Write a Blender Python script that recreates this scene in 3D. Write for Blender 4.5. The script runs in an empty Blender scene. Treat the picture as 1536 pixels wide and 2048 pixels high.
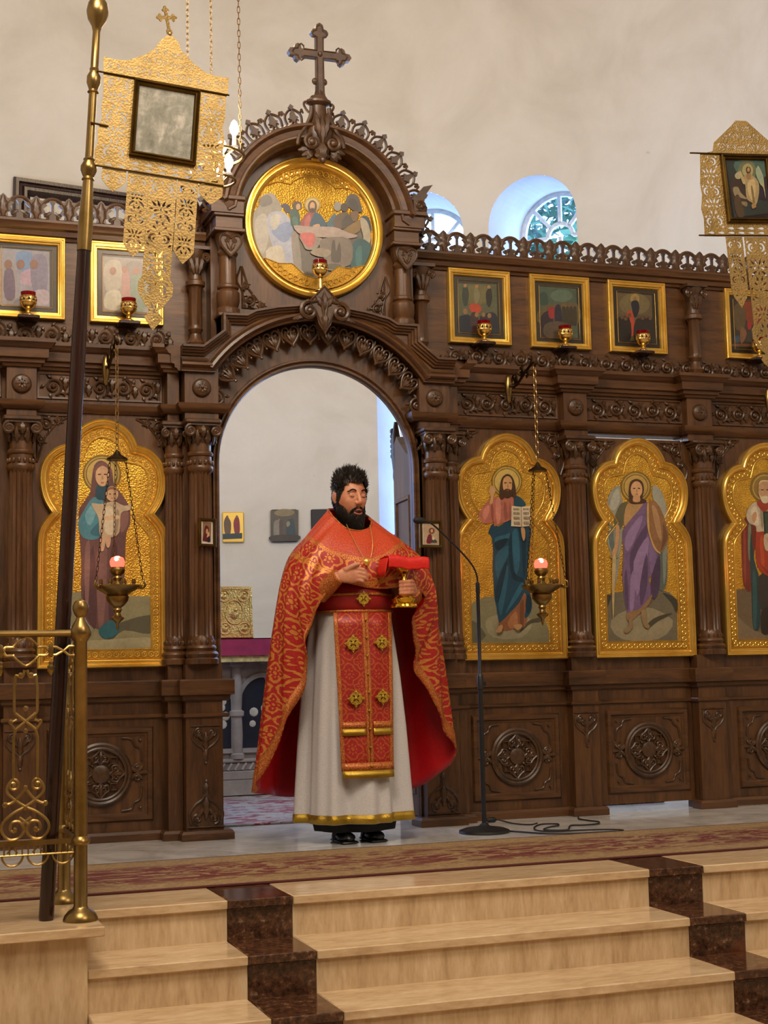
import bpy, bmesh, math, random
import numpy as np
from mathutils import Vector, Matrix
from mathutils.geometry import tessellate_polygon
random.seed(7)
PI = math.pi
scene = bpy.context.scene
COL = scene.collection
# ------------------------------------------------------------------ camera
def make_camera():
    cd = bpy.data.cameras.new('camera'); co = bpy.data.objects.new('camera', cd); COL.objects.link(co)
    yaw, pitch, roll = (math.radians(v) for v in (19.4763, 6.06, -1.2208))
    fw = Vector((math.sin(yaw)*math.cos(pitch), math.cos(yaw)*math.cos(pitch), math.sin(pitch)))
    rt = Vector((math.cos(yaw), -math.sin(yaw), 0)); up = rt.cross(fw)
    r2 = rt*math.cos(roll)+up*math.sin(roll); u2 = -rt*math.sin(roll)+up*math.cos(roll)
    m = Matrix((r2, u2, -fw)).transposed().to_4x4(); m.translation = (-2.298, -7.6555, .8378)
    co.matrix_world = m
    cd.sensor_fit = 'VERTICAL'; cd.sensor_height = 24; cd.lens = 2958.95*24/2048; cd.clip_end = 200
    scene.camera = co
make_camera()
# ------------------------------------------------------------------ world, lights, exposure
vs = scene.view_settings
vs.view_transform = 'Standard'; vs.look = 'None'; vs.gamma = 1; vs.use_curve_mapping = False
vs.exposure = 0.06
wd = bpy.data.worlds.new('sky'); scene.world = wd; wd.use_nodes = True
bg = wd.node_tree.nodes['Background']; bg.inputs[0].default_value = (.28, .48, 1, 1); bg.inputs[1].default_value = 13.0
def lamp(name, kind, loc, energy, color, size=.3, target=None, portal=False, sy=None):
    ld = bpy.data.lights.new(name, kind); ld.energy = energy; ld.color = color
    if kind == 'AREA':
        ld.shape = 'RECTANGLE' if sy else 'DISK'; ld.size = size
        if sy: ld.size_y = sy
        if portal: ld.cycles.is_portal = True
    elif kind == 'POINT': ld.shadow_soft_size = size
    o = bpy.data.objects.new(name, ld); COL.objects.link(o); o.location = loc
    if target is not None: o.rotation_euler = (Vector(target)-Vector(loc)).to_track_quat('-Z', 'Y').to_euler()
    return o
WARM = (1, .85, .68)
lamp('nave_chandelier_light', 'AREA', (-2.2, -5.2, 6.4), 350, WARM, 2.2, (0, -1.0, 1.5))
lamp('nave_front_light', 'AREA', (1.8, -8.5, 6.2), 200, WARM, 2.4, (0.5, 0, 1.8))
for sx in (-1, 1): lamp('sanctuary_fill', 'POINT', (sx*1.5, .9, 2.45), 66, (.64, .82, 1), .25)  # unseen cool fill lights added to whiten the sanctuary wall
lamp('upper_wall_fill', 'POINT', (0.1, 1.8, 5.6), 76, (1, .77, .50), .35)  # added warm fill to brighten the upper wall, no fixture there
# ------------------------------------------------------------------ mesh helpers
class MB:
    def __init__(s): s.v = []; s.f = []; s.m = []; s.uv = None; s.col = None
    def add(s, vs, fs, mi=0):
        o = len(s.v); s.v.extend(vs); s.f.extend([tuple(i+o for i in f) for f in fs]); s.m.extend([mi]*len(fs)); return s
    def box(s, x0, x1, y0, y1, z0, z1, mi=0, b=0):
        if b:
            P = [(x0+b, y0), (x1-b, y0), (x1, y0+b), (x1, y1-b), (x1-b, y1), (x0+b, y1), (x0, y1-b), (x0, y0+b)]
            c = ((x0+x1)/2, (y0+y1)/2); n = 8
            def ring(z, k): return [(x+(b if x < c[0] else -b)*k, y+(b if y < c[1] else -b)*k, z) for x, y in P]
            vs = ring(z0, 1)+ring(z0+b, 0)+ring(z1-b, 0)+ring(z1, 1)
            fs = [(r*n+i, r*n+(i+1) % n, r*n+n+(i+1) % n, r*n+n+i) for r in range(3) for i in range(n)]
            fs += [tuple(range(n))[::-1], tuple(range(3*n, 4*n))]
            return s.add(vs, fs, mi)
        vs = [(x0, y0, z0), (x1, y0, z0), (x1, y1, z0), (x0, y1, z0), (x0, y0, z1), (x1, y0, z1), (x1, y1, z1), (x0, y1, z1)]
        return s.add(vs, [(0, 3, 2, 1), (4, 5, 6, 7), (0, 1, 5, 4), (1, 2, 6, 5), (2, 3, 7, 6), (3, 0, 4, 7)], mi)
    def sweep(s, path, prof, plane='xz', base=0., closed=False, mi=0, cap=True, pclosed=False):
        n = len(path); P = [Vector((p[0], p[1])) for p in path]; k = len(prof); vs = []
        def nrm(a, b):
            d = (b-a); d = d.normalized() if d.length > 1e-9 else Vector((1, 0)); return Vector((d.y, -d.x))
        for i in range(n):
            n1 = nrm(P[i-1], P[i]) if (closed or i > 0) else None
            n2 = nrm(P[i], P[(i+1) % n]) if (closed or i < n-1) else None
            n1 = n1 or n2; n2 = n2 or n1
            mm = n1+n2; l = mm.length
            mt = mm/l if l > 1e-6 else n1
            sc = 1/max(.35, mt.dot(n1))
            for a, b in prof:
                q = P[i]+mt*(a*sc)
                vs.append((q.x, base-b, q.y) if plane == 'xz' else (q.x, q.y, base+b))
        fs = []; kk = k if pclosed else k-1
        for i in range(n if closed else n-1):
            j = (i+1) % n
            for a in range(kk):
                b = (a+1) % k
                fs.append((i*k+a, j*k+a, j*k+b, i*k+b))
        if cap and not closed: fs += [tuple(range(k)), tuple(range((n-1)*k, n*k))[::-1]]
        return s.add(vs, fs, mi)
    def lathe(s, prof, c=(0, 0, 0), seg=24, mi=0, flute=0, fd=0., fr=None, sx=1, sy=1):
        vs = []
        for r, z in prof:
            for i in range(seg):
                t = 2*PI*i/seg; rr = r
                if flute and fr and fr[0] <= z <= fr[1]: rr = r*(1-fd*abs(math.sin(flute*t/2))**.7)
                vs.append((c[0]+rr*math.cos(t)*sx, c[1]+rr*math.sin(t)*sy, c[2]+z))
        fs = [(r*seg+i, r*seg+(i+1) % seg, (r+1)*seg+(i+1) % seg, (r+1)*seg+i) for r in range(len(prof)-1) for i in range(seg)]
        fs += [tuple(range(seg))[::-1], tuple(range((len(prof)-1)*seg, len(prof)*seg))]
        return s.add(vs, fs, mi)
    def tube(s, pts, rad, seg=6, mi=0, closed=False, flat=None):
        P = [Vector(p) for p in pts]; n = len(P)
        R = rad if isinstance(rad, (list, tuple)) else [rad]*n
        vs = []; N = None
        for i in range(n):
            a = P[i-1] if (closed or i > 0) else P[i]; b = P[(i+1) % n] if (closed or i < n-1) else P[i]
            t = b-a
            if t.length < 1e-9: t = Vector((0, 0, 1))
            t.normalize()
            if N is None:
                N = Vector((0, -1, 0)) if abs(t.y) < .9 else Vector((1, 0, 0))
            N = N-t*N.dot(t)
            if N.length < 1e-6: N = t.orthogonal()
            N.normalize(); B = t.cross(N)
            for j in range(seg):
                w = 2*PI*j/seg
                vs.append(tuple(P[i]+N*(R[i]*math.cos(w)*(flat or 1))+B*(R[i]*math.sin(w))))
        fs = [(i*seg+j, ((i+1) % n)*seg+j, ((i+1) % n)*seg+(j+1) % seg, i*seg+(j+1) % seg) for i in range(n if closed else n-1) for j in range(seg)]
        if not closed: fs += [tuple(range(seg))[::-1], tuple(range((n-1)*seg, n*seg))]
        return s.add(vs, fs, mi)
    def plate(s, outer, holes=(), y0=0., y1=.01, mi=0, back=True):
        loops = [list(outer)]+[list(h) for h in holes]
        tr = tessellate_polygon([[Vector((p[0], p[1], 0)) for p in l] for l in loops])
        flat = [p for l in loops for p in l]; n = len(flat)
        vs = [(p[0], y0, p[1]) for p in flat]+[(p[0], y1, p[1]) for p in flat]
        fs = []
        for t in tr:
            a, b, c = (flat[i] for i in t)
            cr = (b[0]-a[0])*(c[1]-a[1])-(b[1]-a[1])*(c[0]-a[0])
            t = tuple(t) if cr > 0 else tuple(t)[::-1]
            fs.append(t)
            if back: fs.append(tuple(i+n for i in t)[::-1])
        o = 0
        for l in loops:
            k = len(l)
            ar = sum(l[i][0]*l[(i+1) % k][1]-l[(i+1) % k][0]*l[i][1] for i in range(k))
            first = (l is loops[0])
            for i in range(k):
                j = (i+1) % k; q = (o+i, o+i+n, o+j+n, o+j)
                fs.append(q if (ar > 0) == first else q[::-1])
            o += k
        return s.add(vs, fs, mi)
    def ball(s, c, r, seg=10, rings=6, mi=0, sx=1, sy=1, sz=1):
        vs = []; 
        for i in range(rings+1):
            a = PI*i/rings
            for j in range(seg):
                t = 2*PI*j/seg
                vs.append((c[0]+r*sx*math.sin(a)*math.cos(t), c[1]+r*sy*math.sin(a)*math.sin(t), c[2]-r*sz*math.cos(a)))
        fs = [(i*seg+j, i*seg+(j+1) % seg, (i+1)*seg+(j+1) % seg, (i+1)*seg+j) for i in range(rings) for j in range(seg)]
        return s.add(vs, fs, mi)
    def leaf(s, x, z, ang, ln, wd, y, h, mi=0, lobes=3):
        """domed carved leaf lying on an xz surface, bulging to -Y"""
        ca, sa = math.cos(ang), math.sin(ang); U = 7*lobes//2+3
        vs = []; nv = 5
        for i in range(U+1):
            u = i/U
            w = wd*.5*(math.sin(PI*min(1, u*.93+.05))**.7)*(1-.33*abs(math.sin(lobes*PI*u))**1.5 if 0 < i < U else .3)
            for j in range(nv):
                v = j/(nv-1)*2-1
                hh = h*math.sin(PI*(.12+.85*u)) * (1-v*v)*(.75+.25*abs(v)*2)
                lx, lz = ln*u, w*v
                vs.append((x+lx*ca-lz*sa, y-hh, z+lx*sa+lz*ca))
        fs = [(i*nv+j, (i+1)*nv+j, (i+1)*nv+j+1, i*nv+j+1) for i in range(U) for j in range(nv-1)]
        return s.add(vs, fs, mi)
    def xform(s, M, start=0):
        for i in range(start, len(s.v)): s.v[i] = tuple(M @ Vector(s.v[i]))
        return s
    def mirrored(s):
        o = MB(); o.v = [(-x, y, z) for x, y, z in s.v]; o.f = [f[::-1] for f in s.f]; o.m = list(s.m); return o
    def mesh(s, name, mats, smooth=35):
        me = bpy.data.meshes.new(name); me.from_pydata(s.v, [], s.f); me.validate()
        for m in (mats if isinstance(mats, (list, tuple)) else [mats]): me.materials.append(m)
        if any(s.m) and len(me.polygons) == len(s.m): me.polygons.foreach_set('material_index', s.m)
        if smooth:
            me.polygons.foreach_set('use_smooth', [True]*len(me.polygons)); me.set_sharp_from_angle(angle=math.radians(smooth))
        return me
    def build(s, name, mats, parent=None, loc=(0, 0, 0), smooth=35):
        return link(name, s.mesh(name, mats, smooth), parent, loc)
def link(name, me, parent=None, loc=(0, 0, 0), rot=None):
    o = bpy.data.objects.new(name, me); COL.objects.link(o); o.location = loc
    if rot: o.rotation_euler = rot
    if parent: o.parent = parent
    return o
def tag(o, label=None, cat=None, group=None, kind=None):
    if label: o['label'] = label
    if cat: o['category'] = cat
    if group: o['group'] = group
    if kind: o['kind'] = kind
    return o
def thing(name, label, cat, loc=(0, 0, 0), rz=0, group=None):
    o = bpy.data.objects.new(name, None); COL.objects.link(o); o.location = loc; o.rotation_euler = (0, 0, rz)
    o.empty_display_size = .1
    return tag(o, label, cat, group)
def struct(name, loc=(0, 0, 0)):
    o = bpy.data.objects.new(name, None); COL.objects.link(o); o.location = loc; o['kind'] = 'structure'; return o
def dup(o, parent=None, loc=None, rz=None, label=None):
    c = o.copy(); COL.objects.link(c)
    if parent is not None: c.parent = parent
    if loc is not None: c.location = loc
    if rz is not None: c.rotation_euler = (0, 0, rz)
    if label: c['label'] = label
    for ch in [x for x in o.children]: dup(ch, c)
    return c
def arc(cx, cz, r, a0, a1, n=24):
    return [(cx+r*math.cos(math.radians(a0+(a1-a0)*i/n)), cz+r*math.sin(math.radians(a0+(a1-a0)*i/n))) for i in range(n+1)]
def smooth2(pts, n=4, closed=True):
    k = len(pts); out = []
    rng = range(k) if closed else range(k-1)
    for i in rng:
        g = (lambda j: pts[j % k]) if closed else (lambda j: pts[max(0, min(k-1, j))])
        p0, p1, p2, p3 = g(i-1), g(i), g(i+1), g(i+2)
        for q in range(n):
            t = q/n
            out.append(tuple(.5*((2*p1[d])+(-p0[d]+p2[d])*t+(2*p0[d]-5*p1[d]+4*p2[d]-p3[d])*t*t+(-p0[d]+3*p1[d]-3*p2[d]+p3[d])*t**3) for d in range(len(p1))))
    if not closed: out.append(tuple(pts[-1]))
    return out
def spiral(cx, cz, r0, r1, a0, turns, n=26):
    return [(cx+(r0+(r1-r0)*(i/n)**.8)*math.cos(a0+turns*2*PI*i/n), cz+(r0+(r1-r0)*(i/n)**.8)*math.sin(a0+turns*2*PI*i/n)) for i in range(n+1)]
def up3(pts, y): return [(p[0], y, p[1]) for p in pts]
def circle(cx, cz, r, n=20): return [(cx+r*math.cos(2*PI*i/n), cz+r*math.sin(2*PI*i/n)) for i in range(n)]
# ------------------------------------------------------------------ materials
def srgb(h):
    c = [int(h[i:i+2], 16)/255 for i in (0, 2, 4)]
    return tuple(x/12.92 if x <= .04045 else ((x+.055)/1.055)**2.4 for x in c)
MATS = {}
class NT:
    def __init__(s, name):
        s.mat = bpy.data.materials.new(name); s.mat.use_nodes = True; s.t = s.mat.node_tree
        s.b = s.t.nodes['Principled BSDF']; MATS[name] = s.mat
    def n(s, kind, **kw):
        nd = s.t.nodes.new('ShaderNode'+kind)
        for k, v in kw.items():
            if hasattr(nd, k) and not k[0].isupper(): setattr(nd, k, v)
            else: nd.inputs[k.replace('_', ' ')].default_value = v
        return nd
    def l(s, a, b): s.t.links.new(a, b)
    def val(s, x, nd, i):
        if isinstance(x, (int, float)): nd.inputs[i].default_value = x
        else: s.l(x, nd.inputs[i])
    def math(s, op, a, b=None, c=None):
        nd = s.t.nodes.new('ShaderNodeMath'); nd.operation = op; s.val(a, nd, 0)
        if b is not None: s.val(b, nd, 1)
        if c is not None: s.val(c, nd, 2)
        return nd.outputs[0]
    def coord(s, kind='Object', scale=(1, 1, 1), rot=(0, 0, 0)):
        tc = s.n('TexCoord'); mp = s.n('Mapping'); s.l(tc.outputs[kind], mp.inputs[0])
        mp.inputs['Scale'].default_value = scale; mp.inputs['Rotation'].default_value = rot; return mp.outputs[0]
    def noise(s, vec, scale, detail=4, rough=.55, dist=0):
        nd = s.n('TexNoise'); s.l(vec, nd.inputs['Vector']); nd.inputs['Scale'].default_value = scale
        nd.inputs['Detail'].default_value = detail; nd.inputs['Roughness'].default_value = rough; nd.inputs['Distortion'].default_value = dist
        return nd.outputs['Fac']
    def ramp(s, fac, stops):
        nd = s.n('ValToRGB'); s.l(fac, nd.inputs[0]); cr = nd.color_ramp
        while len(cr.elements) < len(stops): cr.elements.new(.5)
        for e, (p, c) in zip(cr.elements, stops): e.position = p; e.color = (*c, 1) if len(c) == 3 else c
        return nd.outputs[0]
    def mix(s, fac, a, b, mode='MIX'):
        nd = s.t.nodes.new('ShaderNodeMix'); nd.data_type = 'RGBA'; nd.blend_type = mode
        for x, i in ((fac, 0), (a, 6), (b, 7)):
            if isinstance(x, (int, float)): nd.inputs[i].default_value = x
            elif isinstance(x, tuple): nd.inputs[i].default_value = (*x, 1)
            else: s.l(x, nd.inputs[i])
        return nd.outputs[2]
    def bump(s, h, strength=.3, dist=.01):
        nd = s.n('Bump'); nd.inputs['Strength'].default_value = strength; nd.inputs['Distance'].default_value = dist
        s.l(h, nd.inputs['Height']); s.l(nd.outputs[0], s.b.inputs['Normal']); return nd
    def set(s, col=None, rough=.5, metal=0., **kw):
        if col is not None:
            if isinstance(col, tuple): s.b.inputs['Base Color'].default_value = (*col, 1)
            else: s.l(col, s.b.inputs['Base Color'])
        s.val(rough, s.b, 'Roughness') if not isinstance(rough, (int, float)) else s.b.inputs['Roughness'].__setattr__('default_value', rough)
        s.b.inputs['Metallic'].default_value = metal
        for k, v in kw.items(): s.b.inputs[k.replace('_', ' ')].default_value = v
        return s.mat
def wood(name, sc, c0, c1, c2, rough=.36):
    t = NT(name); v = t.coord('Object', sc)
    a = t.noise(v, 3.2, 6, .62, .8); b = t.noise(v, 22, 3, .6)
    f = t.math('ADD', t.math('MULTIPLY', a, .75), t.math('MULTIPLY', b, .3))
    col = t.ramp(f, [(.32, c0), (.5, c1), (.72, c2)])
    t.set(col, rough); t.bump(f, .25, .004); return t.mat
WC = (srgb('2b190b'), srgb('4b2f18'), srgb('644222'))
wood('wood_v', (6, 6, .7), *WC); wood('wood_h', (.7, 6, 6), *WC)
wood('wood_carved', (5, 5, 5), srgb('24150a'), srgb('402915'), srgb('593c21'), .38)
wood('wood_dark', (6, 6, .8), srgb('1d100c'), srgb('2a1712'), srgb('3a221a'), .25)
wood('wood_oak', (1.4, 7, 7), srgb('5f4a39'), srgb('7d6450'), srgb('8f7760'), .5)
wood('pole_wood', (8, 8, .6), srgb('160a08'), srgb('23110c'), srgb('3a1c12'), .22)
def metal(name, c, rough, bump=0, bs=60, c2=None, mt=1.0):
    t = NT(name); col = c
    if c2:
        v = t.coord('Object'); f = t.noise(v, 9, 5, .6); col = t.ramp(f, [(.35, c), (.7, c2)])
    t.set(col, rough, mt)
    if bump:
        v = t.coord('Object'); vo = t.n('TexVoronoi'); t.l(v, vo.inputs['Vector']); vo.inputs['Scale'].default_value = bs
        t.bump(vo.outputs[0], bump, .004)
    return t.mat
metal('gold_frame', srgb('e8c266'), .28, c2=srgb('d6aa48'), mt=.85)
metal('gold_leaf', srgb('d2a63e'), .42, .7, 110, srgb('a87c28'), mt=.7)
metal('gold_border', srgb('c09436'), .42, .3, 170, srgb('946c24'), mt=.7)
metal('gold_line', srgb('e8c060'), .3, mt=.8)
metal('brass', srgb('9a8050'), .33, c2=srgb('7d6536'))
metal('brass_dark', srgb('6a5328'), .36, c2=srgb('4a3a1c'))
metal('brass_bright', srgb('e4c67c'), .24)
metal('bronze', srgb('4a3a28'), .4)
metal('pierced_brass', srgb('b09460'), .5, .25, 130, srgb('927a4c'))
metal('chain_metal', srgb('a88a5a'), .35)
metal('silver_grey', srgb('8a8578'), .3)
def plaster(name, c0, c1, c2):
    t = NT(name); v = t.coord('Object')
    a = t.noise(v, 1.1, 6, .6, .5); b = t.noise(v, 14, 5, .6)
    col = t.ramp(a, [(.3, c0), (.5, c1), (.7, c2)])
    m = t.noise(v, 5.2, 5, .7, 1.5); spot = t.ramp(m, [(.69, (0, 0, 0)), (.76, (1, 1, 1))])
    col = t.mix(t.math('MULTIPLY', spot, .35), col, srgb('8a7a66'))
    t.set(col, .85); t.bump(t.math('ADD', a, t.math('MULTIPLY', b, .35)), .25, .02); return t.mat
plaster('plaster', srgb('c6bfb4'), srgb('d2ccc3'), srgb('dad5ce'))
def marble():
    t = NT('marble'); v = t.coord('Object', (1, 1, 1))
    a = t.noise(v, 2.5, 8, .65, 1.6); col = t.ramp(a, [(.3, srgb('a5a29e')), (.5, srgb('c2bfbb')), (.7, srgb('d6d4d1'))])
    t.set(col, .1); return t.mat
marble()
def travertine(name, axis):
    t = NT(name); v = t.coord('Object', axis)
    a = t.noise(v, 4, 7, .65, .6); b = t.noise(v, 18, 4, .6)
    f = t.math('ADD', t.math('MULTIPLY', a, .7), t.math('MULTIPLY', b, .35))
    col = t.ramp(f, [(.3, srgb('a28262')), (.5, srgb('c2a680')), (.66, srgb('d4bb98')), (.8, srgb('ead9bd'))])
    t.set(col, .16 if 'tread' in name else .3); t.bump(f, .06, .003); return t.mat
travertine('travertine_riser', (4, 4, .8)); travertine('travertine_tread', (1, 3, 3))
def granite():
    t = NT('granite'); v = t.coord('Object'); vo = t.n('TexVoronoi'); t.l(v, vo.inputs['Vector']); vo.inputs['Scale'].default_value = 60
    a = t.noise(v, 45, 6, .7); b = t.noise(v, 9, 3, .5)
    col = t.ramp(a, [(.3, srgb('1a100c')), (.46, srgb('40281b')), (.6, srgb('5e3d28')), (.74, srgb('9a8a76'))])
    col = t.mix(t.ramp(b, [(.6, (0, 0, 0)), (.72, (.6, .6, .6))]), col, srgb('6a3820'))
    col = t.mix(t.ramp(vo.outputs[0], [(.0, (.55, .55, .55)), (.3, (0, 0, 0))]), col, srgb('150c0a'))
    t.set(col, .12); return t.mat
granite()
def plain(name, h, rough=.5, var=0.12, sc=20, **kw):
    t = NT(name); c = srgb(h)
    if var:
        v = t.coord('Object'); f = t.noise(v, sc, 4, .6)
        col = t.ramp(f, [(.3, tuple(x*(1-var*2) for x in c)), (.7, tuple(min(1, x*(1+var)) for x in c))])
    else: col = c
    return t.set(col, rough, **kw)
plain('black_metal', '121214', .45); plain('black_cloth', '0b0a0c', .9); plain('black_rubber', '0e0e10', .6); plain('shoe', '0a0a0b', .35)
plain('white_paint', 'd8d6d2', .4); plain('frame_dark', '1e1410', .3); plain('pale_canvas', 'c9c2b4', .6)
plain('foliage', '4a7a52', .7, .3, 3); plain('bark', '4a3c30', .9)
def paint_mat():
    t = NT('paint'); at = t.n('VertexColor'); at.layer_name = 'Col'
    v = t.coord('Object'); f = t.noise(v, 60, 4, .65); g = t.noise(v, 14, 3, .5)
    k = t.math('ADD', t.math('MULTIPLY', f, .5), t.math('MULTIPLY', g, .45))
    sh = t.ramp(k, [(.25, (.62, .62, .62)), (.75, (1.12, 1.12, 1.12))])
    t.set(t.mix(1.0, at.outputs[0], sh, 'MULTIPLY'), .33); return t.mat
paint_mat()
def emit(name, c, s):
    t = NT(name); t.set(c, .4); t.b.inputs['Emission Color'].default_value = (*c, 1); t.b.inputs['Emission Strength'].default_value = s
emit('bulb', (1, .82, .58), 60); emit('flame', (1, .6, .35), 9)
def glass(name, c, rough=.08, trans=.5):
    t = NT(name); out = t.t.nodes['Material Output']; tr = t.n('BsdfTransparent'); tr.inputs[0].default_value = (*c, 1)
    gl = t.n('BsdfGlossy'); gl.inputs['Roughness'].default_value = rough; mx = t.n('MixShader'); mx.inputs[0].default_value = trans
    t.l(tr.outputs[0], mx.inputs[1]); t.l(gl.outputs[0], mx.inputs[2]); t.l(mx.outputs[0], out.inputs[0])
glass('window_glass', (.93, .97, 1), .05, .04)
t_ = NT('red_glass'); t_.set(srgb('7a0a10'), .08, 0, Transmission_Weight=.35, IOR=1.3)
t_ = NT('red_glow'); t_.set(srgb('c02018'), .2); t_.b.inputs['Emission Color'].default_value = (1, .12, .07, 1); t_.b.inputs['Emission Strength'].default_value = 2.2
def carpet(name, base, c2, c3, sx):
    t = NT(name); v = t.coord('Object', (sx, 1, 1)); f = t.noise(v, 30, 5, .7); g = t.noise(v, 7, 4, .6, 2.5)
    col = t.ramp(f, [(.3, tuple(x*.7 for x in base)), (.7, base)])
    col = t.mix(t.ramp(g, [(.50, (0, 0, 0)), (.56, (1, 1, 1))]), col, c2)
    col = t.mix(t.ramp(t.noise(v, 13, 4, .6, 3), [(.58, (0, 0, 0)), (.63, (.8, .8, .8))]), col, c3)
    t.set(col, .95); t.bump(f, .5, .004)
carpet('rug', srgb('8f8a86'), srgb('6d2030'), srgb('2a2a30'), .5)
M = MATS
# ================================================================== SETTING
RS, TS, YS, NOS = .1488, .3036, -2.1874, .0174
def runner_mat():
    t = NT('runner'); tc = t.n('TexCoord'); sp = t.n('SeparateXYZ'); t.l(tc.outputs['Object'], sp.inputs[0])
    v = t.coord('Object', (.5, 1.25, 1), (0, 0, .2)); f = t.noise(t.coord('Object'), 55, 5, .7)
    base = t.ramp(f, [(.3, srgb('69523a')), (.55, srgb('8d734c')), (.75, srgb('a0875c'))])
    g = t.noise(v, 7.5, 5, .62, 2.6); flo = t.ramp(g, [(.46, (0, 0, 0)), (.52, (1, 1, 1))])
    y = sp.outputs[1]
    band = t.math('MULTIPLY', t.math('GREATER_THAN', y, -.30), t.math('LESS_THAN', y, .27))
    soft = t.math('SUBTRACT', 1.0, t.math('POWER', t.math('ABSOLUTE', t.math('MULTIPLY', t.math('ADD', y, .015), 3.3)), 2))
    col = t.mix(t.math('MULTIPLY', t.math('MULTIPLY', band, flo), t.math('MAXIMUM', t.math('MINIMUM', t.math('ADD', soft, .3), 1), 0)), base, srgb('5c1f1c'))
    col = t.mix(t.math('MULTIPLY', t.math('GREATER_THAN', t.math('ABSOLUTE', t.math('ADD', y, 0.0)), .428), .95), col, srgb('4a1216'))
    t.set(col, .95); t.bump(f, .5, .004)
runner_mat()
# floors
fl = MB().box(-6, 6, -1.81, 6, -.06, 0)
o = fl.build('floor', M['marble'], smooth=0); tag(o, kind='structure')
o = MB().box(-6, 6, -14, -2.2, -.80, -.744).build('floor', M['travertine_tread'], smooth=0); tag(o, kind='structure')
# stairs
st = struct('floor_stairs')
secs = [(-1.565, -1.0075, 0), (-1.0075, -.7578, 1), (-.7578, .7568, 0), (.7568, 1.0084, 1), (1.0084, 1.565, 0)]
for i in range(5):
    y = YS-i*TS; z = -i*RS
    for x0, x1, g in secs:
        e = .001
        back = y+TS+.02 if i else -1.80
        MB().box(x0+e, x1-e, y, back, z-.033, z, b=.0035).build('tread', M['granite' if g else 'travertine_tread'], st)
        MB().box(x0+e, x1-e, y+NOS, y+NOS+.03, z-RS-.004, z-.032).build('riser', M['granite' if g else 'travertine_riser'], st, smooth=0)
for i in range(5): MB().box(-1.56, 1.56, YS-i*TS+.035, -1.83, -.744, -i*RS-.031).build('stair_core', M['granite'], st, smooth=0)  # hidden core added so no light leaks through the slab joints
for sx in (-1, 1):
    xa, xb = sorted((sx*1.515, sx*6))
    MB().box(xa, xb, -2.55, -1.80, -.033, .0008, b=.0035).build('platform_slab', M['travertine_tread'], st)
    xa, xb = sorted((sx*1.566, sx*6))
    MB().box(xa, xb, -2.50, -1.80, -.744, -.0335).build('platform_riser', M['travertine_riser'], st, smooth=0)
# carpet runner
rm = MB().box(-6, 6, -.4467, .4467, 0, .008, b=.002)
tag(rm.build('carpet_runner', M['runner'], loc=(0, -1.3934, .001)), 'long beige carpet runner with red floral band along the top of the steps', 'carpet')
rg = MB().box(-2.3, 2.3, .36, 2.15, 0, .012, b=.003)
tag(rg.build('altar_rug', M['rug'], loc=(0, 0, .001)), 'red and white patterned rug on the floor behind the open doorway', 'rug')
# apse wall with deep arched windows
AC, AR, AD = .7, 4.2, .72
WIN = [32.9, 47.1, -32.9, -47.1]; HALF, WZ0, WZS = .405, 1.35, 4.63
def apse(r, deg, z): a = math.radians(deg); return (r*math.sin(a), AC+r*math.cos(a), z)
def arch_z(s, half, zs): return zs+math.sqrt(max(0, half*half-s*s))
def build_apse():
    mb = MB(); edges = [-90.]; hd = math.degrees(HALF/AR)
    for w in sorted(WIN): edges += [w-hd, w+hd]
    edges.append(90.); inside = False
    def quad(a, b, c, d): mb.add([a, b, c, d], [(0, 1, 2, 3)])
    TOP = 8.
    for e0, e1 in zip(edges[:-1], edges[1:]):
        n = 20 if inside else max(3, int((e1-e0)/3)); mid = (e0+e1)/2
        for i in range(n):
            a, b = e0+(e1-e0)*i/n, e0+(e1-e0)*(i+1)/n
            if not inside: quad(apse(AR, a, 0), apse(AR, b, 0), apse(AR, b, TOP), apse(AR, a, TOP)); continue
            if n == 20:  # cosine spacing keeps the arch round
                a = mid-hd*math.cos(PI*i/n); b = mid-hd*math.cos(PI*(i+1)/n)
            sa, sb = math.radians(a-mid)*AR, math.radians(b-mid)*AR
            za, zb = arch_z(sa, HALF, WZS), arch_z(sb, HALF, WZS)
            quad(apse(AR, a, 0), apse(AR, b, 0), apse(AR, b, WZ0), apse(AR, a, WZ0))
            quad(apse(AR, a, za), apse(AR, b, zb), apse(AR, b, TOP), apse(AR, a, TOP))
        if inside:
            # reveal: outline lofted straight out along the window axis
            c = Vector(apse(AR, mid, 0)); c.z = 0; ax = Vector((math.sin(math.radians(mid)), math.cos(math.radians(mid)), 0)); rt = Vector((ax.y, -ax.x, 0))
            loop = [(-HALF, WZ0)]+[(-HALF*math.cos(PI*k/24), WZS+HALF*math.sin(PI*k/24)) for k in range(25)]+[(HALF, WZ0)]
            inn = []
            for s, z in loop:
                dg = mid+math.degrees(s/AR); inn.append(Vector(apse(AR, dg, z)))
            k = .92; outp = [c+ax*AD+rt*(s*k)+Vector((0, 0, WZS+.075+(z-WZS)*k if z > WZ0 else WZ0+.1)) for s, z in loop]
            for p in range(len(loop)):
                q = (p+1) % len(loop); quad(tuple(inn[p]), tuple(inn[q]), tuple(outp[q]), tuple(outp[p]))
        inside = not inside
    return mb
wb = build_apse().build('wall_back', M['plaster'], smooth=60); tag(wb, kind='structure')
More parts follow.
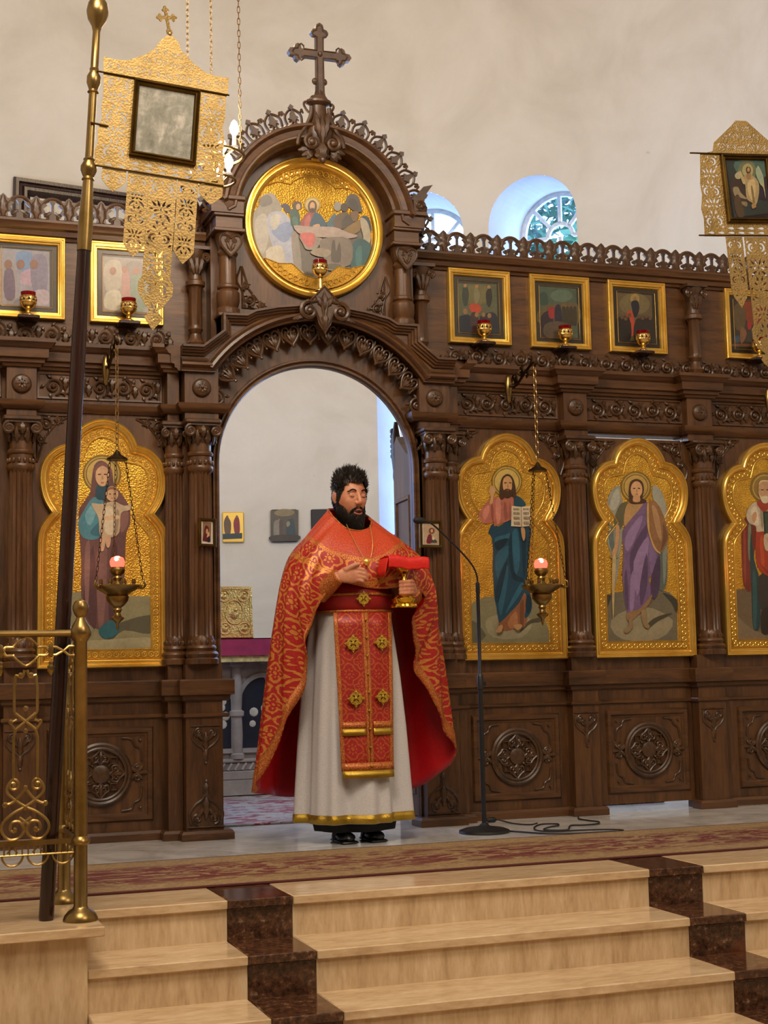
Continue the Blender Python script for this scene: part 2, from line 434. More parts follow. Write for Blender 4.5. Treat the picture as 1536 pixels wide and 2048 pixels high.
def window(idx, deg):
    a = math.radians(deg); ax = Vector((math.sin(a), math.cos(a), 0)); c = Vector(apse(AR, deg, 0))+ax*(AD-.03)
    w = struct('window_%d' % idx, (c.x, c.y, 0)); w.rotation_euler = (0, 0, -a)
    h = HALF*.92; zs = WZS+.075; zf = zs-.04
    path = [(-h, WZ0+.1), (h, WZ0+.1)]+arc(0, zs, h, 0, 180, 24)
    MB().sweep(path, [(-.045, 0), (-.045, .04), (.01, .04), (.01, 0)], closed=True, pclosed=True).build('window_frame', M['white_paint'], w)
    def bar(p, q, t=.02):
        d = (Vector(q)-Vector(p)); L = d.length; d.normalize(); n = Vector((-d.y, d.x))*t/2
        pts = [Vector(p)+n, Vector(p)-n, Vector(q)-n, Vector(q)+n]
        MB().plate([tuple(x) for x in pts], (), -.035, -.005).build('glazing_bar', M['white_paint'], w, smooth=0)
    bar((0, WZ0+.1), (0, zf), .032)
    for k in range(6): zz = WZ0+.1+k*.52; bar((-h, zz), (h, zz), .03)
    r0 = .12
    MB().sweep(arc(0, zf, r0, 0, 180, 16), [(-.017, 0), (-.017, .03), (.017, .03), (.017, 0)], pclosed=True, base=-.005).build('glazing_bar', M['white_paint'], w)
    for an in (0, 45, 90, 135, 180): c_, s_ = math.cos(math.radians(an)), math.sin(math.radians(an)); bar((r0*c_, zf+r0*s_), (h*c_*.99, zf+(h+.036)*s_*.99), .032)
    # panes: fan sectors, hub, lower lights
    for k in range(4):
        pts = arc(0, zf, r0, k*45+180-180, k*45+45, 4)+arc(0, zf, h+.02*math.sin(math.radians(k*45+22)), k*45+45, k*45, 4)
        MB().plate(pts, (), -.012, -.008).build('pane', M['window_glass'], w, smooth=0)
    MB().plate(arc(0, zf, r0, 0, 180, 10), (), -.012, -.008).build('pane', M['window_glass'], w, smooth=0)
    for k in range(6):
        z0 = WZ0+.1+k*.52; z1 = min(z0+.52, zf)
        for x0, x1 in ((-h, 0), (0, h)):
            MB().plate([(x0, z0), (x1, z0), (x1, z1), (x0, z1)], (), -.012, -.008).build('pane', M['window_glass'], w, smooth=0)
    po = lamp('sky_portal', 'AREA', c+ax*.06+Vector((0, 0, 3.2)), 1, (1, 1, 1), .8, c+Vector((0, 0, 3.2))-ax, True, 3.9)
for i, d in enumerate(WIN): window(i+1, d)
# nave shell around and behind the photographer
def wallbox(name, *b): tag(MB().box(*b).build(name, M['plaster'], smooth=0), kind='structure')
wallbox('wall_left', -6.2, -6, -14, 1.0, -.8, 8); wallbox('wall_right', 6, 6.2, -14, 1.0, -.8, 8)
wallbox('wall_front', -6, 6, -14.2, -14, -.8, 8)
wallbox('wall_shoulder_left', -6, -4.19, .7, .9, 0, 8); wallbox('wall_shoulder_right', 4.19, 6, .7, .9, 0, 8)
wallbox('ceiling', -6.2, 6.2, -14.2, 6, 8, 8.2)
# trees outside the windows
def tree(loc, h, label):
    t = thing('tree', label, 'tree', loc, group='trees outside the windows')
    MB().tube([(0, 0, 0), (.1, 0, h*.4), (0, .1, h*.8)], [.14, .1, .05]).build('trunk', M['bark'], t)
    rnd = random.Random(int(loc[0]*100)); mb = MB()
    for i in range(6500):
        a = rnd.random()*2*PI; u = rnd.random(); r = (1.7*math.sqrt(rnd.random()))*(.35+.65*math.sin(PI*min(1, .1+u*.95)))
        p = Vector((r*math.cos(a), r*math.sin(a), h*.3+u*h*.75)); s = .07+.08*rnd.random()
        d = Vector((rnd.gauss(0, 1), rnd.gauss(0, 1), rnd.gauss(0, 1))).normalized(); e = d.orthogonal().normalized()*s*.5; d = d*s
        mb.add([tuple(p-d), tuple(p+e), tuple(p+d), tuple(p-e)], [(0, 1, 2, 3)])
    tag(mb.build('leaves', M['foliage'], t, smooth=0), kind='stuff')
tree((5.3, 7.3, -.6), 7.6, 'green tree seen through the right arched window')
tree((3.7, 11.4, -.6), 6.0, 'green tree seen low in the arched window beside the tower')
# ================================================================== ICONOSTASIS
ico = thing('iconostasis', 'tall carved dark oak icon screen with arched doorway, columns and openwork crest', 'icon screen')
WV, WH, WCv = M['wood_v'], M['wood_h'], M['wood_carved']
def both(mb, name, mat, parent=ico, left=True, smooth=35):
    o = mb.build(name, mat, parent, smooth=smooth)
    if left: mb.mirrored().build(name, mat, parent, smooth=smooth)
    return o
# boards of the wings
for x0, x1, z0, z1 in ((.70, 1.641, 0, 2.53), (2.289, 4.18, 0, 2.53), (1.638, 2.291, 2.172, 2.53)):
    MB().box(x0, x1, -.03, .07, z0, z1).build('wing_board', WV, ico, smooth=0)
MB().box(-4.18, -.70, -.03, .07, 0, 2.53).build('wing_board', WV, ico, smooth=0)
both(MB().box(.56, 4.18, .02, .08, 2.5, 3.14), 'upper_board', M['wood_h'])
# plan of the front, swept for every horizontal moulding
PL = [(.535, -.07), (.535, -.19), (.745, -.19), (.745, -.12), (.825, -.12), (.825, -.03), (1.475, -.03), (1.475, -.10), (1.635, -.10), (1.635, -.03)]
PM = [(1.636, -.03), (2.284, -.03)]
PR_ = [(2.285, -.03), (2.285, -.10), (2.465, -.10), (2.465, -.03), (4.18, -.03)]
FULL = PL[:-1]+[(1.635, -.03)]+PR_
prof = {
 'plinth_moulding': [(-.05, .001), (.03, .001), (.03, .034), (.02, .048), (-.05, .048)],
 'dado_bead': [(-.03, .612), (.006, .612), (.013, .618), (.013, .628), (.006, .634), (-.03, .634)],
 'sill_moulding': [(-.05, .695), (.006, .695), (.016, .704), (.018, .722), (.036, .728), (.036, .800), (.03, .807), (-.05, .807)],
 'architrave_moulding': [(-.05, 2.18), (.010, 2.183), (.022, 2.196), (.032, 2.208), (.034, 2.228), (-.05, 2.232)],
 'cornice': [(-.05, 2.40), (.012, 2.40), (.018, 2.413), (.03, 2.418), (.032, 2.436), (.048, 2.442), (.05, 2.488), (.062, 2.494), (.07, 2.508), (.082, 2.516), (.082, 2.535), (-.05, 2.535)]}
for nm, pr in prof.items():
    if nm in ('architrave_moulding', 'cornice'): both(MB().sweep(FULL if nm[0] == 'a' else [(.76, -.19)]+FULL[3:], pr, 'xy', pclosed=True), nm, WH)
    else:
        both(MB().sweep(PL, pr, 'xy', pclosed=True), nm, WH)
        both(MB().sweep(PR_, pr, 'xy', pclosed=True), nm, WH)
MB().sweep([(-2.284, -.03), (-1.636, -.03)], prof['sill_moulding'], 'xy', pclosed=True).build('sill_moulding', WH, ico)
# pilaster pedestals, dies and entablature blocks
def pil(x0, x1, yf, yb=.05):
    both(MB().box(x0, x1, yf, yb, .04, .70), 'pedestal', WV, smooth=0)
    both(MB().box(x0, x1, yf, yb, .80, .882), 'pedestal_block', WV, smooth=0)
    both(MB().box(x0+.01, x1-.01, yf+.09, yb, .88, 2.14), 'pilaster_back', WV, smooth=0)
    both(MB().box(x0+.006, x1-.006, yf, yb, 2.142, 2.42), 'entablature_block', WV, smooth=0)
pil(.555, .745, -.19, -.068); pil(.748, .822, -.12); pil(1.475, 1.635, -.10); pil(2.285, 2.465, -.10)
# columns
def column_mesh(R=.062):
    k = R/.062
    pr = [(.086, .883), (.086, .908), (.078, .916), (.083, .924), (.086, .934), (.080, .944), (.068, .950), (.070, .956), (.076, .964), (.072, .974), (.066, .980),
          (.0655, 1.006), (.063, 1.012), (.062, 1.02), (.0575, 1.868), (.063, 1.874), (.066, 1.88), (.068, 1.894), (.064, 1.903), (.060, 1.908), (.059, 1.95), (.066, 1.956), (.068, 1.966), (.064, 1.975), (.057, 1.98), (.057, 2.02)]
    pr = [(r*k, z) for r, z in pr]
    mid = [(.062*k-.0045*k*i/6, 1.03+.828*i/6) for i in range(7)]
    pr = pr[:14]+mid+pr[14:]
    mb = MB().lathe(pr, seg=64, flute=16, fd=.16, fr=(1.025, 1.86))
    for zz, n in ((.993, 14), (1.92, 14)):      # carved collars
        for i in range(n):
            t = 2*PI*i/n; mb.ball((math.cos(t)*.064*k, math.sin(t)*.064*k, zz), .009, 6, 4, sz=1.5)
    return mb
def capital_mesh(k=1.):
    mb = MB().lathe([(.057*k, 0), (.062*k, .02), (.068*k, .05), (.084*k, .10)], c=(0, 0, 2.015), seg=20)
    mb.box(-.094*k, .094*k, -.094*k, .08, 2.117, 2.142, b=.006); mb.box(-.084*k, .084*k, -.084*k, .08, 2.108, 2.118)
    for sx in (-1, 1):
        for r, rad in ((.031, .0085),):
            sp = spiral(sx*.066*k, 2.078, .031*k, .004, PI/2, -sx*1.9, 26)
            mb.tube(up3(sp, -.083*k), [.0085*k]*20+[.006*k]*7, 6)
        mb.lathe([(.022*k, -.02), (.027*k, 0)], c=(0, 0, 0), seg=10) if 0 else None
        mb.ball((sx*.066*k, -.078*k, 2.078), .013*k, 8, 5)
        st = len(mb.v); mb.ball((0, 0, 0), .026*k, 10, 5, sx=1, sy=.9, sz=1); mb.xform(Matrix.Translation((sx*.066*k, -.058*k, 2.078)), st)
        sp = spiral(-sx*.066*k, 2.078, .03*k, .004, PI/2, sx*1.9, 22)
        mb.tube([(sx*.088*k, p[0]*-sx, p[1]) for p in sp], .008*k, 6)
    for i in range(8):
        t = 2*PI*(i+.5)/8; st = len(mb.v); mb.leaf(0, 0, PI/2, .075, .042, 0, .012)
        mb.xform(Matrix.Translation((math.sin(t)*.064*k, -math.cos(t)*.064*k, 2.012)) @ Matrix.Rotation(t, 4, 'Z') @ Matrix.Rotation(.12, 4, 'X'), st)
    mb.leaf(0, 2.05, PI/2, .06, .05, -.08*k, .016)
    return mb
col_me = column_mesh().mesh('column', WV); cap_me = capital_mesh().mesh('capital', WCv)
col2_me = column_mesh(.05).mesh('column', WV); cap2_me = capital_mesh(.8).mesh('capital', WCv)
for sx in (-1, 1):
    for x, y, cm, km in ((.655, -.165, col_me, cap_me), (.775, -.075, col2_me, cap2_me), (1.555, -.07, col_me, cap_me), (2.40, -.07, col_me, cap_me)):
        c = link('column', cm, ico, (sx*x, y, 0)); link('capital', km, c)
# rosettes on the entablature blocks
def rosette_mesh(r=.05):
    mb = MB().lathe([(r, 0), (r*.98, .008), (r*.86, .016), (r*.7, .020), (.001, .024)], seg=28)
    for i in range(8):
        st = len(mb.v); mb.leaf(r*.14, 0, 0, r*.62, r*.40, 0, .012, lobes=1)
        mb.xform(Matrix.Translation((0, 0, .016)) @ Matrix.Rotation(2*PI*i/8, 4, 'Z') @ Matrix.Rotation(-PI/2, 4, 'X'), st)
    mb.ball((0, 0, .024), r*.16, 8, 5)
    return mb.xform(Matrix.Rotation(PI/2, 4, 'X'))
ros = rosette_mesh().mesh('rosette', WCv)
for sx in (-1, 1):
    for x, y in ((.65, -.19), (1.555, -.10), (2.375, -.10)): link('rosette', ros, ico, (sx*x, y, 2.313))
# carved relief pieces
def scroll_band(w, h, n, y=0, r=.0075, flip=False):
    """rinceau: alternating spirals with leaves, w wide h high, centred on 0,0"""
    mb = MB(); p = w/n; R = min(h*.42, p*.44)
    for i in range(n):
        cx = -w/2+p*(i+.5); s = 1 if (i % 2 == 0) != flip else -1; cz = -s*h*.03
        sp = spiral(cx, cz, R, R*.16, -s*PI/2+(.3 if s > 0 else -.3), s*1.75, 26)
        mb.tube(up3(sp, y-.006), [r*(1-.25*k/26) for k in range(27)], 5)
        mb.ball((cx, y-.008, cz), R*.24, 8, 5)
        for a in (.5, 1.7, 2.9, 4.2, 5.4): mb.leaf(cx+R*.86*math.cos(a), cz+R*.86*math.sin(a), a+s*.9, R*.72, R*.42, y-.003, .012, lobes=2)
        xe = cx+p/2; mb.leaf(xe, s*h*.42, -s*PI/2, h*.62, p*.34, y-.002, .016, lobes=3)
        mb.leaf(xe, -s*h*.45, s*PI/2+.5*s, h*.36, p*.24, y-.002, .012, lobes=2)
    return mb
fr = scroll_band(.60, .115, 5)
for x in (1.150, 1.972, 2.80):
    for sx in (-1, 1):
        f = MB(); f.sweep([(-.315, -.0625), (.315, -.0625), (.315, .0625), (-.315, .0625)], [(-.006, 0), (-.004, .006), (.006, .008), (.01, 0)], closed=True)
        b = f.build('frieze_frame', WH, ico, (sx*x, -.03, 2.322)); link('frieze_carving', bpy.data.meshes.get('frieze_carving') or fr.mesh('frieze_carving', WCv), b, (0, -.002, 0))
# rinceau lying on the cornice below the upper icons
rb = scroll_band(.82, .11, 6, r=.008)
me = rb.mesh('shelf_scrollwork', WCv)
for x in (1.19, 2.01, 2.83, 3.65):
    for sx in (-1, 1): link('shelf_scrollwork', me, ico, (sx*x, -.015, 2.592))
both(MB().box(.77, 4.18, -.012, .03, 2.53, 2.60), 'shelf_back', WH, smooth=0)
# spandrel carvings beside the icon tops
def spandrel():
    mb = MB(); mb.tube(up3(smooth2([(-.02, .0), (-.0, -.10), (.03, -.16), (.005, -.24)], 5, False), 0), .006, 5)
    mb.tube(up3([(-.165, 0), (-.10, -.035), (-.04, -.11), (0, -.24)], 0), .006, 5)
    mb.tube(up3([(-.165, .0), (0.0, .0), (0.0, -.24)], 0), .005, 4)
    for cx, cz, R, s in ((-.045, -.045, .034, 1), (-.02, -.125, .022, -1), (-.11, -.022, .018, -1)):
        mb.tube(up3(spiral(cx, cz, R, .004, 1.2, s*1.8, 22), -.004), [.006]*23, 5); mb.ball((cx, -.004, cz), R*.3, 6, 4)
        for a in (0.4, 1.6, 2.8, 4., 5.2): mb.leaf(cx+R*.8*math.cos(a), cz+R*.8*math.sin(a), a+s*.8, R*.9, R*.5, 0, .01, lobes=2)
    return mb
sp1 = spandrel(); spR = sp1.mesh('spandrel_carving', WCv); spL = sp1.mirrored().mesh('spandrel_carving', WCv)
for x in (1.1405, 2.85, -1.136, -2.85):
    link('spandrel_carving', spR, ico, (x+.335, -.032, 2.165)); link('spandrel_carving', spL, ico, (x-.335, -.032, 2.165))
# lower panels with pierced medallions
def medallion():
    mb = MB(); R = .148
    for r, w in ((R, .012), (R*.87, .009)): mb.tube(up3(circle(0, 0, r, 40), -.006), w, 6, closed=True)
    mb.lathe([(.045, 0), (.045, .008), (.03, .014)], seg=16); mb.xform(Matrix.Rotation(PI/2, 4, 'X'), len(mb.v)-16*3)
    for q in range(4):
        a = q*PI/2; st = len(mb.v)
        mb.tube(up3(smooth2([(0, .125), (.022, .098), (.042, .082), (.034, .058), (.014, .062), (0, .045)], 3, False), -.004), .0065, 5)
        mb.tube(up3(smooth2([(0, .125), (-.022, .098), (-.042, .082), (-.034, .058), (-.014, .062), (0, .045)], 3, False), -.004), .0065, 5)
        for sx in (-1, 1): mb.tube(up3(spiral(sx*.02, .078, .015, .003, PI/2, sx*1.2, 12), -.004), .005, 5)
        mb.leaf(0, .05, PI/2, .07, .03, -.002, .014)
        mb.tube(up3([(.05, .05), (.082, .05), (.082, .082), (.05, .082)], -.004), .006, 5, closed=True)
        mb.leaf(.035, .035, PI/4, .02, .02, -.002, .01, lobes=1)
        mb.leaf(.085, .085, PI/4, .03, .05, -.002, .008, lobes=1)
        st2 = len(mb.v); mb.v[st:st2] = [tuple(Matrix.Rotation(a, 4, 'Y') @ Vector(v)) for v in mb.v[st:st2]]
    for sx in (-1, 1):
        for cz in (-.018, .018): mb.tube(up3(spiral(sx*.185, cz*1.3, .02, .004, PI/2, sx*(1.4 if cz > 0 else -1.4), 16), -.003), .006, 5)
        for a, l in ((0, .07), (.8, .05), (-.8, .05), (2.3, .05), (-2.3, .05)): mb.leaf(sx*.18, 0, a if sx > 0 else PI-a, l, .03, -.002, .012)
    return mb
med_me = medallion().mesh('medallion_carving', WCv)
def corner_curls(w, h):
    mb = MB(); out = []
    for sx in (-1, 1):
        for sz in (-1, 1):
            x, z = sx*(w-.03), sz*(h-.03)
            mb.tube(up3(smooth2([(x-sx*.10, z+sz*.008), (x-sx*.05, z), (x-sx*.035, z-sz*.03), (x-sx*.005, z-sz*.05), (x+sx*.004, z-sz*.11)], 4, False), -.002), .005, 5)
            mb.ball((x-sx*.005, -.003, z-sz*.005), .008, 6, 4); out.append(mb); mb = MB()
    return out
def panel(parent, x, zc, w, h, y):
    p = MB().sweep([(-w, -h), (w, -h), (w, h), (-w, h)], [(-.032, .003), (-.022, .006), (-.016, .014), (-.006, .016), (.004, .014), (.012, .004), (.014, 0)], closed=True).build('panel_moulding', WH, parent, (x, y, zc))
    link('medallion_carving', med_me, p, (0, -.004, .005)); [c.build('corner_carving', WCv, p, (0, -.003, 0)) for c in corner_curls(w-.02, h-.02)]
    return p
for x in (1.15, 2.85): 
    for sx in (-1, 1): panel(ico, sx*x, .335, .255, .225, -.03)
panel(ico, -1.98, .335, .255, .225, -.03)
def drop():
    mb = MB()
    for sx in (-1, 1):
        mb.tube(up3(smooth2([(sx*.06, .07), (sx*.068, .03), (sx*.045, -.005), (sx*.012, -.03), (0, -.07)], 4, False), -.003), .006, 5)
        mb.tube(up3(spiral(sx*.035, .05, .024, .004, PI/2, -sx*1.6, 18), -.003), .006, 5); mb.ball((sx*.035, -.004, .05), .007, 6, 4)
        mb.leaf(sx*.01, .01, PI/2-sx*.7, .06, .03, -.002, .012)
    mb.leaf(0, .055, -PI/2, .10, .04, -.002, .014); mb.leaf(0, -.03, -PI/2, .07, .034, -.002, .012); mb.ball((0, -.004, -.10), .008, 6, 4)
    mb.tube(up3([(-.075, .085), (.075, .085)], -.002), .005, 4)
    return mb
dm = drop().mesh('drop_carving', WCv)
for sx in (-1, 1):
    for x, y in ((.645, -.19), (1.555, -.10), (2.375, -.10)): link('drop_carving', dm, ico, (sx*x, y, .485))
fm = drop().xform(Matrix.Scale(-1, 4, Vector((0, 0, 1))) @ Matrix.Scale(1.25, 4)).mesh('foot_carving', WCv)
for sx in (-1, 1): link('foot_carving', fm, ico, (sx*.645, -.19, .17))
# upper rail and openwork crest
both(MB().sweep([(.585, .02), (4.18, .02)], [(-.02, 3.098), (.012, 3.098), (.016, 3.112), (.03, 3.118), (.034, 3.142), (.05, 3.15), (.054, 3.172), (.06, 3.180), (.06, 3.192), (-.06, 3.192), (-.06, 3.098)], 'xy', pclosed=True), 'upper_rail', WH)
def crest():
    mb = MB(); p = .168
    mb.tube(up3(arc(0, .056, .062, -15, 195, 22), 0), .0125, 6, flat=.8)
    mb.plate([(-.02, .112), (-.007, .085), (-.007, .05), (-.026, .036), (-.030, .016), (-.012, .008), (.012, .008), (.030, .016), (.026, .036), (.007, .05), (.007, .085), (.02, .112)], (), -.007, .007)
    for s in (-1, 1):
        mb.tube(up3(smooth2([(s*.085, .02), (s*.06, .004), (s*.03, .006), (s*.022, .026), (s*.034, .036), (s*.042, .028)], 4, False), 0), .0105, 6)
        mb.leaf(s*.004, .05, PI/2+(-s)*2.2, .05, .03, -.004, .008, lobes=1)
        mb.leaf(s*.062, .06, PI/2-s*1.9, .03, .024, -.004, .01, lobes=1); mb.leaf(s*.062, .09, PI/2-s*1.2, .03, .022, -.004, .01, lobes=1)
    for s in (-1, 1):  # half palmettes on both sides
        x = s*p/2; body = [(x, 0), (x-s*.026, .012), (x-s*.022, .035), (x-s*.046, .048), (x-s*.034, .066), (x-s*.056, .086), (x-s*.040, .092), (x-s*.044, .108), (x-s*.022, .108), (x-s*.014, .120), (x, .132)]
        mb.plate(body if s < 0 else body[::-1], (), -.008, .008); mb.leaf(x, 0.005, PI/2-s*.0, .118, .06, -.008, .012, lobes=3) if s > 0 else None
    mb.box(-p/2, p/2, -.009, .009, -.004, .008)
    return mb
cm = crest().mesh('crest_ornament', WCv)
for i in range(20): link('crest_ornament', cm, ico, (.72+.168*i, .0, 3.196))
for i in range(20): link('crest_ornament', cm, ico, (-.72-.168*i, .0, 3.196))
# small columns of the upper tier
def small_col():
    mb = MB().lathe([(.055, 0), (.055, .02), (.042, .03), (.05, .05), (.034, .07), (.028, .10), (.040, .125), (.034, .14), (.037, .15), (.036, .34), (.040, .355), (.052, .362), (.052, .385), (.036, .395), (.034, .42)], seg=24, flute=8, fd=.1, fr=(.15, .34))
    return mb
def small_cap():
    mb = MB().lathe([(.034, .42), (.036, .46), (.048, .51), (.06, .545), (.06, .56)], seg=16)
    for s in (-1, 1):
        mb.tube(up3(spiral(s*.05, .515, .024, .004, -PI/2, s*1.7, 20), -.045), .008, 5); mb.leaf(s*.012, .42, PI/2-s*.25, .11, .04, -.036, .014)
    mb.leaf(0, .42, PI/2, .12, .04, -.038, .016); mb.box(-.07, .07, -.062, .03, .552, .57)
    return mb
sc, sk = small_col().mesh('small_column', WV), small_cap().mesh('capital', WCv)
for x in (.645, -.645, 2.405, -2.405): c = link('small_column', sc, ico, (x, -.03, 2.532)); link('capital', sk, c)
# -------------------------------------------------- central portal
OR, OZ = .539, 1.933
opening = [(OR, .0)]+arc(0, OZ, OR, 0, 180, 40)+[(-OR, .0)]
out = [(-.60, 0), (-.60, 2.38), (-.70, 2.38), (-.70, 2.50), (-.546, 2.60), (-.546, 2.72), (.546, 2.72), (.546, 2.60), (.70, 2.50), (.70, 2.38), (.60, 2.38), (.60, 0)]
MB().plate((out+opening)[::-1], (), -.10, -.066).build('portal_arch_board', WV, ico)
MB().sweep(opening[::-1], [(-.0015, .063), (-.0015, .105), (-.006, .118), (-.016, .118), (-.022, .11), (-.03, .122), (-.038, .122), (-.044, .10)], pclosed=False, base=0).build('portal_trim', WH, ico)
def arcpath(): return [(-.76, 2.40), (-.58, 2.40)]+arc(0, 1.994, .708, 145, 35, 40)+[(.58, 2.40), (.76, 2.40)]
top = [(-.76, 2.528), (-.655, 2.528), (-.546, 2.613), (-.546, 2.704), (-.42, 2.706), (-.374, 2.732), (-.25, 2.760), (-.128, 2.777), (0, 2.783)]
top = top+[(-x, z) for x, z in top[:-1]][::-1]
MB().plate((top+arcpath()[::-1])[::-1], (), -.205, .02).build('hood_board', WH, ico)
MB().sweep(top, [(0, 0), (0, .262), (.012, .262), (.014, .25), (.024, .248), (.028, .236), (.036, .234), (.04, .222), (.05, .218), (.05, 0)], pclosed=True).build('hood_cornice', WH, ico)
MB().sweep(arcpath(), [(-.07, .19), (-.066, .216), (-.054, .224), (-.044, .218), (-.04, .232), (-.026, .238), (-.016, .228), (-.012, .216), (0, .21), (0, .10), (-.07, .10)], pclosed=True).build('hood_moulding', WH, ico)
for sx in (-1, 1): MB().box(sx*.67-.09, sx*.67+.09, -.215, -.18, 2.395, 2.40).build('hood_soffit', WH, ico, smooth=0)
def heart():
    mb = MB()
    for s in (-1, 1):
        pts = [(0, -.058), (s*.028, -.03), (s*.046, .0), (s*.042, .03), (s*.024, .042), (s*.008, .03), (s*.01, .012), (s*.024, .012), (s*.026, .022)]
        mb.tube(up3(smooth2(pts, 4, False), 0), .0065, 6)
        mb.tube(up3(smooth2([(0, -.05), (s*.018, -.03), (s*.030, -.004), (s*.024, .018)], 3, False), .004), .006, 5)
        mb.leaf(0, -.046, PI/2-s*.35, .06, .026, .002, .012, lobes=2)
    mb.leaf(0, -.05, PI/2, .075, .024, .0, .014, lobes=2); mb.ball((0, -.002, -.064), .009, 6, 4)
    mb.tube(up3([(.052, .045), (.052, -.03)], 0), [.006, .004], 5); mb.ball((.052, 0, -.036), .008, 6, 4)
    return mb
hm = heart().mesh('arch_lace', WCv)
for i in range(12):
    a = 34+112*(i+.5)/12; an = math.radians(a)
    link('arch_lace', hm, ico, (.655*math.cos(an), -.165, 1.994+.655*math.sin(an)), (0, -(an-PI/2), 0))
def arch_end():
    mb = MB(); mb.tube(up3(spiral(0, 0, .045, .005, PI/2, 1.8, 24), 0), .008, 6); mb.tube(up3(smooth2([(.045, .06), (.05, 0), (.036, -.06), (.03, -.12), (.032, -.2), (.036, -.26)], 4, False), .01), [.008]*12+[.005]*9, 5)
    mb.ball((0, 0, 0), .012, 8, 5)
    for a in (.2, 1.4, 2.6, 3.8, 5.): mb.leaf(.036*math.cos(a), .036*math.sin(a), a+.8, .04, .022, .002, .012)
    for k in range(4): mb.leaf(.033, -.07-.045*k, -PI/2+.7*(-1)**k, .05, .025, .006, .01)
    return mb
ae = arch_end(); aem = ae.mesh('arch_lace_end', WCv); aem2 = ae.mirrored().mesh('arch_lace_end', WCv)
link('arch_lace_end', aem, ico, (.56, -.15, 2.27)); link('arch_lace_end', aem2, ico, (-.56, -.15, 2.27))
def keystone(sz=1.12):
    mb = MB(); d = [(0, .125), (.075, .045), (.05, .01), (.03, -.06), (0, -.105), (-.03, -.06), (-.05, .01), (-.075, .045)]
    mb.plate(d[::-1], (), -.022, .03)
    mb.tube(up3([(0, .125), (.075, .045), (.045, .0), (0, -.105), (-.045, 0), (-.075, .045)], -.022), .007, 5, closed=True)
    for s in (-1, 1):
        mb.tube(up3(spiral(s*.078, 0.0, .048, .006, PI/2, -s*1.6, 22), -.026), .011, 6); mb.ball((s*.075, -.03, 0), .016, 8, 5)
        mb.leaf(s*.09, -.02, PI/2-s*1.9, .07, .04, -.012, .016); mb.leaf(s*.01, .02, PI/2-s*.5, .07, .035, -.022, .014)
        mb.tube(up3(smooth2([(s*.07, .044), (s*.02, .05), (s*.008, .01), (0, -.04)], 4, False), -.026), .007, 5)
    mb.leaf(0, .0, PI/2, .10, .04, -.022, .016); mb.leaf(0, .0, -PI/2, .095, .045, -.022, .016)
    return mb.xform(Matrix.Scale(sz, 4))
keystone().build('keystone', WCv, ico, (.0, -.255, 2.735))
# upper storey: board, arch, imposts, columns
up = [(-.575, 2.6), (.575, 2.6), (.575, 3.24)]+arc(0, 3.24, .54, 0, 180, 36)+[(-.575, 3.24)]
MB().plate(up, (), -.095, .06).build('upper_arch_board', WV, ico)
MB().sweep([(-.547, 3.33)]+arc(0, 3.24, .547, 170, 10, 44)+[(.547, 3.33)], [(0, -.06), (0, .25), (.006, .262), (.02, .264), (.028, .252), (.034, .24), (.062, .236), (.068, .246), (.078, .246), (.084, .232), (.09, .21), (.104, .20), (.106, .09)], pclosed=False).build('upper_arch_moulding', WH, ico)
both(MB().box(.415, .585, -.23, .05, 3.152, 3.172, b=.004).box(.428, .572, -.215, .05, 3.172, 3.235).box(.42, .585, -.23, .05, 3.235, 3.252, b=.004).box(.425, .60, -.235, .05, 3.252, 3.318).box(.415, .615, -.25, .05, 3.318, 3.345, b=.005), 'impost', WH)
def tower_col():
    return MB().lathe([(.062, 2.72), (.062, 2.745), (.052, 2.755), (.056, 2.77), (.062, 2.79), (.062, 2.835), (.05, 2.85), (.058, 2.86), (.058, 2.872), (.047, 2.88), (.045, 3.03), (.052, 3.04), (.056, 3.05), (.05, 3.06), (.046, 3.07), (.06, 3.115), (.068, 3.152)], seg=40, flute=10, fd=.16, fr=(2.885, 3.025))
def tower_cap():
    mb = MB(); mb.plate([(0, -.075), (.05, -.02), (.055, .02), (.03, .035), (0, .02), (-.03, .035), (-.055, .02), (-.05, -.02)][::-1], (), -.012, .03)
    for s in (-1, 1):
        mb.tube(up3(smooth2([(0, -.078), (s*.035, -.04), (s*.058, .0), (s*.05, .032), (s*.022, .034), (0, .018)], 4, False), -.014), .006, 5)
        mb.tube(up3(spiral(s*.022, .008, .016, .003, PI/2, s*1.4, 14), -.014), .004, 5); mb.leaf(0, -.05, PI/2-s*.4, .06, .025, -.012, .01)
    return mb
tc, tk = tower_col().mesh('tower_column', WV), tower_cap().mesh('capital', WCv)
for s in (-1, 1): c = link('tower_column', tc, ico, (s*.495, -.15, 0)); link('capital', tk, c, (0, -.062, 3.095))
both(MB().box(.43, .56, -.205, .03, 2.70, 2.722, b=.004), 'tower_column_base', WH)
tri = spandrel().xform(Matrix.Rotation(PI, 4, 'Y') @ Matrix.Scale(.95, 4))
trl = tri.mesh('tower_spandrel', WCv); trr = tri.mirrored().mesh('tower_spandrel', WCv)
link('tower_spandrel', trl, ico, (-.405, -.098, 2.775)); link('tower_spandrel', trr, ico, (.405, -.098, 2.775))
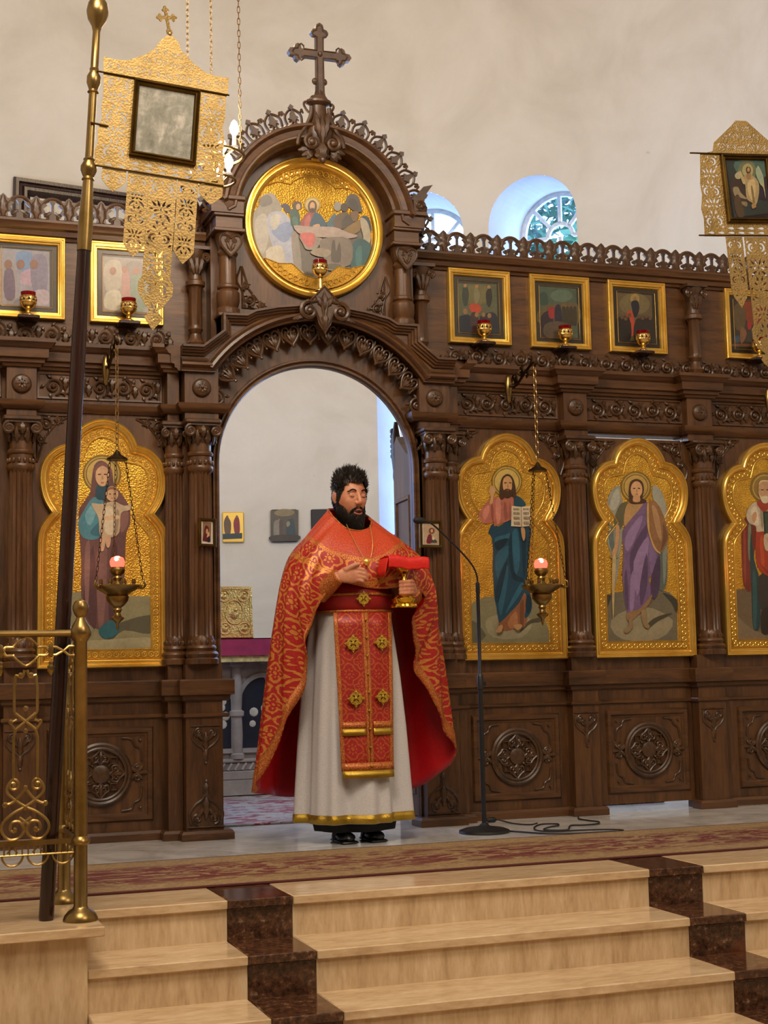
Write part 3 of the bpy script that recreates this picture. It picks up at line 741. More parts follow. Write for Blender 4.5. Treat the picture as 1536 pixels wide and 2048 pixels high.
# crest of the arch
def arch_crest():
    mb = MB()
    mb.tube(up3(smooth2([(-.04, .0), (-.047, .04), (-.036, .068), (0, .09), (.036, .068), (.047, .04), (.04, 0)], 4, False), 0), .0075, 6)
    d = [(0, .118), (.016, .102), (.006, .09), (0, .084), (-.006, .09), (-.016, .102)]; mb.plate(d[::-1], (), -.008, .008)
    fl_ = [(0, .012), (.012, .03), (.03, .04), (.016, .052), (.012, .07), (0, .086), (-.012, .07), (-.016, .052), (-.03, .04), (-.012, .03)]; mb.plate(fl_, (), -.008, .008)
    for s in (-1, 1):
        mb.tube(up3(smooth2([(s*.034, .0), (s*.016, .0), (s*.008, .02), (s*.018, .03), (s*.024, .02)], 4, False), 0), .007, 5)
        mb.tube(up3(smooth2([(s*.04, .06), (s*.05, .07), (s*.058, .084), (s*.061, .06)], 3, False), 0), .006, 5)
    mb.sweep([(-.06, -.006), (.06, -.006)], [(-.008, -.008), (-.008, .008), (.012, .008), (.012, -.008)], pclosed=True)
    return mb
acm = arch_crest().mesh('arch_crest_ornament', WCv)
for s in (-1, 1):
    for i in range(7):
        a = math.radians(90-s*(13.2+11.6*i)); link('arch_crest_ornament', acm, ico, (.553*math.cos(a), -.2, 3.24+.553*math.sin(a)), (0, PI/2-a, 0))
    mb = MB(); L = [(0, 0), (.04, .02), (.06, .06), (.075, .11), (.115, .165), (.06, .15), (.025, .11), (.0, .08)]
    mb.plate(L, (), -.21, -.185); mb.tube(up3(spiral(.035, .04, .03, .004, 0, 1.5, 18), -.21), .008, 5)
    (mb if s > 0 else mb.mirrored()).build('arch_crest_leaf', WCv, ico, (s*.55, 0, 3.35))
    # carved bracket leaf on the flank of the tower, behind the arch foot
    mb = MB()
    for k in range(5): mb.tube([(.02*k-.02, .02-.01*k, -.16+.02*k), (.05+.012*k, .02, -.02+.03*k), (.10, .03, .10-.02*k)], [.016, .02, .012], 6)
    mb.tube([(0, .03, -.17), (.03, .04, -.06), (.06, .05, .08)], [.03, .05, .03], 8)
    (mb if s > 0 else mb.mirrored()).build('flank_bracket', M['wood_dark'], ico, (s*.60, 0, 3.36))
# finial under the cross and the cross itself
def finial():
    mb = MB().lathe([(.055, .0), (.075, .05), (.082, .10), (.065, .16), (.045, .22), (.042, .255), (.055, .262), (.07, .272), (.07, .285), (.055, .292), (.045, .31)], c=(0, 0, 0), seg=20, sy=.7)
    for s in (-1, 1):
        mb.tube(up3(smooth2([(s*.13, .02), (s*.12, .07), (s*.085, .12), (s*.055, .19), (s*.05, .24)], 4, False), -.03), .012, 6)
        mb.tube(up3(spiral(s*.06, .03, .045, .008, PI/2, -s*1.6, 22), -.06), .011, 6); mb.ball((s*.06, -.062, .03), .02, 8, 6)
        mb.tube(up3(smooth2([(s*.055, .215), (s*.07, .23), (s*.085, .26), (s*.075, .275), (s*.066, .262)], 4, False), 0), .007, 5)
        for k in range(3): mb.leaf(s*.05, .0-.012*k, PI/2-s*(1.75+.3*k), .085-.015*k, .05, -.04, .02)
        mb.leaf(s*.015, .06, PI/2-s*.15, .15, .05, -.055, .02)
    mb.leaf(0, .02, PI/2, .17, .05, -.058, .02); mb.leaf(0, .04, -PI/2, .12, .10, -.05, .025); mb.ball((0, -.06, -.065), .018, 8, 5)
    return mb
finial().build('finial', WCv, ico, (.004, -.22, 3.635))
def cross_outline(w, h, t, up_):
    """latin cross with trefoil ends, origin at foot"""
    lobe = t*1.05
    def foil(cx, cz, a): return [(cx+lobe*math.cos(math.radians(a+d))*k, cz+lobe*math.sin(math.radians(a+d))*k) for d, k in ((-112, .95), (-90, 1.15), (-68, 1.0), (-45, .72), (-22, 1.12), (0, 1.3), (22, 1.12), (45, .72), (68, 1.0), (90, 1.15), (112, .95))]
    zc = up_; b = t*.5
    L = [(b, 0), (b*.95, zc-b)]+[(w-lobe*.9, zc-b)]+foil(w-lobe*.5, zc, 0)+[(w-lobe*.9, zc+b), (b, zc+b), (b, h-lobe*.9)]+foil(0, h-lobe*.5, 90)+[(-b, h-lobe*.9), (-b, zc+b), (-w+lobe*.9, zc+b)]+foil(-w+lobe*.5, zc, 180)+[(-w+lobe*.9, zc-b), (-b*.95, zc-b), (-b, 0)]
    return L
co = cross_outline(.146, .40, .042, .255)
cr = MB().plate(co, (), -.018, .018)
inn = [(x*.86, .255+(z-.255)*.93) for x, z in co]
cr.tube(up3(inn, -.018), .005, 5, closed=True); cr.ball((0, -.02, .255), .014, 8, 5)
cr.lathe([(.05, -.01), (.034, .02), (.024, .06), (.022, .09)], seg=16, sy=.7)
for s in (-1, 1): cr.ball((s*.025, 0, .105), .02, 8, 5, sy=.8)
cr.build('cross', WCv, ico, (.018, -.2, 3.935))
PAINT={
'teacher':"7f7a5c|-239,316 -150,357 -56,347 124,358 182,294 232,163 230,93 -246,100;5d5a46:-242,226 -156,139 -246,100;948d70:-154,225 -16,262 130,222 63,126 -115,129;7a6222:95,1009 89,981 75,955 52,934 25,920 -5,915 -34,919 -60,932 -81,952 -94,977 -97,1005 -92,1033 -78,1059 -56,1080 -28,1094 1,1099 31,1095 57,1083 79,1063 91,1037;b99a4a:87,1009 81,983 68,959 47,940 23,927 -5,923 -32,926 -56,938 -74,956 -86,979 -89,1005 -84,1031 -70,1055 -50,1074 -26,1087 1,1091 28,1088 52,1077 71,1058 83,1035;6e5a24:79,1009 73,985 61,964 43,947 20,936 -4,931 -28,935 -50,945 -68,961 -78,982 -81,1005 -77,1029 -64,1050 -46,1067 -24,1079 0,1083 25,1080 47,1069 64,1053 75,1032;c8ad5e:73,1009 69,986 57,966 40,950 19,940 -4,936 -26,939 -48,948 -64,964 -74,983 -77,1005 -72,1028 -60,1048 -44,1064 -22,1074 0,1079 23,1076 44,1066 60,1050 70,1031;4d4936:49,158 103,215 156,233 192,240 190,214 120,204 73,168;8a5a3a:-81,201 -62,242 8,284 81,378 107,293 83,189 16,174 -52,164;a8714b:-22,211 30,273 39,189 -2,174;6e4429:54,294 79,336 75,194 56,189;1d4458:-94,767 -115,740 -124,714 -105,688 -99,609 -104,530 -102,425 -99,347 -89,295 -77,216 -56,221 2,273 55,325 87,378 101,325 81,241 105,246 129,293 125,356 105,451 115,557 130,663 139,743 93,759 58,753 13,789 -62,751;2c6077:-88,683 -24,704 10,715 -14,662 -66,630;2a5b70:-86,583 -15,641 1,609 -54,504 -78,451;2a5b70:-74,399 -18,530 -15,451 -48,294 -70,253;2c6077:22,715 57,726 63,557 37,478 22,557;143444:16,715 21,504 83,457 77,441 14,462 -5,609;143444:79,689 103,716 97,504 83,478;102c3a:-89,661 -2,683 -66,614;143444:-91,399 -12,567 -77,321;2c6077:58,425 81,409 20,320 -38,263;123040:103,367 125,346 123,293 99,262 89,304;b06a58:-92,915 -127,888 -163,850 -186,808 -165,771 -120,766 -91,777 -89,751 -50,767 7,787 20,821 39,896 34,917 0,925 -46,916;c88570:-76,894 -46,905 -50,789 -74,772;8f5145:-104,893 -91,851 -94,777 -107,809;c88570:-158,829 -122,872 -118,830 -148,782;94584a:-18,895 -4,810 -22,784 -28,847;9a5c4e:11,896 19,827 1,794;23495a:40,925 81,915 111,876 73,864 39,868;c39a6a:-115,957 -99,983 -78,968 -74,950 -89,926 -96,883 -115,877 -107,915;4a3220:45,981 41,955 30,932 14,917 -3,911 -20,916 -34,931 -44,953 -46,979 -42,1006 -32,1029 -16,1044 1,1050 19,1045 33,1030 42,1008;c89b68:30,992 27,974 20,958 10,948 -2,944 -14,948 -24,957 -30,973 -32,990 -28,1008 -22,1024 -11,1034 1,1038 13,1035 22,1025 29,1010;a87a4e:3,1007 5,981 11,974 -3,973;4a321f:-28,953 -2,967 24,954 19,928 -1,917 -22,927;8a4a3a:-10,959 10,959 0,954;3a281a|-22,1001 -6,1003 -7,997 -22,996;3a281a|8,1003 24,1002 23,997 9,998;4a3220:-46,990 -32,1017 -30,943 -22,916 -46,905 -54,937;4a3220:29,1013 45,992 49,928 34,912 27,944;cfc3a6|20,868 79,864 136,870 134,756 79,750 13,753;8e8468|77,864 81,864 81,750 75,750;7b6d55|30,855 68,855 68,844 30,844;7b6d55|91,856 126,857 126,846 91,845;cfc3a6|37,856 39,856 39,843 37,843;cfc3a6|99,858 101,858 101,844 99,844;cfc3a6|45,856 47,856 48,843 45,843;cfc3a6|105,858 109,858 109,844 105,844;cfc3a6|53,856 55,856 56,844 53,844;cfc3a6|113,858 115,858 115,845 113,844;cfc3a6|61,856 64,856 64,844 61,844;cfc3a6|120,858 123,858 123,845 121,845;7b6d55|29,833 67,832 67,821 29,821;7b6d55|91,833 125,835 125,823 91,822;cfc3a6|36,833 38,833 39,820 36,820;cfc3a6|97,835 99,835 99,821 97,821;cfc3a6|44,833 47,833 47,821 44,821;cfc3a6|105,835 107,835 107,821 105,821;cfc3a6|52,833 55,833 55,821 53,821;cfc3a6|112,835 114,835 115,822 112,822;cfc3a6|60,834 63,834 63,821 61,821;cfc3a6|120,835 122,835 122,822 120,822;7b6d55|28,807 66,806 66,795 28,795;7b6d55|91,807 125,808 124,797 89,796;cfc3a6|35,807 38,807 38,794 35,794;cfc3a6|97,809 99,809 99,795 97,795;cfc3a6|43,807 46,807 46,795 44,795;cfc3a6|105,809 107,809 107,795 105,795;cfc3a6|52,807 54,807 54,795 52,795;cfc3a6|111,809 114,809 114,795 111,795;cfc3a6|60,808 62,808 62,795 60,795;cfc3a6|119,809 121,809 121,796 119,796;7b6d55|27,778 66,778 65,767 27,767;7b6d55|89,779 124,780 123,769 89,767;cfc3a6|34,779 37,779 37,766 35,766;cfc3a6|95,780 97,780 99,767 95,767;cfc3a6|42,779 45,779 45,766 43,766;cfc3a6|103,780 105,780 105,767 103,767;cfc3a6|51,779 53,779 53,767 51,766;cfc3a6|110,781 113,781 113,767 110,767;cfc3a6|59,779 61,779 61,767 59,767;cfc3a6|118,781 120,781 120,767 118,767;bb8f60:69,742 93,737 93,684 79,673;b48a5c:-104,165 -75,196 -60,190 -70,159 -93,154;b48a5c:5,195 51,199 56,184 32,166 16,174",
'mother':"8b8463|-236,368 -112,394 -34,350 89,367 239,366 243,101 -236,108;5a5644:18,201 239,269 243,172 106,191 36,139;a39a78:-232,195 -103,141 230,154 238,101 -231,108;7a6428:92,999 88,970 76,944 58,922 34,906 7,898 -21,897 -48,905 -71,919 -89,940 -101,966 -105,994 -101,1022 -90,1048 -71,1070 -48,1086 -21,1095 7,1096 34,1088 58,1074 76,1053 88,1027;b8974a:83,998 79,972 69,949 52,929 30,914 6,906 -20,906 -44,913 -66,926 -82,945 -93,969 -96,994 -93,1020 -82,1044 -66,1064 -44,1078 -20,1086 6,1087 31,1080 52,1067 69,1047 80,1024;6e5a2a:76,998 73,974 63,952 47,934 27,921 5,913 -19,913 -41,919 -61,932 -76,949 -86,971 -89,994 -86,1018 -76,1040 -61,1058 -41,1072 -19,1079 5,1080 28,1074 48,1061 63,1043 73,1022;bfa25c:71,998 68,976 58,955 44,938 25,925 4,919 -18,918 -39,924 -58,936 -72,952 -81,972 -84,994 -81,1017 -72,1037 -57,1054 -39,1067 -18,1074 4,1074 25,1069 44,1057 59,1040 68,1020;6b4a48:-7,1066 -46,1040 -60,959 -68,897 -103,843 -125,798 -121,675 -112,543 -112,368 -86,245 -34,201 36,192 80,279 107,455 116,677 138,740 134,829 90,900 55,944 42,1024;55393c:-103,368 -51,631 -34,228 -77,245;7d5a56:-34,587 19,605 1,236 -25,227;50373a:37,588 72,615 62,279 27,227;83625d:-94,605 -68,631 -77,315 -94,368;85605a:81,828 125,811 125,740 90,695;2f5f68:-21,201 36,244 80,226 71,174 18,148 -16,166;4f8595:-51,875 -103,799 -129,737 -103,666 -33,658 -7,711 -7,791 2,854;6fa2ae:-94,781 -51,844 -33,809 -68,728;3a6a7c:-68,693 -7,756 -16,676;2c4a58:-33,933 37,935 19,872 -33,866;c9a27c:30,988 27,967 20,949 8,936 -5,932 -19,936 -30,948 -38,965 -40,987 -38,1008 -30,1026 -19,1038 -5,1043 8,1039 20,1027 27,1009;7a504b:-46,1022 -5,1057 42,1024 46,962 30,1015 -5,1039 -38,1009 -40,942;4a3020|-28,996 -12,998 -12,992 -28,990;4a3020|2,998 18,997 18,991 2,992;a3654f:-14,953 5,954 -4,946;b08560:-5,992 0,971 -9,969;bda88a:11,845 55,855 108,833 148,843 134,811 90,793 81,695 37,668 -16,676 -25,764 -51,817 -60,844 -16,840;d3c3a6:2,809 46,823 54,694 10,694;9d8a72:63,801 81,802 72,703 56,686;d0b08c:2,774 72,784 81,766 10,754;c7a27e:76,895 73,878 64,864 51,856 37,856 24,864 15,877 12,894 16,911 24,925 37,933 51,933 64,926 73,912;8a5f42:12,903 24,924 55,930 77,904 64,913 37,917 19,906;4a3020|28,894 39,895 39,891 28,890;4a3020|50,896 61,895 61,890 50,891;a3654f:37,873 51,873 44,868;c9a484:-16,672 10,663 1,601 -16,605;c9a484:10,672 37,668 30,619 15,621",
'warrior':"6b6350|-258,342 -193,376 -59,386 88,405 178,375 224,335 219,79 -263,86;8f8468:-211,218 -7,296 193,214 97,106 -149,109;3d3a30:-258,342 -205,356 -243,258 -258,160;45412f:10,176 69,226 172,255 183,245 91,205 32,166;3a3830:132,375 224,335 220,254 187,315;7c6428:86,996 80,969 67,945 47,924 22,910 -6,902 -35,901 -63,908 -86,922 -104,942 -115,965 -118,991 -113,1018 -100,1042 -80,1062 -55,1077 -27,1086 2,1086 29,1079 53,1066 72,1046 83,1022;b59448:74,995 69,972 58,950 40,932 18,919 -7,912 -33,911 -58,917 -79,930 -95,947 -104,968 -107,992 -102,1015 -91,1037 -73,1055 -51,1068 -26,1076 0,1076 24,1070 46,1058 62,1040 72,1019;6c5824:65,995 61,974 50,954 34,938 14,926 -8,920 -32,919 -54,925 -72,936 -87,952 -96,971 -98,992 -94,1013 -83,1033 -68,1049 -48,1061 -25,1068 -2,1068 20,1063 39,1051 54,1036 63,1016;bb9a50:59,995 55,975 46,957 31,942 12,931 -9,925 -31,924 -51,929 -69,940 -82,955 -90,972 -92,992 -89,1012 -79,1030 -64,1045 -45,1056 -24,1063 -3,1063 18,1058 35,1048 49,1033 57,1015;8f8f80:-128,1001 -174,975 -207,914 -224,844 -222,754 -215,654 -191,575 -181,396 -126,655 -105,876 -119,956;a9a898:-134,986 -170,945 -195,874 -162,855 -126,916;5f6a64:-210,774 -177,774 -178,605 -204,654;9a9a8a:99,1006 143,982 174,911 182,830 152,799 110,879 90,950;566058:98,626 168,657 165,455 133,385 101,425;7a8278:144,627 175,677 161,506 140,425;5e5a40:-116,896 -151,845 -172,765 -128,745 -97,816 -71,897;b08a5a:-59,907 -95,856 -104,765 -54,756 18,847 20,908;71587c:49,914 -5,857 -75,786 -117,725 -116,615 -128,475 -122,356 -109,257 -100,217 -31,266 39,316 59,375 45,455 92,496 111,657 58,727 48,818;8c7398:-102,695 -6,817 15,797 -83,615;54405e:-72,605 43,777 46,727 -56,455;8c7398:-52,555 51,707 33,556 -38,356;54405e:-99,505 -97,296 -113,296 -118,455;8c7398:-78,455 -43,505 -63,296 -89,257;54405e:-18,416 35,606 33,435 -13,296;7a6288:55,676 98,626 82,516 53,496;473550:63,475 120,596 112,415 74,335 53,375;8a6a48:-109,257 -19,286 58,365 39,311 -31,251 -100,207;8a6440:56,899 100,915 143,860 179,759 183,688 156,637 126,606 88,646 58,737 48,828;a8825a:81,879 110,869 134,778 135,677 104,737;6b4a30:151,779 180,708 145,637 126,617 147,697;c09a5a:51,894 61,897 60,737 93,641 126,606 115,604 82,636 49,737 45,828;b88e64:-161,760 -138,755 -148,655 -167,595 -190,580 -189,620 -171,655;8a7a50:-201,590 -157,590 -157,575 -202,575;b8a070:-191,575 -168,575 -184,396 -200,218 -203,356;4a2e1e:-67,977 -54,1023 -15,1041 23,1025 33,979 21,928 49,914 20,898 -59,897 -69,937;c99c70:22,979 19,960 9,944 -3,934 -18,930 -33,933 -45,943 -53,959 -55,978 -51,996 -42,1012 -29,1023 -14,1027 0,1024 13,1013 20,998;c4966a:-35,943 -1,943 3,908 -42,907;3a281c|-40,986 -24,988 -24,982 -40,981;3a281c|-8,989 8,987 8,982 -8,983;a05a48:-26,953 -7,953 -17,947;b0835a:-16,983 -11,965 -21,964;8a7250:-100,222 -78,217 -77,177 -114,143 -136,153 -101,187;8a7250:-19,266 15,276 17,206 35,181 21,166 -6,186",
'elder':"6a5a44|-257,388 -182,397 7,394 134,393 116,82 -263,87;7c6a50:-252,237 -150,157 -8,116 -10,83 -260,87;7c6428:97,1011 91,984 78,960 57,939 32,925 3,917 -26,916 -53,923 -77,937 -95,957 -106,980 -109,1006 -103,1033 -90,1057 -69,1077 -44,1092 -16,1100 14,1101 41,1094 65,1080 84,1061 94,1037;b59448:81,1010 77,988 65,967 48,949 26,937 2,930 -23,930 -46,936 -66,947 -82,964 -91,984 -93,1007 -88,1029 -77,1050 -60,1067 -38,1080 -14,1087 11,1087 34,1082 55,1070 70,1053 79,1033;8a6f34:72,1010 68,990 57,971 42,955 23,944 1,938 -21,938 -42,943 -60,954 -74,969 -82,987 -84,1007 -80,1027 -69,1046 -54,1061 -35,1073 -13,1079 9,1079 30,1074 48,1064 62,1048 70,1030;6d2c20:-140,832 -178,765 -189,632 -190,467 -178,401 -141,381 -123,500 -78,766;8a3a28:-172,738 -156,738 -167,467 -180,434;6d7a62:-135,772 -116,766 -127,566 -145,599;1f3c40:-118,732 -104,566 -73,434 -88,170 -134,170 -134,368 -135,566;2c5052:-119,500 -96,434 -110,183 -133,177;35302a:-75,473 12,473 138,460 111,260 -74,275;2a2018:-71,262 1,275 -7,142 -75,130;2a2018:10,261 96,274 88,141 2,129;9a3820:-83,746 -33,740 27,734 123,741 109,500 37,470 -17,473 -69,507 -92,579;b04a2a:-58,700 -35,700 -37,533 -59,553;7a2818:-81,566 -16,487 15,480 -30,513;b9ab92:-69,920 -125,886 -147,838 -130,792 -85,773 -79,739 -25,740 25,700 123,741 131,876 63,922 -11,861;d0c4aa:-110,872 -71,886 -62,780 -99,792;93876f:-49,873 -19,847 -40,753;9a3c28:-69,923 -34,864 -11,861 37,915 63,929;b98e68:-108,839 -80,860 -74,833 -92,793 -105,806;22302a|-28,860 99,876 99,734 -28,723;3c4a3a|-19,852 34,859 27,735 -18,732;b9ab92:-30,720 26,720 54,634 21,627 -27,630;b98e68:-16,700 25,714 24,687 -5,680;b9926a:36,999 32,978 21,960 5,948 -12,943 -29,947 -43,959 -52,976 -54,997 -50,1019 -39,1037 -23,1049 -6,1054 11,1050 25,1038 34,1020;d2c6a8:-56,987 -48,954 -34,921 -12,911 12,921 30,955 37,989 22,955 -9,958 -40,954;cdb88f:-52,1021 -39,1048 -6,1054 27,1050 38,1023 19,1041 -6,1046 -32,1040;3a281c|-36,996 -17,997 -17,992 -36,990;3a281c|0,998 19,997 19,991 0,992",
'supper':"5f5648:-296,-17 -289,-272 -120,-271 18,-319 137,-263 269,-228 338,-73 280,56 89,41 -126,28;8d8577:-310,97 -294,151 -262,174 -225,178 -204,148 -186,123 -179,87 -232,40 -311,55 -332,74;6f675e:-305,139 -252,170 -231,125 -289,98;8f8779:-345,31 -311,81 -242,81 -217,21 -182,-113 -131,-256 -221,-262 -298,-200 -344,-99;a49d90:-327,22 -269,58 -255,-66 -288,-163 -323,-98;9c9fae:-253,60 -184,81 -137,48 -111,-34 -97,-106 -120,-255 -194,-250 -234,-117 -259,-25;7c88a6:-233,-23 -142,27 -117,-34 -165,-91 -218,-63;b0aa9c:-243,45 -190,65 -201,-4 -233,-23;b5ab98:-272,-146 -182,-113 -168,-248 -236,-248;857b6e:-128,-46 -90,-43 -72,-241 -109,-254;3c3340:-184,113 -162,128 -136,117 -131,80 -158,78 -168,98;2c4a38:-136,85 -109,103 -78,74 -84,10 -127,7 -131,49;4a3020:-65,123 -68,112 -76,102 -86,96 -98,95 -109,99 -116,108 -119,118 -116,130 -108,139 -97,145 -86,146 -75,142 -68,134;b8926a:-74,116 -75,108 -79,101 -84,98 -90,97 -95,100 -98,106 -99,114 -98,122 -94,128 -89,132 -84,133 -78,130 -75,124;3e6456:-121,50 -94,57 -89,15 -116,10;9c8648:41,138 38,123 29,109 17,99 1,92 -15,91 -30,95 -42,103 -50,115 -52,129 -49,144 -41,158 -28,168 -13,175 3,176 18,172 30,164 38,152;c2a75e:32,137 29,125 23,113 12,105 0,99 -13,98 -25,101 -35,108 -41,118 -44,130 -41,142 -34,154 -24,162 -12,168 1,169 14,166 23,159 30,149;8e4038:-67,43 -29,89 9,98 2,12 -73,6;a85a4c:-46,56 -19,74 -20,16 -52,10;2a4a5c:9,92 46,74 72,18 -20,10 -8,59;4a3020:20,125 17,110 10,97 -1,89 -12,88 -23,94 -30,106 -32,121 -29,136 -22,149 -11,157 0,158 11,152 18,140;c09468:9,127 7,117 3,109 -3,104 -10,103 -16,107 -20,115 -21,124 -19,134 -15,142 -9,147 -2,148 4,144 8,136;40281a:-16,111 3,113 -6,96;c09468:-4,17 29,28 34,12 2,7;3c6070:78,34 100,73 128,92 121,22 77,18;8a8478:162,137 160,126 153,116 144,110 134,109 125,113 118,122 116,133 119,145 125,155 135,161 145,162 154,158 160,149;5a4632:110,48 144,93 188,107 215,78 208,24 131,9;3e3022:199,135 197,125 191,116 182,111 172,110 163,114 158,121 156,131 158,142 164,151 173,156 183,157 191,153 197,145;443a2c:165,63 199,92 231,68 219,19 164,17;4a4238:189,183 217,212 256,205 271,168 281,115 232,122 194,145;3c342c:200,173 244,187 259,124 216,126;6a5030:215,110 259,114 247,59 220,67;7e6230:109,-6 164,4 225,46 275,72 263,7 196,-25 131,-20;253c48:275,88 319,86 334,12 302,31;a69c86:270,82 308,64 328,-10 316,-64 266,-84 250,-80 284,-34 274,18;2c5254:217,-82 267,-36 327,-74 297,-172 258,-228 209,-221;3c6a68:238,-113 272,-78 269,-201 242,-208;a08d80:-116,5 -20,8 115,16 197,-9 251,-21 207,-41 87,-45 -64,-46;8a7e70:-80,-47 22,-50 44,-59 10,-114 -43,-123 -64,-93;b85a52:-79,-37 1,-30 0,-88 -27,-109 -59,-88;75685a:55,-52 207,-46 204,-190 84,-198 32,-112;4e4236:103,-70 119,-63 124,-121 146,-67 150,-172 96,-176;8f8068:-22,-132 32,-107 96,-123 63,-158 -1,-152;7c6e5a:165,-203 159,-214 143,-223 119,-229 92,-231 68,-228 52,-221 46,-212 52,-201 69,-192 93,-186 119,-184 143,-186 160,-193;5a5244:154,-203 149,-210 135,-217 116,-221 95,-223 76,-221 63,-216 58,-210 63,-203 76,-196 95,-192 117,-190 136,-192 149,-196;a8926a:-109,-239 -67,-246 -57,-293 -99,-285",  # paler left figures have glare mixed into their colours
'risen':"2c3330|-91,120 172,145 179,-106 -80,-129;46605a:-45,118 109,139 136,70 40,7 -30,55;6a6a4c:57,82 51,61 37,44 18,33 -2,31 -20,39 -32,54 -36,73 -30,94 -16,111 3,122 23,124 41,117 53,102;9a9468:41,83 38,70 30,59 18,52 6,51 -5,56 -12,65 -14,78 -10,91 -2,103 9,109 21,111 32,106 39,96;2a2430:73,37 168,73 177,-35 53,-46;3a2c24:-80,37 -31,38 -8,-33 -6,-59 -73,-63;86785c:-70,2 -45,5 -34,-19 -8,-43 -15,-47 -54,-37 -68,-30;7a6a48:-40,-60 -9,-60 -10,-79 -25,-77;4a3a28:-73,-57 -47,-28 -28,-118 -64,-124;a09878:-55,58 -32,74 -28,44 -49,42;9c8860:-3,57 13,67 34,58 60,31 57,-19 36,-72 15,-63 -8,-43 -8,16 -19,42;b8a274:5,25 42,40 43,-6 25,-54 5,-31;7a6640:19,5 28,6 31,-59 21,-60;a89468:-30,71 -23,74 -10,40 -2,22 -20,21;8a6a44:4,63 25,65 21,43 5,42;3a2818:28,83 26,77 23,72 18,69 13,68 8,70 5,75 4,81 6,87 9,93 14,96 19,96 24,94 27,89;a87c50:23,83 22,78 20,75 17,72 14,72 11,74 9,77 9,82 10,86 12,90 15,92 18,93 21,91 23,87;a8a070:64,102 86,60 87,11 87,-43 80,5 63,28;8a9a80:64,96 83,57 81,16 60,36 50,73;a07a50:12,-71 24,-70 35,-80 14,-90",
'up1':"39342a|-153,172 148,175 147,-177 -158,-180;575a42|-128,134 115,143 114,-142 -131,-151;6b6440:89,81 78,54 50,31 9,18 -36,14 -75,23 -102,42 -111,67 -101,94 -73,116 -32,131 13,134 53,124 80,106;3a4036:-95,108 -73,124 -59,81 -71,10 -92,5 -104,62;7a7454:-26,103 -5,115 9,70 -8,25 -24,23;33302c:58,108 80,115 86,61 71,10 53,14 46,78;a0754a:-71,123 -72,118 -75,114 -79,111 -84,111 -88,112 -91,116 -92,120 -90,126 -87,130 -83,131 -78,132 -74,131 -71,127;a0754a:1,122 -1,118 -4,114 -8,111 -13,111 -17,112 -20,115 -21,120 -19,126 -16,130 -12,131 -7,132 -3,131 0,127;a0754a:77,124 76,119 73,115 69,114 64,114 60,115 57,119 56,123 57,128 60,132 65,135 69,135 74,132 76,130;a8442c:-61,6 -24,23 13,6 6,-30 -46,-32;232830:-131,-72 -89,-50 -52,-58 -44,-145 -128,-148;3f2c2a:-52,-47 -15,-35 3,-143 -50,-147;2a2e34:6,-54 49,-31 81,-24 112,-47 114,-142 3,-143;8a6644:-72,-30 -73,-36 -77,-42 -83,-46 -89,-46 -94,-43 -98,-38 -99,-30 -98,-23 -94,-18 -88,-14 -82,-14 -77,-17 -73,-22;8a6644:-2,-44 -4,-50 -8,-55 -13,-58 -18,-59 -23,-56 -27,-52 -28,-46 -26,-39 -23,-34 -17,-31 -12,-31 -7,-34 -4,-38;8a6644:77,-44 75,-51 72,-56 66,-59 61,-60 56,-58 52,-52 51,-46 53,-39 56,-34 62,-31 67,-30 72,-34 76,-38;8a6644:39,-42 37,-47 34,-52 29,-55 24,-55 20,-54 16,-50 16,-43 17,-38 20,-34 25,-30 30,-30 35,-32 38,-36",
'up3':"2f2820|-149,182 149,180 142,-172 -157,-175;5c4f36|-129,146 110,144 104,-140 -137,-140;6d6040:94,89 82,59 53,34 11,18 -34,17 -74,26 -101,47 -110,77 -98,106 -69,131 -28,147 17,150 57,139 85,118;94804a:26,119 23,105 13,94 1,87 -13,87 -26,91 -34,102 -36,115 -33,127 -24,139 -11,146 3,146 16,140 24,131;23222c:-26,99 11,105 23,59 2,9 -16,7 -32,73;8a6644:7,119 6,114 2,108 -3,106 -8,106 -13,107 -16,111 -17,118 -16,123 -12,127 -7,130 -2,131 3,128 6,123;a8432a:-66,21 -29,39 -14,-42 -26,-110 -53,-95;241f1c:-136,-17 -49,-3 -46,-135 -137,-140;2a2420:-3,-9 104,6 104,-140 -18,-139;5c4630:-110,9 -111,2 -115,-2 -120,-5 -125,-5 -129,-2 -133,2 -134,6 -132,13 -129,17 -124,19 -118,19 -114,18 -111,14;5c4630:-85,-1 -87,-6 -90,-10 -95,-14 -101,-14 -105,-11 -108,-7 -109,-2 -108,3 -104,9 -99,10 -94,11 -90,10 -86,5;5c4630:-61,-9 -63,-14 -66,-18 -71,-22 -76,-22 -81,-19 -84,-15 -85,-10 -84,-5 -80,-1 -75,2 -70,2 -65,1 -62,-3;5c4630:-35,13 -37,7 -40,2 -45,-1 -51,-1 -55,2 -58,6 -59,11 -58,17 -54,22 -49,23 -44,25 -39,22 -36,18;5c4630:28,10 27,5 23,-1 18,-3 13,-3 8,-2 5,2 4,9 5,14 9,18 14,22 19,22 24,19 27,15;5c4630:53,2 51,-5 48,-9 43,-11 37,-11 33,-10 29,-6 28,-1 30,6 33,10 38,13 44,13 48,10 52,6;5c4630:78,13 77,7 73,2 68,-1 63,-1 58,2 55,6 54,11 55,17 59,22 64,25 69,25 74,22 77,18;5c4630:103,5 101,-2 98,-6 93,-9 87,-9 83,-6 79,-2 79,2 80,9 84,13 88,15 94,15 99,14 102,10",
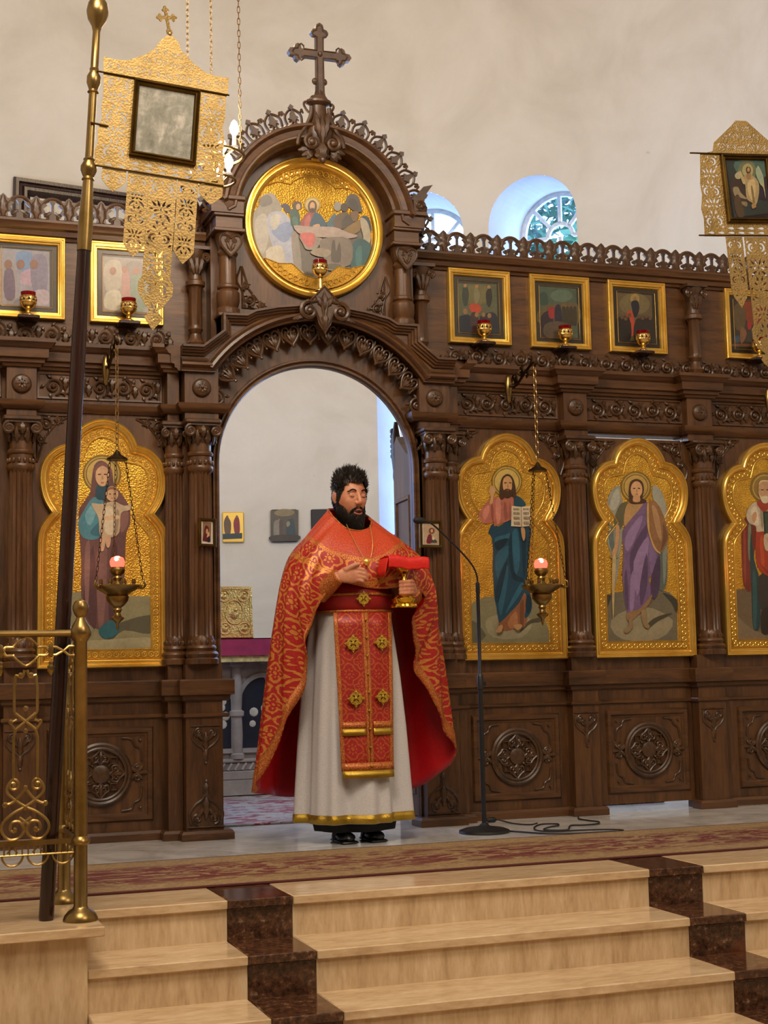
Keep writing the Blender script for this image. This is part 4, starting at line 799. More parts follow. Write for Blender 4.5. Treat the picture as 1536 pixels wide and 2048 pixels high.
'up2':"33302a|-151,172 140,176 140,-176 -154,-180;4a5748|-126,151 116,152 116,-147 -129,-153;38493f:-124,101 -92,118 -69,90 -75,46 -126,42;5a6a58:90,107 82,91 62,77 33,67 1,66 -28,70 -47,83 -53,98 -46,115 -25,128 3,138 35,139 64,135 83,123;5c5238:-127,14 -7,57 120,58 119,-59 -123,-80;32292e:-121,-30 -49,3 -47,-149 -125,-153;8f3230:-68,25 -32,26 -27,-31 -66,-34;2e2b38:-28,26 8,43 11,-80 -29,-91;6a5438:44,46 42,39 39,34 34,33 29,31 24,34 21,38 20,45 21,50 25,54 30,58 35,58 40,55 43,51;6a5438:66,37 64,30 61,26 56,23 50,22 46,26 43,30 42,35 43,42 47,46 51,49 57,49 61,46 65,42;6a5438:88,49 87,42 83,38 79,34 73,34 68,37 65,42 64,46 66,53 69,58 74,61 79,61 84,58 87,54;6a5438:110,39 109,34 105,29 100,26 95,26 90,27 87,33 86,38 88,43 91,49 96,51 101,51 106,50 109,46;3c3528:19,30 39,30 39,-64 16,-66;3c3528:43,30 63,33 63,-62 39,-64;3c3528:67,33 87,34 87,-62 63,-62;3c3528:91,34 111,35 111,-60 87,-62;55483a:-99,-79 -12,-52 67,-78 48,-143 -94,-151",
'up4':"2c2620|-157,192 246,199 234,-156 -159,-164;3a3228|-121,159 210,172 199,-112 -127,-114;7a3a20:-52,139 100,156 92,22 -26,15;5a4a30:-119,110 -62,130 -38,57 -61,-27 -117,-22;7a5238:-79,-20 -52,-22 -39,-59 -75,-119 -88,-91;6a4a2c:-136,-123 9,-115 8,-131 -132,-139;9a2a24:-31,15 -2,18 -9,-24 -28,-22;3c4a5c:-129,-80 -92,-70 -94,-111 -127,-114",
'up_l2':"4a3c34|-160,172 146,167 149,-172 -159,-177;8f8478|-128,143 119,141 116,-147 -124,-151;a69a88:-115,99 -36,122 -19,-3 -106,-44;80746c:-1,107 79,121 96,5 16,-36;a5796e:-23,60 12,66 16,-72 -19,-84;75806c:25,36 96,50 104,-121 34,-134;b4aa94:-106,-53 -36,-40 -37,-139 -115,-134;94664e:-54,66 -56,57 -60,50 -67,45 -75,44 -82,48 -87,54 -89,64 -87,74 -82,82 -75,86 -67,87 -60,83 -55,76;94664e:70,76 68,66 63,58 56,53 48,53 41,57 36,64 34,73 36,83 41,91 48,95 56,96 63,92 68,85;94664e:6,80 4,70 0,64 -6,60 -13,58 -20,62 -24,69 -26,78 -24,87 -20,94 -13,98 -6,99 0,95 5,89",  # washed-out pastels include the glare over this icon
'up_l1':"45403a|-188,162 149,170 152,-176 -185,-180;8d8a92|-163,146 114,145 116,-148 -161,-152;6f86a8:-54,127 22,133 14,44 -45,40;a48a98:-28,24 31,46 40,-33 -28,-38;7c7486:22,107 98,112 99,-65 31,-69;948a86:-129,42 -62,48 -53,-127 -128,-132;a89aa0:40,-69 107,-64 108,-135 40,-139;83604e:-75,64 -77,54 -83,45 -91,38 -100,38 -108,42 -113,50 -115,62 -113,72 -108,81 -100,87 -91,87 -83,83 -77,75;83604e:-12,69 -14,58 -20,49 -28,44 -37,42 -45,46 -51,54 -53,66 -51,77 -45,86 -37,91 -28,92 -20,88 -14,80;83604e:55,74 53,62 48,54 40,49 31,48 22,52 17,60 15,70 17,82 22,91 30,96 39,97 48,93 53,84;6a5a6c:-112,26 -70,30 -61,-111 -111,-113",  # pale greys carry the glare lying on the icon
'small_l':"8a6a4c|-26,58 27,52 22,-47 -29,-45;5a2024:-14,29 -2,37 10,26 13,4 16,-26 13,-44 -27,-42 -21,-9;c99a70:7,7 6,1 4,-4 1,-7 -2,-7 -6,-4 -8,1 -8,7 -7,12 -5,17 -2,20 1,20 4,17 6,13;d0a880:7,2 13,2 13,-16 -1,-25 -2,-19;27202c:4,-23 17,-19 17,-46 0,-45",
'small_r':"b39a7c|-42,53 51,58 48,-53 -44,-57;8a5a4c:24,18 22,11 17,5 9,1 1,1 -6,4 -11,10 -13,18 -11,26 -6,32 2,35 10,35 18,32 23,26;4a2c1c:18,18 16,12 13,7 8,4 3,4 -2,7 -5,12 -7,18 -5,24 -2,29 3,32 9,32 14,29 17,25;c89a70:13,18 13,14 10,10 7,8 4,8 1,10 -1,14 -2,18 -1,23 1,26 4,28 8,28 11,26 13,23;6a2030:-16,-7 -2,1 6,-12 3,-47 -26,-47;3c4440:5,-28 27,-29 34,-45 3,-45;d0c4a4:9,-14 21,-20 17,-32 7,-28",
'gold_pair':"6a5240:-61,84 -46,97 -36,75 -18,35 -22,-45 -42,-66 -68,-56 -77,34;8a3038:21,86 33,96 51,56 52,-45 14,-55 2,35;3a4448|-88,-56 73,-49 72,-95 -88,-101;7a5a40:-39,85 -40,79 -43,75 -46,73 -51,73 -54,75 -57,79 -58,84 -57,90 -54,94 -50,96 -46,96 -43,94 -40,90;7a5a40:40,86 39,81 36,76 33,74 29,74 25,76 22,80 22,86 23,91 25,95 29,97 33,97 37,95 39,91",
'dark_pair':"5c5448|-112,127 119,130 115,-129 -115,-131;8a7a58:87,109 78,96 55,85 21,79 -16,78 -50,84 -73,94 -81,107 -72,120 -49,131 -15,138 22,138 56,133 79,123;8a8274:-76,41 -45,57 -14,32 -20,-60 -42,-111 -84,-101 -87,0;5a4a44:-40,42 -9,32 -16,-100 -37,-105;3a4a50:33,48 55,68 81,33 89,-99 26,-105 17,-3;96886c:17,22 39,37 49,12 27,-13;6a5540:-45,62 -47,55 -50,49 -55,46 -61,46 -66,49 -69,54 -70,61 -69,68 -65,74 -60,77 -55,77 -50,74 -46,69;6a5540:64,68 62,62 59,56 54,53 49,53 45,56 42,61 41,68 42,75 45,80 50,83 55,83 60,80 63,75;4a3f3a:-104,-81 110,-79 110,-124 -105,-126",
}
# ================================================================== ICONS
def painting_mb(key, y=0., clip=None):
    mb = MB(); cols = []
    for k, item in enumerate(PAINT[key].split(';')):
        sm = ':' in item; h, p = item.split(':' if sm else '|')
        pts = [tuple(int(v)/1000 for v in q.split(',')) for q in p.split()]
        if sm: pts = smooth2(pts, 3)
        if clip: pts = [clip(*q) for q in pts]
        tr = tessellate_polygon([[Vector((a, b, 0)) for a, b in pts]]); yy = y-.00022*k
        fs = []
        for t in tr:
            a, b, c = (pts[i] for i in t); cr_ = (b[0]-a[0])*(c[1]-a[1])-(b[1]-a[1])*(c[0]-a[0]); fs.append(tuple(t) if cr_ > 0 else tuple(t)[::-1])
        mb.add([(a, yy, b) for a, b in pts], fs); cols += [(*srgb(h), 1)]*len(pts)
    mb.col = cols; return mb
def painting(key, parent, loc=(0, 0, 0), scale=1., mirror=False, clip=None, name='painted_scene'):
    mb = painting_mb(key, clip=clip)
    if scale != 1: mb.v = [(x*scale, y, z*scale) for x, y, z in mb.v]
    me = mb.mesh(name, M['paint'], 0); a = me.color_attributes.new('Col', 'FLOAT_COLOR', 'POINT')
    if len(mb.col) == len(me.vertices): a.data.foreach_set('color', [c for q in mb.col for c in q])
    return link(name, me, parent, loc)
hp = [(336, 637), (328, 695), (302, 748), (266, 790)]; hl = [(266, 790), (292, 830), (312, 878), (323, 936), (324, 984), (315, 1033), (292, 1080), (256, 1116), (216, 1138), (176, 1147)]; ht = [(176, 1147), (164, 1178), (136, 1220), (97, 1252), (48, 1275), (0, 1283)]
def half_outline(w):
    k = w/.338; out = [(.338*k, 0)]
    for seg in (hp, hl, ht):
        s = smooth2([(x/1000*k, z/1000) for x, z in seg], 4, False); out += s if len(out) == 1 else s[1:]
    return out
def offset(path, d):
    n = len(path); P = [Vector(p) for p in path]; out = []
    for i in range(n):
        a = (P[i]-P[i-1]).normalized(); b = (P[(i+1) % n]-P[i]).normalized()
        n1, n2 = Vector((a.y, -a.x)), Vector((b.y, -b.x)); m = (n1+n2).normalized(); out.append(tuple(P[i]+m*(d/max(.5, m.dot(n1)))))
    return out
def big_icon(x, w, key, label):
    t = thing('framed_icon', label, 'icon', (x, -.031, .873), group='large gilt icons of the lower row')
    h = half_outline(w); path = h+[(-a, b) for a, b in h[:-1]][::-1]
    MB().sweep(path, [(0, -.002), (0, .030), (-.005, .037), (-.011, .036), (-.015, .028), (-.019, .027), (-.024, .031), (-.031, .030), (-.036, .022), (-.040, .020), (-.044, .010), (-.046, 0)], closed=True).build('frame', M['gold_frame'], t)
    i1, i2 = offset(path, -.044), offset(path, -.093)
    MB().plate(i1, [i2], -.008, .0).build('border', M['gold_border'], t, smooth=0)
    mid = offset(path, -.068); orn = MB(); acc = 0; L = .036
    for p in range(len(mid)):
        a, b = Vector(mid[p]), Vector(mid[(p+1) % len(mid)]); sl = (b-a).length
        while acc < sl:
            c = a+(b-a)*(acc/sl); orn.tube(up3(circle(c.x, c.y, .0125, 9), -.009), .0028, 4, closed=True); orn.ball((c.x, -.009, c.y), .006, 5, 3, sy=.6); acc += L
        acc -= sl
    tag(orn.build('border_scrolls', M['gold_line'], t), kind='stuff')
    for pth in (offset(path, -.094), offset(path, -.048)): MB().tube(up3(pth, -.009), .0028, 4, closed=True).build('border_line', M['gold_line'], t)
    gg = MB().plate(offset(path, -.092), (), -.005, 0).build('gilt_ground', M['gold_leaf'], t, smooth=0)
    painting(key, gg, (0, -.0056, 0))
    return t
big_icon(-1.136, .338, 'mother', 'gilt icon of a veiled woman holding a child, left of the doorway')
big_icon(1.1405, .338, 'teacher', 'gilt icon of a robed bearded figure in blue holding an open book')
ti = big_icon(1.98, .331, 'warrior', 'gilt icon of a winged figure in purple with shield and sword')
big_icon(2.85, .338, 'elder', 'gilt icon of a white bearded elder at the right edge')
h_ = big_icon(-1.99, .338, 'elder', 'gilt icon mostly hidden at the left edge beyond the column')
# side door that carries the winged icon
d = thing('icon_door', 'narrow oak side door under the icon of the winged figure', 'door', (1.962, -.03, .046))
MB().box(-.315, .315, 0, .045, 0, 2.105).build('door_board', WV, d, smooth=0)
for nm in ('dado_bead', 'sill_moulding'): MB().sweep([(-.312, 0), (.312, 0)], prof[nm], 'xy', base=-.046, pclosed=True).build(nm, WH, d)
panel(d, .018, .295, .255, .225, 0)
link('spandrel_carving', spR, d, (.018+.305, -.002, 2.085)); link('spandrel_carving', spL, d, (.018-.305, -.002, 2.085))
# upper row
def upper_icon(x, key, label, zc=2.8935):
    t = thing('framed_icon', label, 'icon', (x, .019, zc), group='small gilt framed icons of the upper row')
    w, h = .1935, .2185
    MB().sweep([(-w, -h), (w, -h), (w, h), (-w, h)], [(0, 0), (0, .026), (-.004, .031), (-.010, .031), (-.013, .024), (-.017, .024), (-.02, .028), (-.027, .027), (-.030, .019), (-.036, .018), (-.042, .008), (-.044, 0)], closed=True).build('frame', M['gold_frame'], t)
    ib = MB().box(-.155, .155, -.006, .0, -.18, .18).build('icon_board', M['frame_dark'], t, smooth=0)
    for a, b in (((-.142, -.168), (-.142, .168)), ((.142, -.168), (.142, .168)), ((-.142, .168), (.142, .168)), ((-.142, -.168), (.142, -.168))): pass
    MB().tube(up3([(-.128, -.155), (.128, -.155), (.128, .155), (-.128, .155)], -.0105), .0018, 4, closed=True).build('inner_line', M['gold_line'], t)
    painting(key, ib, (0, -.0065, 0), clip=lambda u, v: (max(-.15, min(.15, u)), max(-.176, min(.176, v))))
upper_icon(1.018, 'up1', 'upper row icon with three standing figures above a kneeling group, nearest the tower')
upper_icon(1.53, 'up2', 'upper row icon of a crowd before a building, second right of the tower')
upper_icon(2.04, 'up3', 'upper row icon of a dark robed figure above a crowd, third right of tower')
upper_icon(2.84, 'up4', 'upper row icon half hidden by the pierced banner at the right edge')
upper_icon(-1.005, 'up_l2', 'upper row icon partly covered by the strips of the left pierced banner')
upper_icon(-1.52, 'up_l1', 'upper row icon paled by painted glare at the left edge of the photo')
# round picture in the tower
t = thing('round_icon', 'large round gilt icon of people seated at a table, in the tower', 'icon', (0, -.096, 3.243))
MB().sweep(circle(0, 0, .397, 72), [(0, 0), (0, .03), (-.006, .04), (-.014, .042), (-.02, .034), (-.024, .03), (-.028, .034), (-.034, .034), (-.038, .026), (-.046, .022), (-.054, .01), (-.056, 0)], closed=True).build('frame', M['gold_frame'], t)
gg = MB().plate(circle(0, 0, .345, 60), (), -.004, 0).build('gilt_ground', M['gold_leaf'], t, smooth=0)
mb = MB()
for a in range(52, 130, 6): p = (.318*math.cos(math.radians(a)), .318*math.sin(math.radians(a))); mb.tube(up3(circle(*p, .015, 10), -.007), .003, 4, closed=True); mb.ball((p[0], -.007, p[1]), .007, 5, 3)
for a in list(range(225, 262, 6))+list(range(280, 318, 6)): p = (.315*math.cos(math.radians(a)), .315*math.sin(math.radians(a))); mb.tube(up3(circle(*p, .014, 10), -.024), .003, 4, closed=True)
tag(mb.build('border_scrolls', M['gold_line'], t), kind='stuff')
for pts in ([(-.27, .215), (-.2, .245), (-.13, .238), (-.12, .25), (-.06, .285), (0, .294), (.06, .285), (.12, .25), (.13, .238), (.2, .245), (.27, .215)],):
    MB().tube(up3(smooth2(pts, 3, False), -.008), .003, 4).build('border_line', M['gold_line'], t)
lowb = [(-.285, -.19), (-.2, -.215), (-.13, -.21), (-.06, -.27), (0, -.283), (.06, -.27), (.13, -.21), (.2, -.215), (.285, -.19)]
MB().plate((lowb+arc(0, 0, .343, -34, -146, 20))[::-1], (), -.022, -.003).build('lower_border', M['gold_border'], t, smooth=0)
MB().tube(up3(lowb, -.023), .003, 4).build('border_line', M['gold_line'], t)
def clipc(u, v):
    r = math.hypot(u, v); k = min(1, .342/max(r, 1e-6)); return (u*k, v*k)
painting('supper', gg, (0, -.0045, 0), clip=clipc)
# two little pictures hung on the columns by the doorway
def little(x, y, z, w, h, rz, key, label):
    t = thing('small_framed_picture', label, 'picture', (x, y, z), rz)
    MB().sweep([(-w/2, -h/2), (w/2, -h/2), (w/2, h/2), (-w/2, h/2)], [(0, -.004), (0, .010), (-.004, .013), (-.012, .012), (-.016, .006), (-.018, 0)], closed=True).build('frame', M['brass_dark'], t)
    MB().box(-w/2+.012, w/2-.012, -.003, .003, -h/2+.012, h/2-.012).build('picture_board', M['pale_canvas'], t, smooth=0)
    painting(key, t, (0, -.004, 0), 1 if not rz else 1.0)
little(-.640, -.235, 1.552, .108, .148, math.radians(24), 'small_l', 'small framed picture of a woman and child on the left doorway column')
little(.588, -.24, 1.556, .128, .148, 0, 'small_r', 'small framed picture of a haloed figure on the right doorway column')
# royal door leaf folded inward, and pictures on the apse wall
def leaf_door(s, label):
    t = thing('sanctuary_door_leaf', label, 'door', (s*.628, .05, .03), s*math.radians(-5))
    o2 = [(0, 0), (.43, 0), (.43, 2.0), (.41, 2.12), (.35, 2.16), (.26, 2.1), (.14, 2.03), (0, 2.0)]
    st = MB().plate(o2, (), -.022, .022).xform(Matrix.Rotation(PI/2, 4, 'Z')); st.build('leaf_board', WV, t, smooth=0)
    for z0, z1 in ((.12, .62), (.74, 1.2), (1.32, 1.78)):
        for sd in (-1, 1):
            MB().sweep([(.06, z0), (.37, z0), (.37, z1), (.07, z1)], [(-.02, 0), (-.015, .012), (0, .014), (.01, 0)], closed=True, base=-.022).xform(Matrix.Rotation(PI/2, 4, 'Z') @ Matrix.Scale(sd, 4, Vector((0, 1, 0)))).build('leaf_moulding', WH, t)
    mb = MB().lathe([(.026, 0), (.026, .2), (.02, .22), (.022, .9), (.026, 1.36), (.022, 1.39), (.03, 1.44), (.022, 1.47), (.028, 1.52), (.022, 1.55), (.02, 1.9), (.026, 1.93), (.024, 1.97), (.034, 2.06), (.03, 2.16), (.012, 2.26)], c=(0, .43, 0), seg=14)
    for k in range(6): mb.ball((-.01, .45, 1.40+.035*k*(1 if k % 2 else 1.1)), .022, 8, 5)
    for k in range(6): mb.ball((-.01, .465, 2.06+.03*k), .02, 8, 5)
    mb.build('meeting_post', WCv, t)
leaf_door(1, 'carved sanctuary door leaf folded open behind the right door jamb')
leaf_door(-1, 'carved sanctuary door leaf folded open behind the left door jamb')
def wall_pic(deg, z, w, h, key, mat, label):
    p = apse(AR-.02, deg, z); t = thing('wall_icon', label, 'icon', p, -math.radians(deg))
    MB().box(-w/2, w/2, -.015, .018, -h/2, h/2, b=.006).build('icon_board', mat, t)
    if key: painting(key, t, (0, -.0165, 0), 1.05)
wall_pic(9.96, 2.088, .185, .262, 'gold_pair', M['gold_line'], 'small gold panel icon of two standing figures on the apse wall')
wall_pic(16.03, 2.096, .225, .285, 'dark_pair', M['frame_dark'], 'dark panel icon of two robed figures on the apse wall')
wall_pic(20.6, 2.1, .2, .27, None, M['frame_dark'], 'panel icon peeking out behind the collar of the man in red')
p = apse(AR-.09, -5.5, 4.45); t = thing('carved_picture_frame', 'wide dark carved frame on the wall behind the left crest', 'picture frame', p, math.radians(5.5))
t.rotation_euler = (math.radians(-4), math.radians(1.5), math.radians(5.5))
MB().sweep([(-.78, -.56), (.78, -.56), (.78, .54), (-.78, .54)], [(0, -.02), (0, .05), (-.015, .075), (-.04, .07), (-.05, .05), (-.07, .055), (-.085, .075), (-.11, .07), (-.13, .03), (-.145, .02), (-.145, -.02)], closed=True).build('frame', M['wood_dark'], t)
MB().box(-.66, .66, -.01, .0, -.44, .42).build('canvas', M['pale_canvas'], t, smooth=0)
# ================================================================== LAMPS
def cup_parts(t, s=1., stem=0.):
    z = stem
    MB().lathe([(.030, 0), (.030, .004), (.022, .010), (.012, .016), (.010, .022+z), (.016, .028+z), (.011, .034+z), (.028, .044+z), (.038, .056+z), (.040, .064+z), (.041, .066+z)], seg=20).build('lamp_foot', M['brass_bright'], t)
    mb = MB()
    for zz in (.066, .098): mb.tube([(.0405*math.cos(2*PI*i/20), .0405*math.sin(2*PI*i/20), zz+z) for i in range(20)], .0028, 5, closed=True)
    for i in range(10):
        a = 2*PI*i/10; b = a+PI/10
        for d in (-1, 1): mb.tube([(.0405*math.cos(a+d*k*.1), .0405*math.sin(a+d*k*.1), .068+z+.0075*k) for k in range(5)], .0018, 4)
        mb.ball((.041*math.cos(a), .041*math.sin(a), .083+z), .0045, 6, 4)
    mb.lathe([(.0395, .066+z), (.0395, .099+z)], seg=20).build('pierced_band', M['brass_bright'], t)
    dk = MB()
    for i in range(10):
        a = 2*PI*(i+.5)/10; dk.ball((.0385*math.cos(a), .0385*math.sin(a), .083+z), .0065, 6, 4, sz=1.4)
    dk.build('dark_hole_beads', M['frame_dark'], t)  # dark beads on a solid band, painting the shade of its holes
    MB().lathe([(.034, .099+z), (.037, .100+z), (.0385, .122+z), (.036, .122+z), (.034, .104+z), (.001, .1005+z)], seg=20).build('red_glass', M['red_glass'], t)
cup0 = thing('oil_lamp_cup', 'brass oil lamp cup with red glass in front of the icon at the left edge', 'oil lamp', (-1.52, -.055, 2.676), group='oil lamp cups before the upper icons')
cup_parts(cup0); MB().box(-.055, .055, -.04, .072, -.02, -.001, b=.004).build('shadow_pad', M['wood_dark'], cup0)  # dark pad added for the black shadow under each cup
for x, lb in ((-1.005, 'brass oil lamp cup with red glass beside the left banner strips'), (1.018, 'brass oil lamp cup with red glass before the upper icon nearest the tower'), (1.53, 'brass oil lamp cup with red glass before the second upper icon right of the tower'), (2.04, 'brass oil lamp cup with red glass before the third upper icon right of the tower'), (2.84, 'brass oil lamp cup half hidden behind the right pierced banner')):
    dup(cup0, loc=(x, -.055, 2.676), label=lb)
c1 = thing('oil_lamp_cup', 'tall stemmed brass oil lamp with red glass before the round icon', 'oil lamp', (-.005, -.225, 2.862), group='oil lamp cups before the upper icons'); cup_parts(c1, stem=.045)
def chain(mb, p, q, n, w, r, seg=5):
    P, Q = Vector(p), Vector(q); d = (Q-P); L = d.length/n; R = d.to_track_quat('Z', 'Y').to_matrix().to_4x4()
    for i in range(n):
        c = P+d*((i+.5)/n); st = len(mb.v); pts = []
        for k in range(12):
            a = 2*PI*k/12; pts.append((w*math.cos(a), 0, L*.36*math.copysign(1, math.sin(a))*(abs(math.sin(a))**.5)+L*.26*math.sin(a)))
        mb.tube(pts, r, seg, closed=True); mb.xform(Matrix.Translation(c) @ R @ Matrix.Rotation(PI/2*(i % 2)+.5, 4, 'Z'), st)
    return mb
def hanging_lamp(x, label):
    t = thing('hanging_lamp', label, 'hanging lamp', (x, -.46, 1.0), group='hanging oil lamps before the lower icons')
    MB().lathe([(.002, .052), (.006, .06), (.008, .085), (.018, .095), (.03, .105), (.032, .112), (.02, .12), (.014, .135), (.022, .15), (.018, .16), (.034, .172), (.052, .195), (.056, .215), (.05, .222), (.072, .235), (.10, .252), (.110, .262), (.110, .268), (.09, .270), (.03, .272), (.016, .29), (.022, .305), (.018, .315), (.034, .33), (.038, .345), (.03, .358)], seg=32).build('lamp_bowl', M['brass'], t)
    MB().lathe([(.026, .352), (.035, .366), (.037, .385), (.030, .402), (.010, .411)], seg=16).build('red_globe', M['red_glow'], t)
    MB().ball((-.008, -.026, .392), .0115, 8, 6, sz=1.2).build('flame', M['flame'], [c for c in t.children if c.name.startswith('red_globe')][0])
    for k in range(8):
        a = 2*PI*k/8+.2; MB().lathe([(.006, .268), (.005, .276), (.009, .280), (.009, .298), (.006, .298)], c=(.085*math.cos(a), .085*math.sin(a), 0), seg=10).build('candle_socket', M['brass'], t)
    for k in range(3):
        a = 2*PI*k/3+PI/6+PI; c_, s_ = math.cos(a), math.sin(a)
        mb = MB(); mb.tube([(c_*r, s_*r, z) for r, z in smooth2([(.10, .258), (.125, .25), (.14, .262), (.136, .285), (.126, .29)], 3, False)], .005, 6)
        mb.ball((c_*.118, s_*.118, .262), .010, 7, 5); mb.build('chain_arm', M['brass'], t)
        chain(MB(), (c_*.13, s_*.13, .288), (c_*.043, s_*.043, .885), 26, .0055, .0016, 4).build('side_chain', M['bronze'], t)
    MB().lathe([(.05, .882), (.052, .888), (.04, .898), (.02, .908), (.010, .925), (.003, .935)], seg=24).build('canopy', M['bronze'], t)
    chain(MB(), (0, 0, .932), (0, 0, 1.462), 19, .0085, .0024).build('chain', M['chain_metal'], t)
    mb = MB(); y1 = .35
    mb.tube([(0, y, z) for y, z in smooth2([(y1, 1.42), (.25, 1.40), (.12, 1.45), (.02, 1.485), (-.02, 1.475), (0, 1.46)], 5, False)], .008, 6)
    for cy, cz, R, s in ((.26, 1.43, .045, 1), (.17, 1.47, .035, -1), (.10, 1.44, .028, 1), (.04, 1.50, .022, -1)):
        mb.tube([(.0, cy+a, cz+b) for a, b in spiral(0, 0, R, .005, 0, s*1.6, 20)], .006, 5)
        for k in range(4):
            st = len(mb.v); mb.leaf(0, 0, .6+1.5*k, R*1.1, R*.6, 0, .012); mb.xform(Matrix.Translation((0, cy, cz)) @ Matrix.Rotation(PI/2, 4, 'Z'), st)
    mb.build('bracket_arm', M['bronze'], t)
    MB().lathe([(.006, 1.32), (.014, 1.335), (.012, 1.35), (.018, 1.37), (.022, 1.40), (.02, 1.44), (.012, 1.455), (.014, 1.47), (.004, 1.48)], c=(0, y1, 0), seg=14).build('bracket_plate', M['brass'], t)
    lamp('oil_lamp_light', 'POINT', (x, -.46, 1.425), .5, (1, .35, .2), .02)
hanging_lamp(-1.133, 'brass hanging oil lamp with red glass before the icon of mother and child')
hanging_lamp(1.133, 'brass hanging oil lamp with red glass before the blue robed figure')
hanging_lamp(2.85, 'brass hanging oil lamp cut off by the right edge before the white bearded elder')
# ================================================================== PIERCED BANNERS
def tear(cx, cz, ang, ln, w):
    pts = [(0, -.5), (.35, -.28), (.5, 0), (.32, .28), (0, .5), (-.32, .28), (-.5, 0), (-.35, -.28)]
    pts = [(0, .5), (-.22, .15), (-.42, -.12), (-.36, -.38), (0, -.5), (.36, -.38), (.42, -.12), (.22, .15)]
    c, s = math.cos(ang), math.sin(ang); return [(cx+(x*w)*c-(z*ln)*s, cz+(x*w)*s+(z*ln)*c) for x, z in pts]
def cresc(cx, cz, r, a0, a1, w, n=6):
    o = [(cx+(r+w/2*math.sin(PI*i/n))*math.cos(a0+(a1-a0)*i/n), cz+(r+w/2*math.sin(PI*i/n))*math.sin(a0+(a1-a0)*i/n)) for i in range(n+1)]
    i_ = [(cx+(r-w/2*math.sin(PI*i/n))*math.cos(a0+(a1-a0)*i/n), cz+(r-w/2*math.sin(PI*i/n))*math.sin(a0+(a1-a0)*i/n)) for i in range(1, n)]
    return o+i_[::-1]
def row(cx, z, w, k):
    """one mirrored row of cut-outs in a band of width w"""
    H = []; u = w/2
    for s in (-1, 1):
        if k % 3 == 0:
            H += [cresc(cx+s*u*.42, z, u*.34, PI/2+s*.5, PI/2-s*3.3, u*.22), tear(cx+s*u*.42, z, s*.5, u*.32, u*.2), tear(cx+s*u*.82, z+u*.5, s*.9, u*.36, u*.2), tear(cx+s*u*.82, z-u*.5, PI-s*.9, u*.36, u*.2)]
        elif k % 3 == 1:
            H += [tear(cx+s*u*.22, z+u*.14, -s*.4, u*.62, u*.24), tear(cx+s*u*.6, z+u*.08, -s*.75, u*.6, u*.24), tear(cx+s*u*.8, z-u*.36, -s*1.6, u*.34, u*.2), tear(cx+s*u*.36, z-u*.44, s*1.2, u*.44, u*.22)]
        else:
            H += [cresc(cx, z-u*.1, u*.76, PI/2-s*.22, PI/2-s*1.45, u*.22), tear(cx+s*u*.26, z+u*.02, -s*.3, u*.52, u*.24), tear(cx+s*u*.4, z-u*.47, s*2.2, u*.4, u*.2)]
    H.append(tear(cx, z+(u*.46 if k % 3 != 1 else -u*.36), 0, u*.3, u*.2))
    return H
def inside(pt, poly):
    x, z = pt; c = False
    for i in range(len(poly)):
        (x0, z0), (x1, z1) = poly[i-1], poly[i]
        if (z0 > z) != (z1 > z) and x < (x1-x0)*(z-z0)/(z1-z0)+x0: c = not c
    return c
def pierced(outline, holes):
    ins = offset(outline, -.005) if sum(outline[i-1][0]*outline[i][1]-outline[i][0]*outline[i-1][1] for i in range(len(outline))) > 0 else offset(outline, .005)
    keep = []
    for h in holes:
        if not all(inside(p, ins) for p in h): continue
        bx = (min(p[0] for p in h), max(p[0] for p in h), min(p[1] for p in h), max(p[1] for p in h)); ok = True
        for g, gb in keep:
            if bx[0] > gb[1]+.002 or gb[0] > bx[1]+.002 or bx[2] > gb[3]+.002 or gb[2] > bx[3]+.002: continue
            dn = lambda l: [((l[i-1][0]*k+l[i][0]*(4-k))/4, (l[i-1][1]*k+l[i][1]*(4-k))/4) for i in range(len(l)) for k in range(4)]
            if any((p[0]-q[0])**2+(p[1]-q[1])**2 < 3.2e-6 for p in dn(h) for q in dn(g)) or inside(h[0], g) or inside(g[0], h): ok = False; break
        if ok: keep.append((h, bx))
    return MB().plate(outline, [h for h, _ in keep], -.0012, .0012)
def strip(cx, top, w, L, tip, pend=False):
    o = [(cx-w/2, top), (cx-w/2, top-L), (cx-w*.35, top-L-tip*.4), (cx, top-L-tip), (cx+w*.35, top-L-tip*.4), (cx+w/2, top-L), (cx+w/2, top)]
    if pend:
        o = [(cx-w/2, top), (cx-w/2, top-L), (cx-w*.62, top-L-.02), (cx-w*.62, top-L-.06), (cx-w*.3, top-L-.11), (cx-w*.12, top-L-.125), (cx-w*.34, top-L-.15), (cx-w*.22, top-L-.17), (cx, top-L-tip), (cx+w*.22, top-L-.17), (cx+w*.34, top-L-.15), (cx+w*.12, top-L-.125), (cx+w*.3, top-L-.11), (cx+w*.62, top-L-.06), (cx+w*.62, top-L-.02), (cx+w/2, top-L), (cx+w/2, top)]
    H = []; z = top-w*.42; k = 0
    while z > top-L-tip+.02: H += row(cx, z, w*.92, k); z -= w*.62; k += 1
    return pierced(o, H)
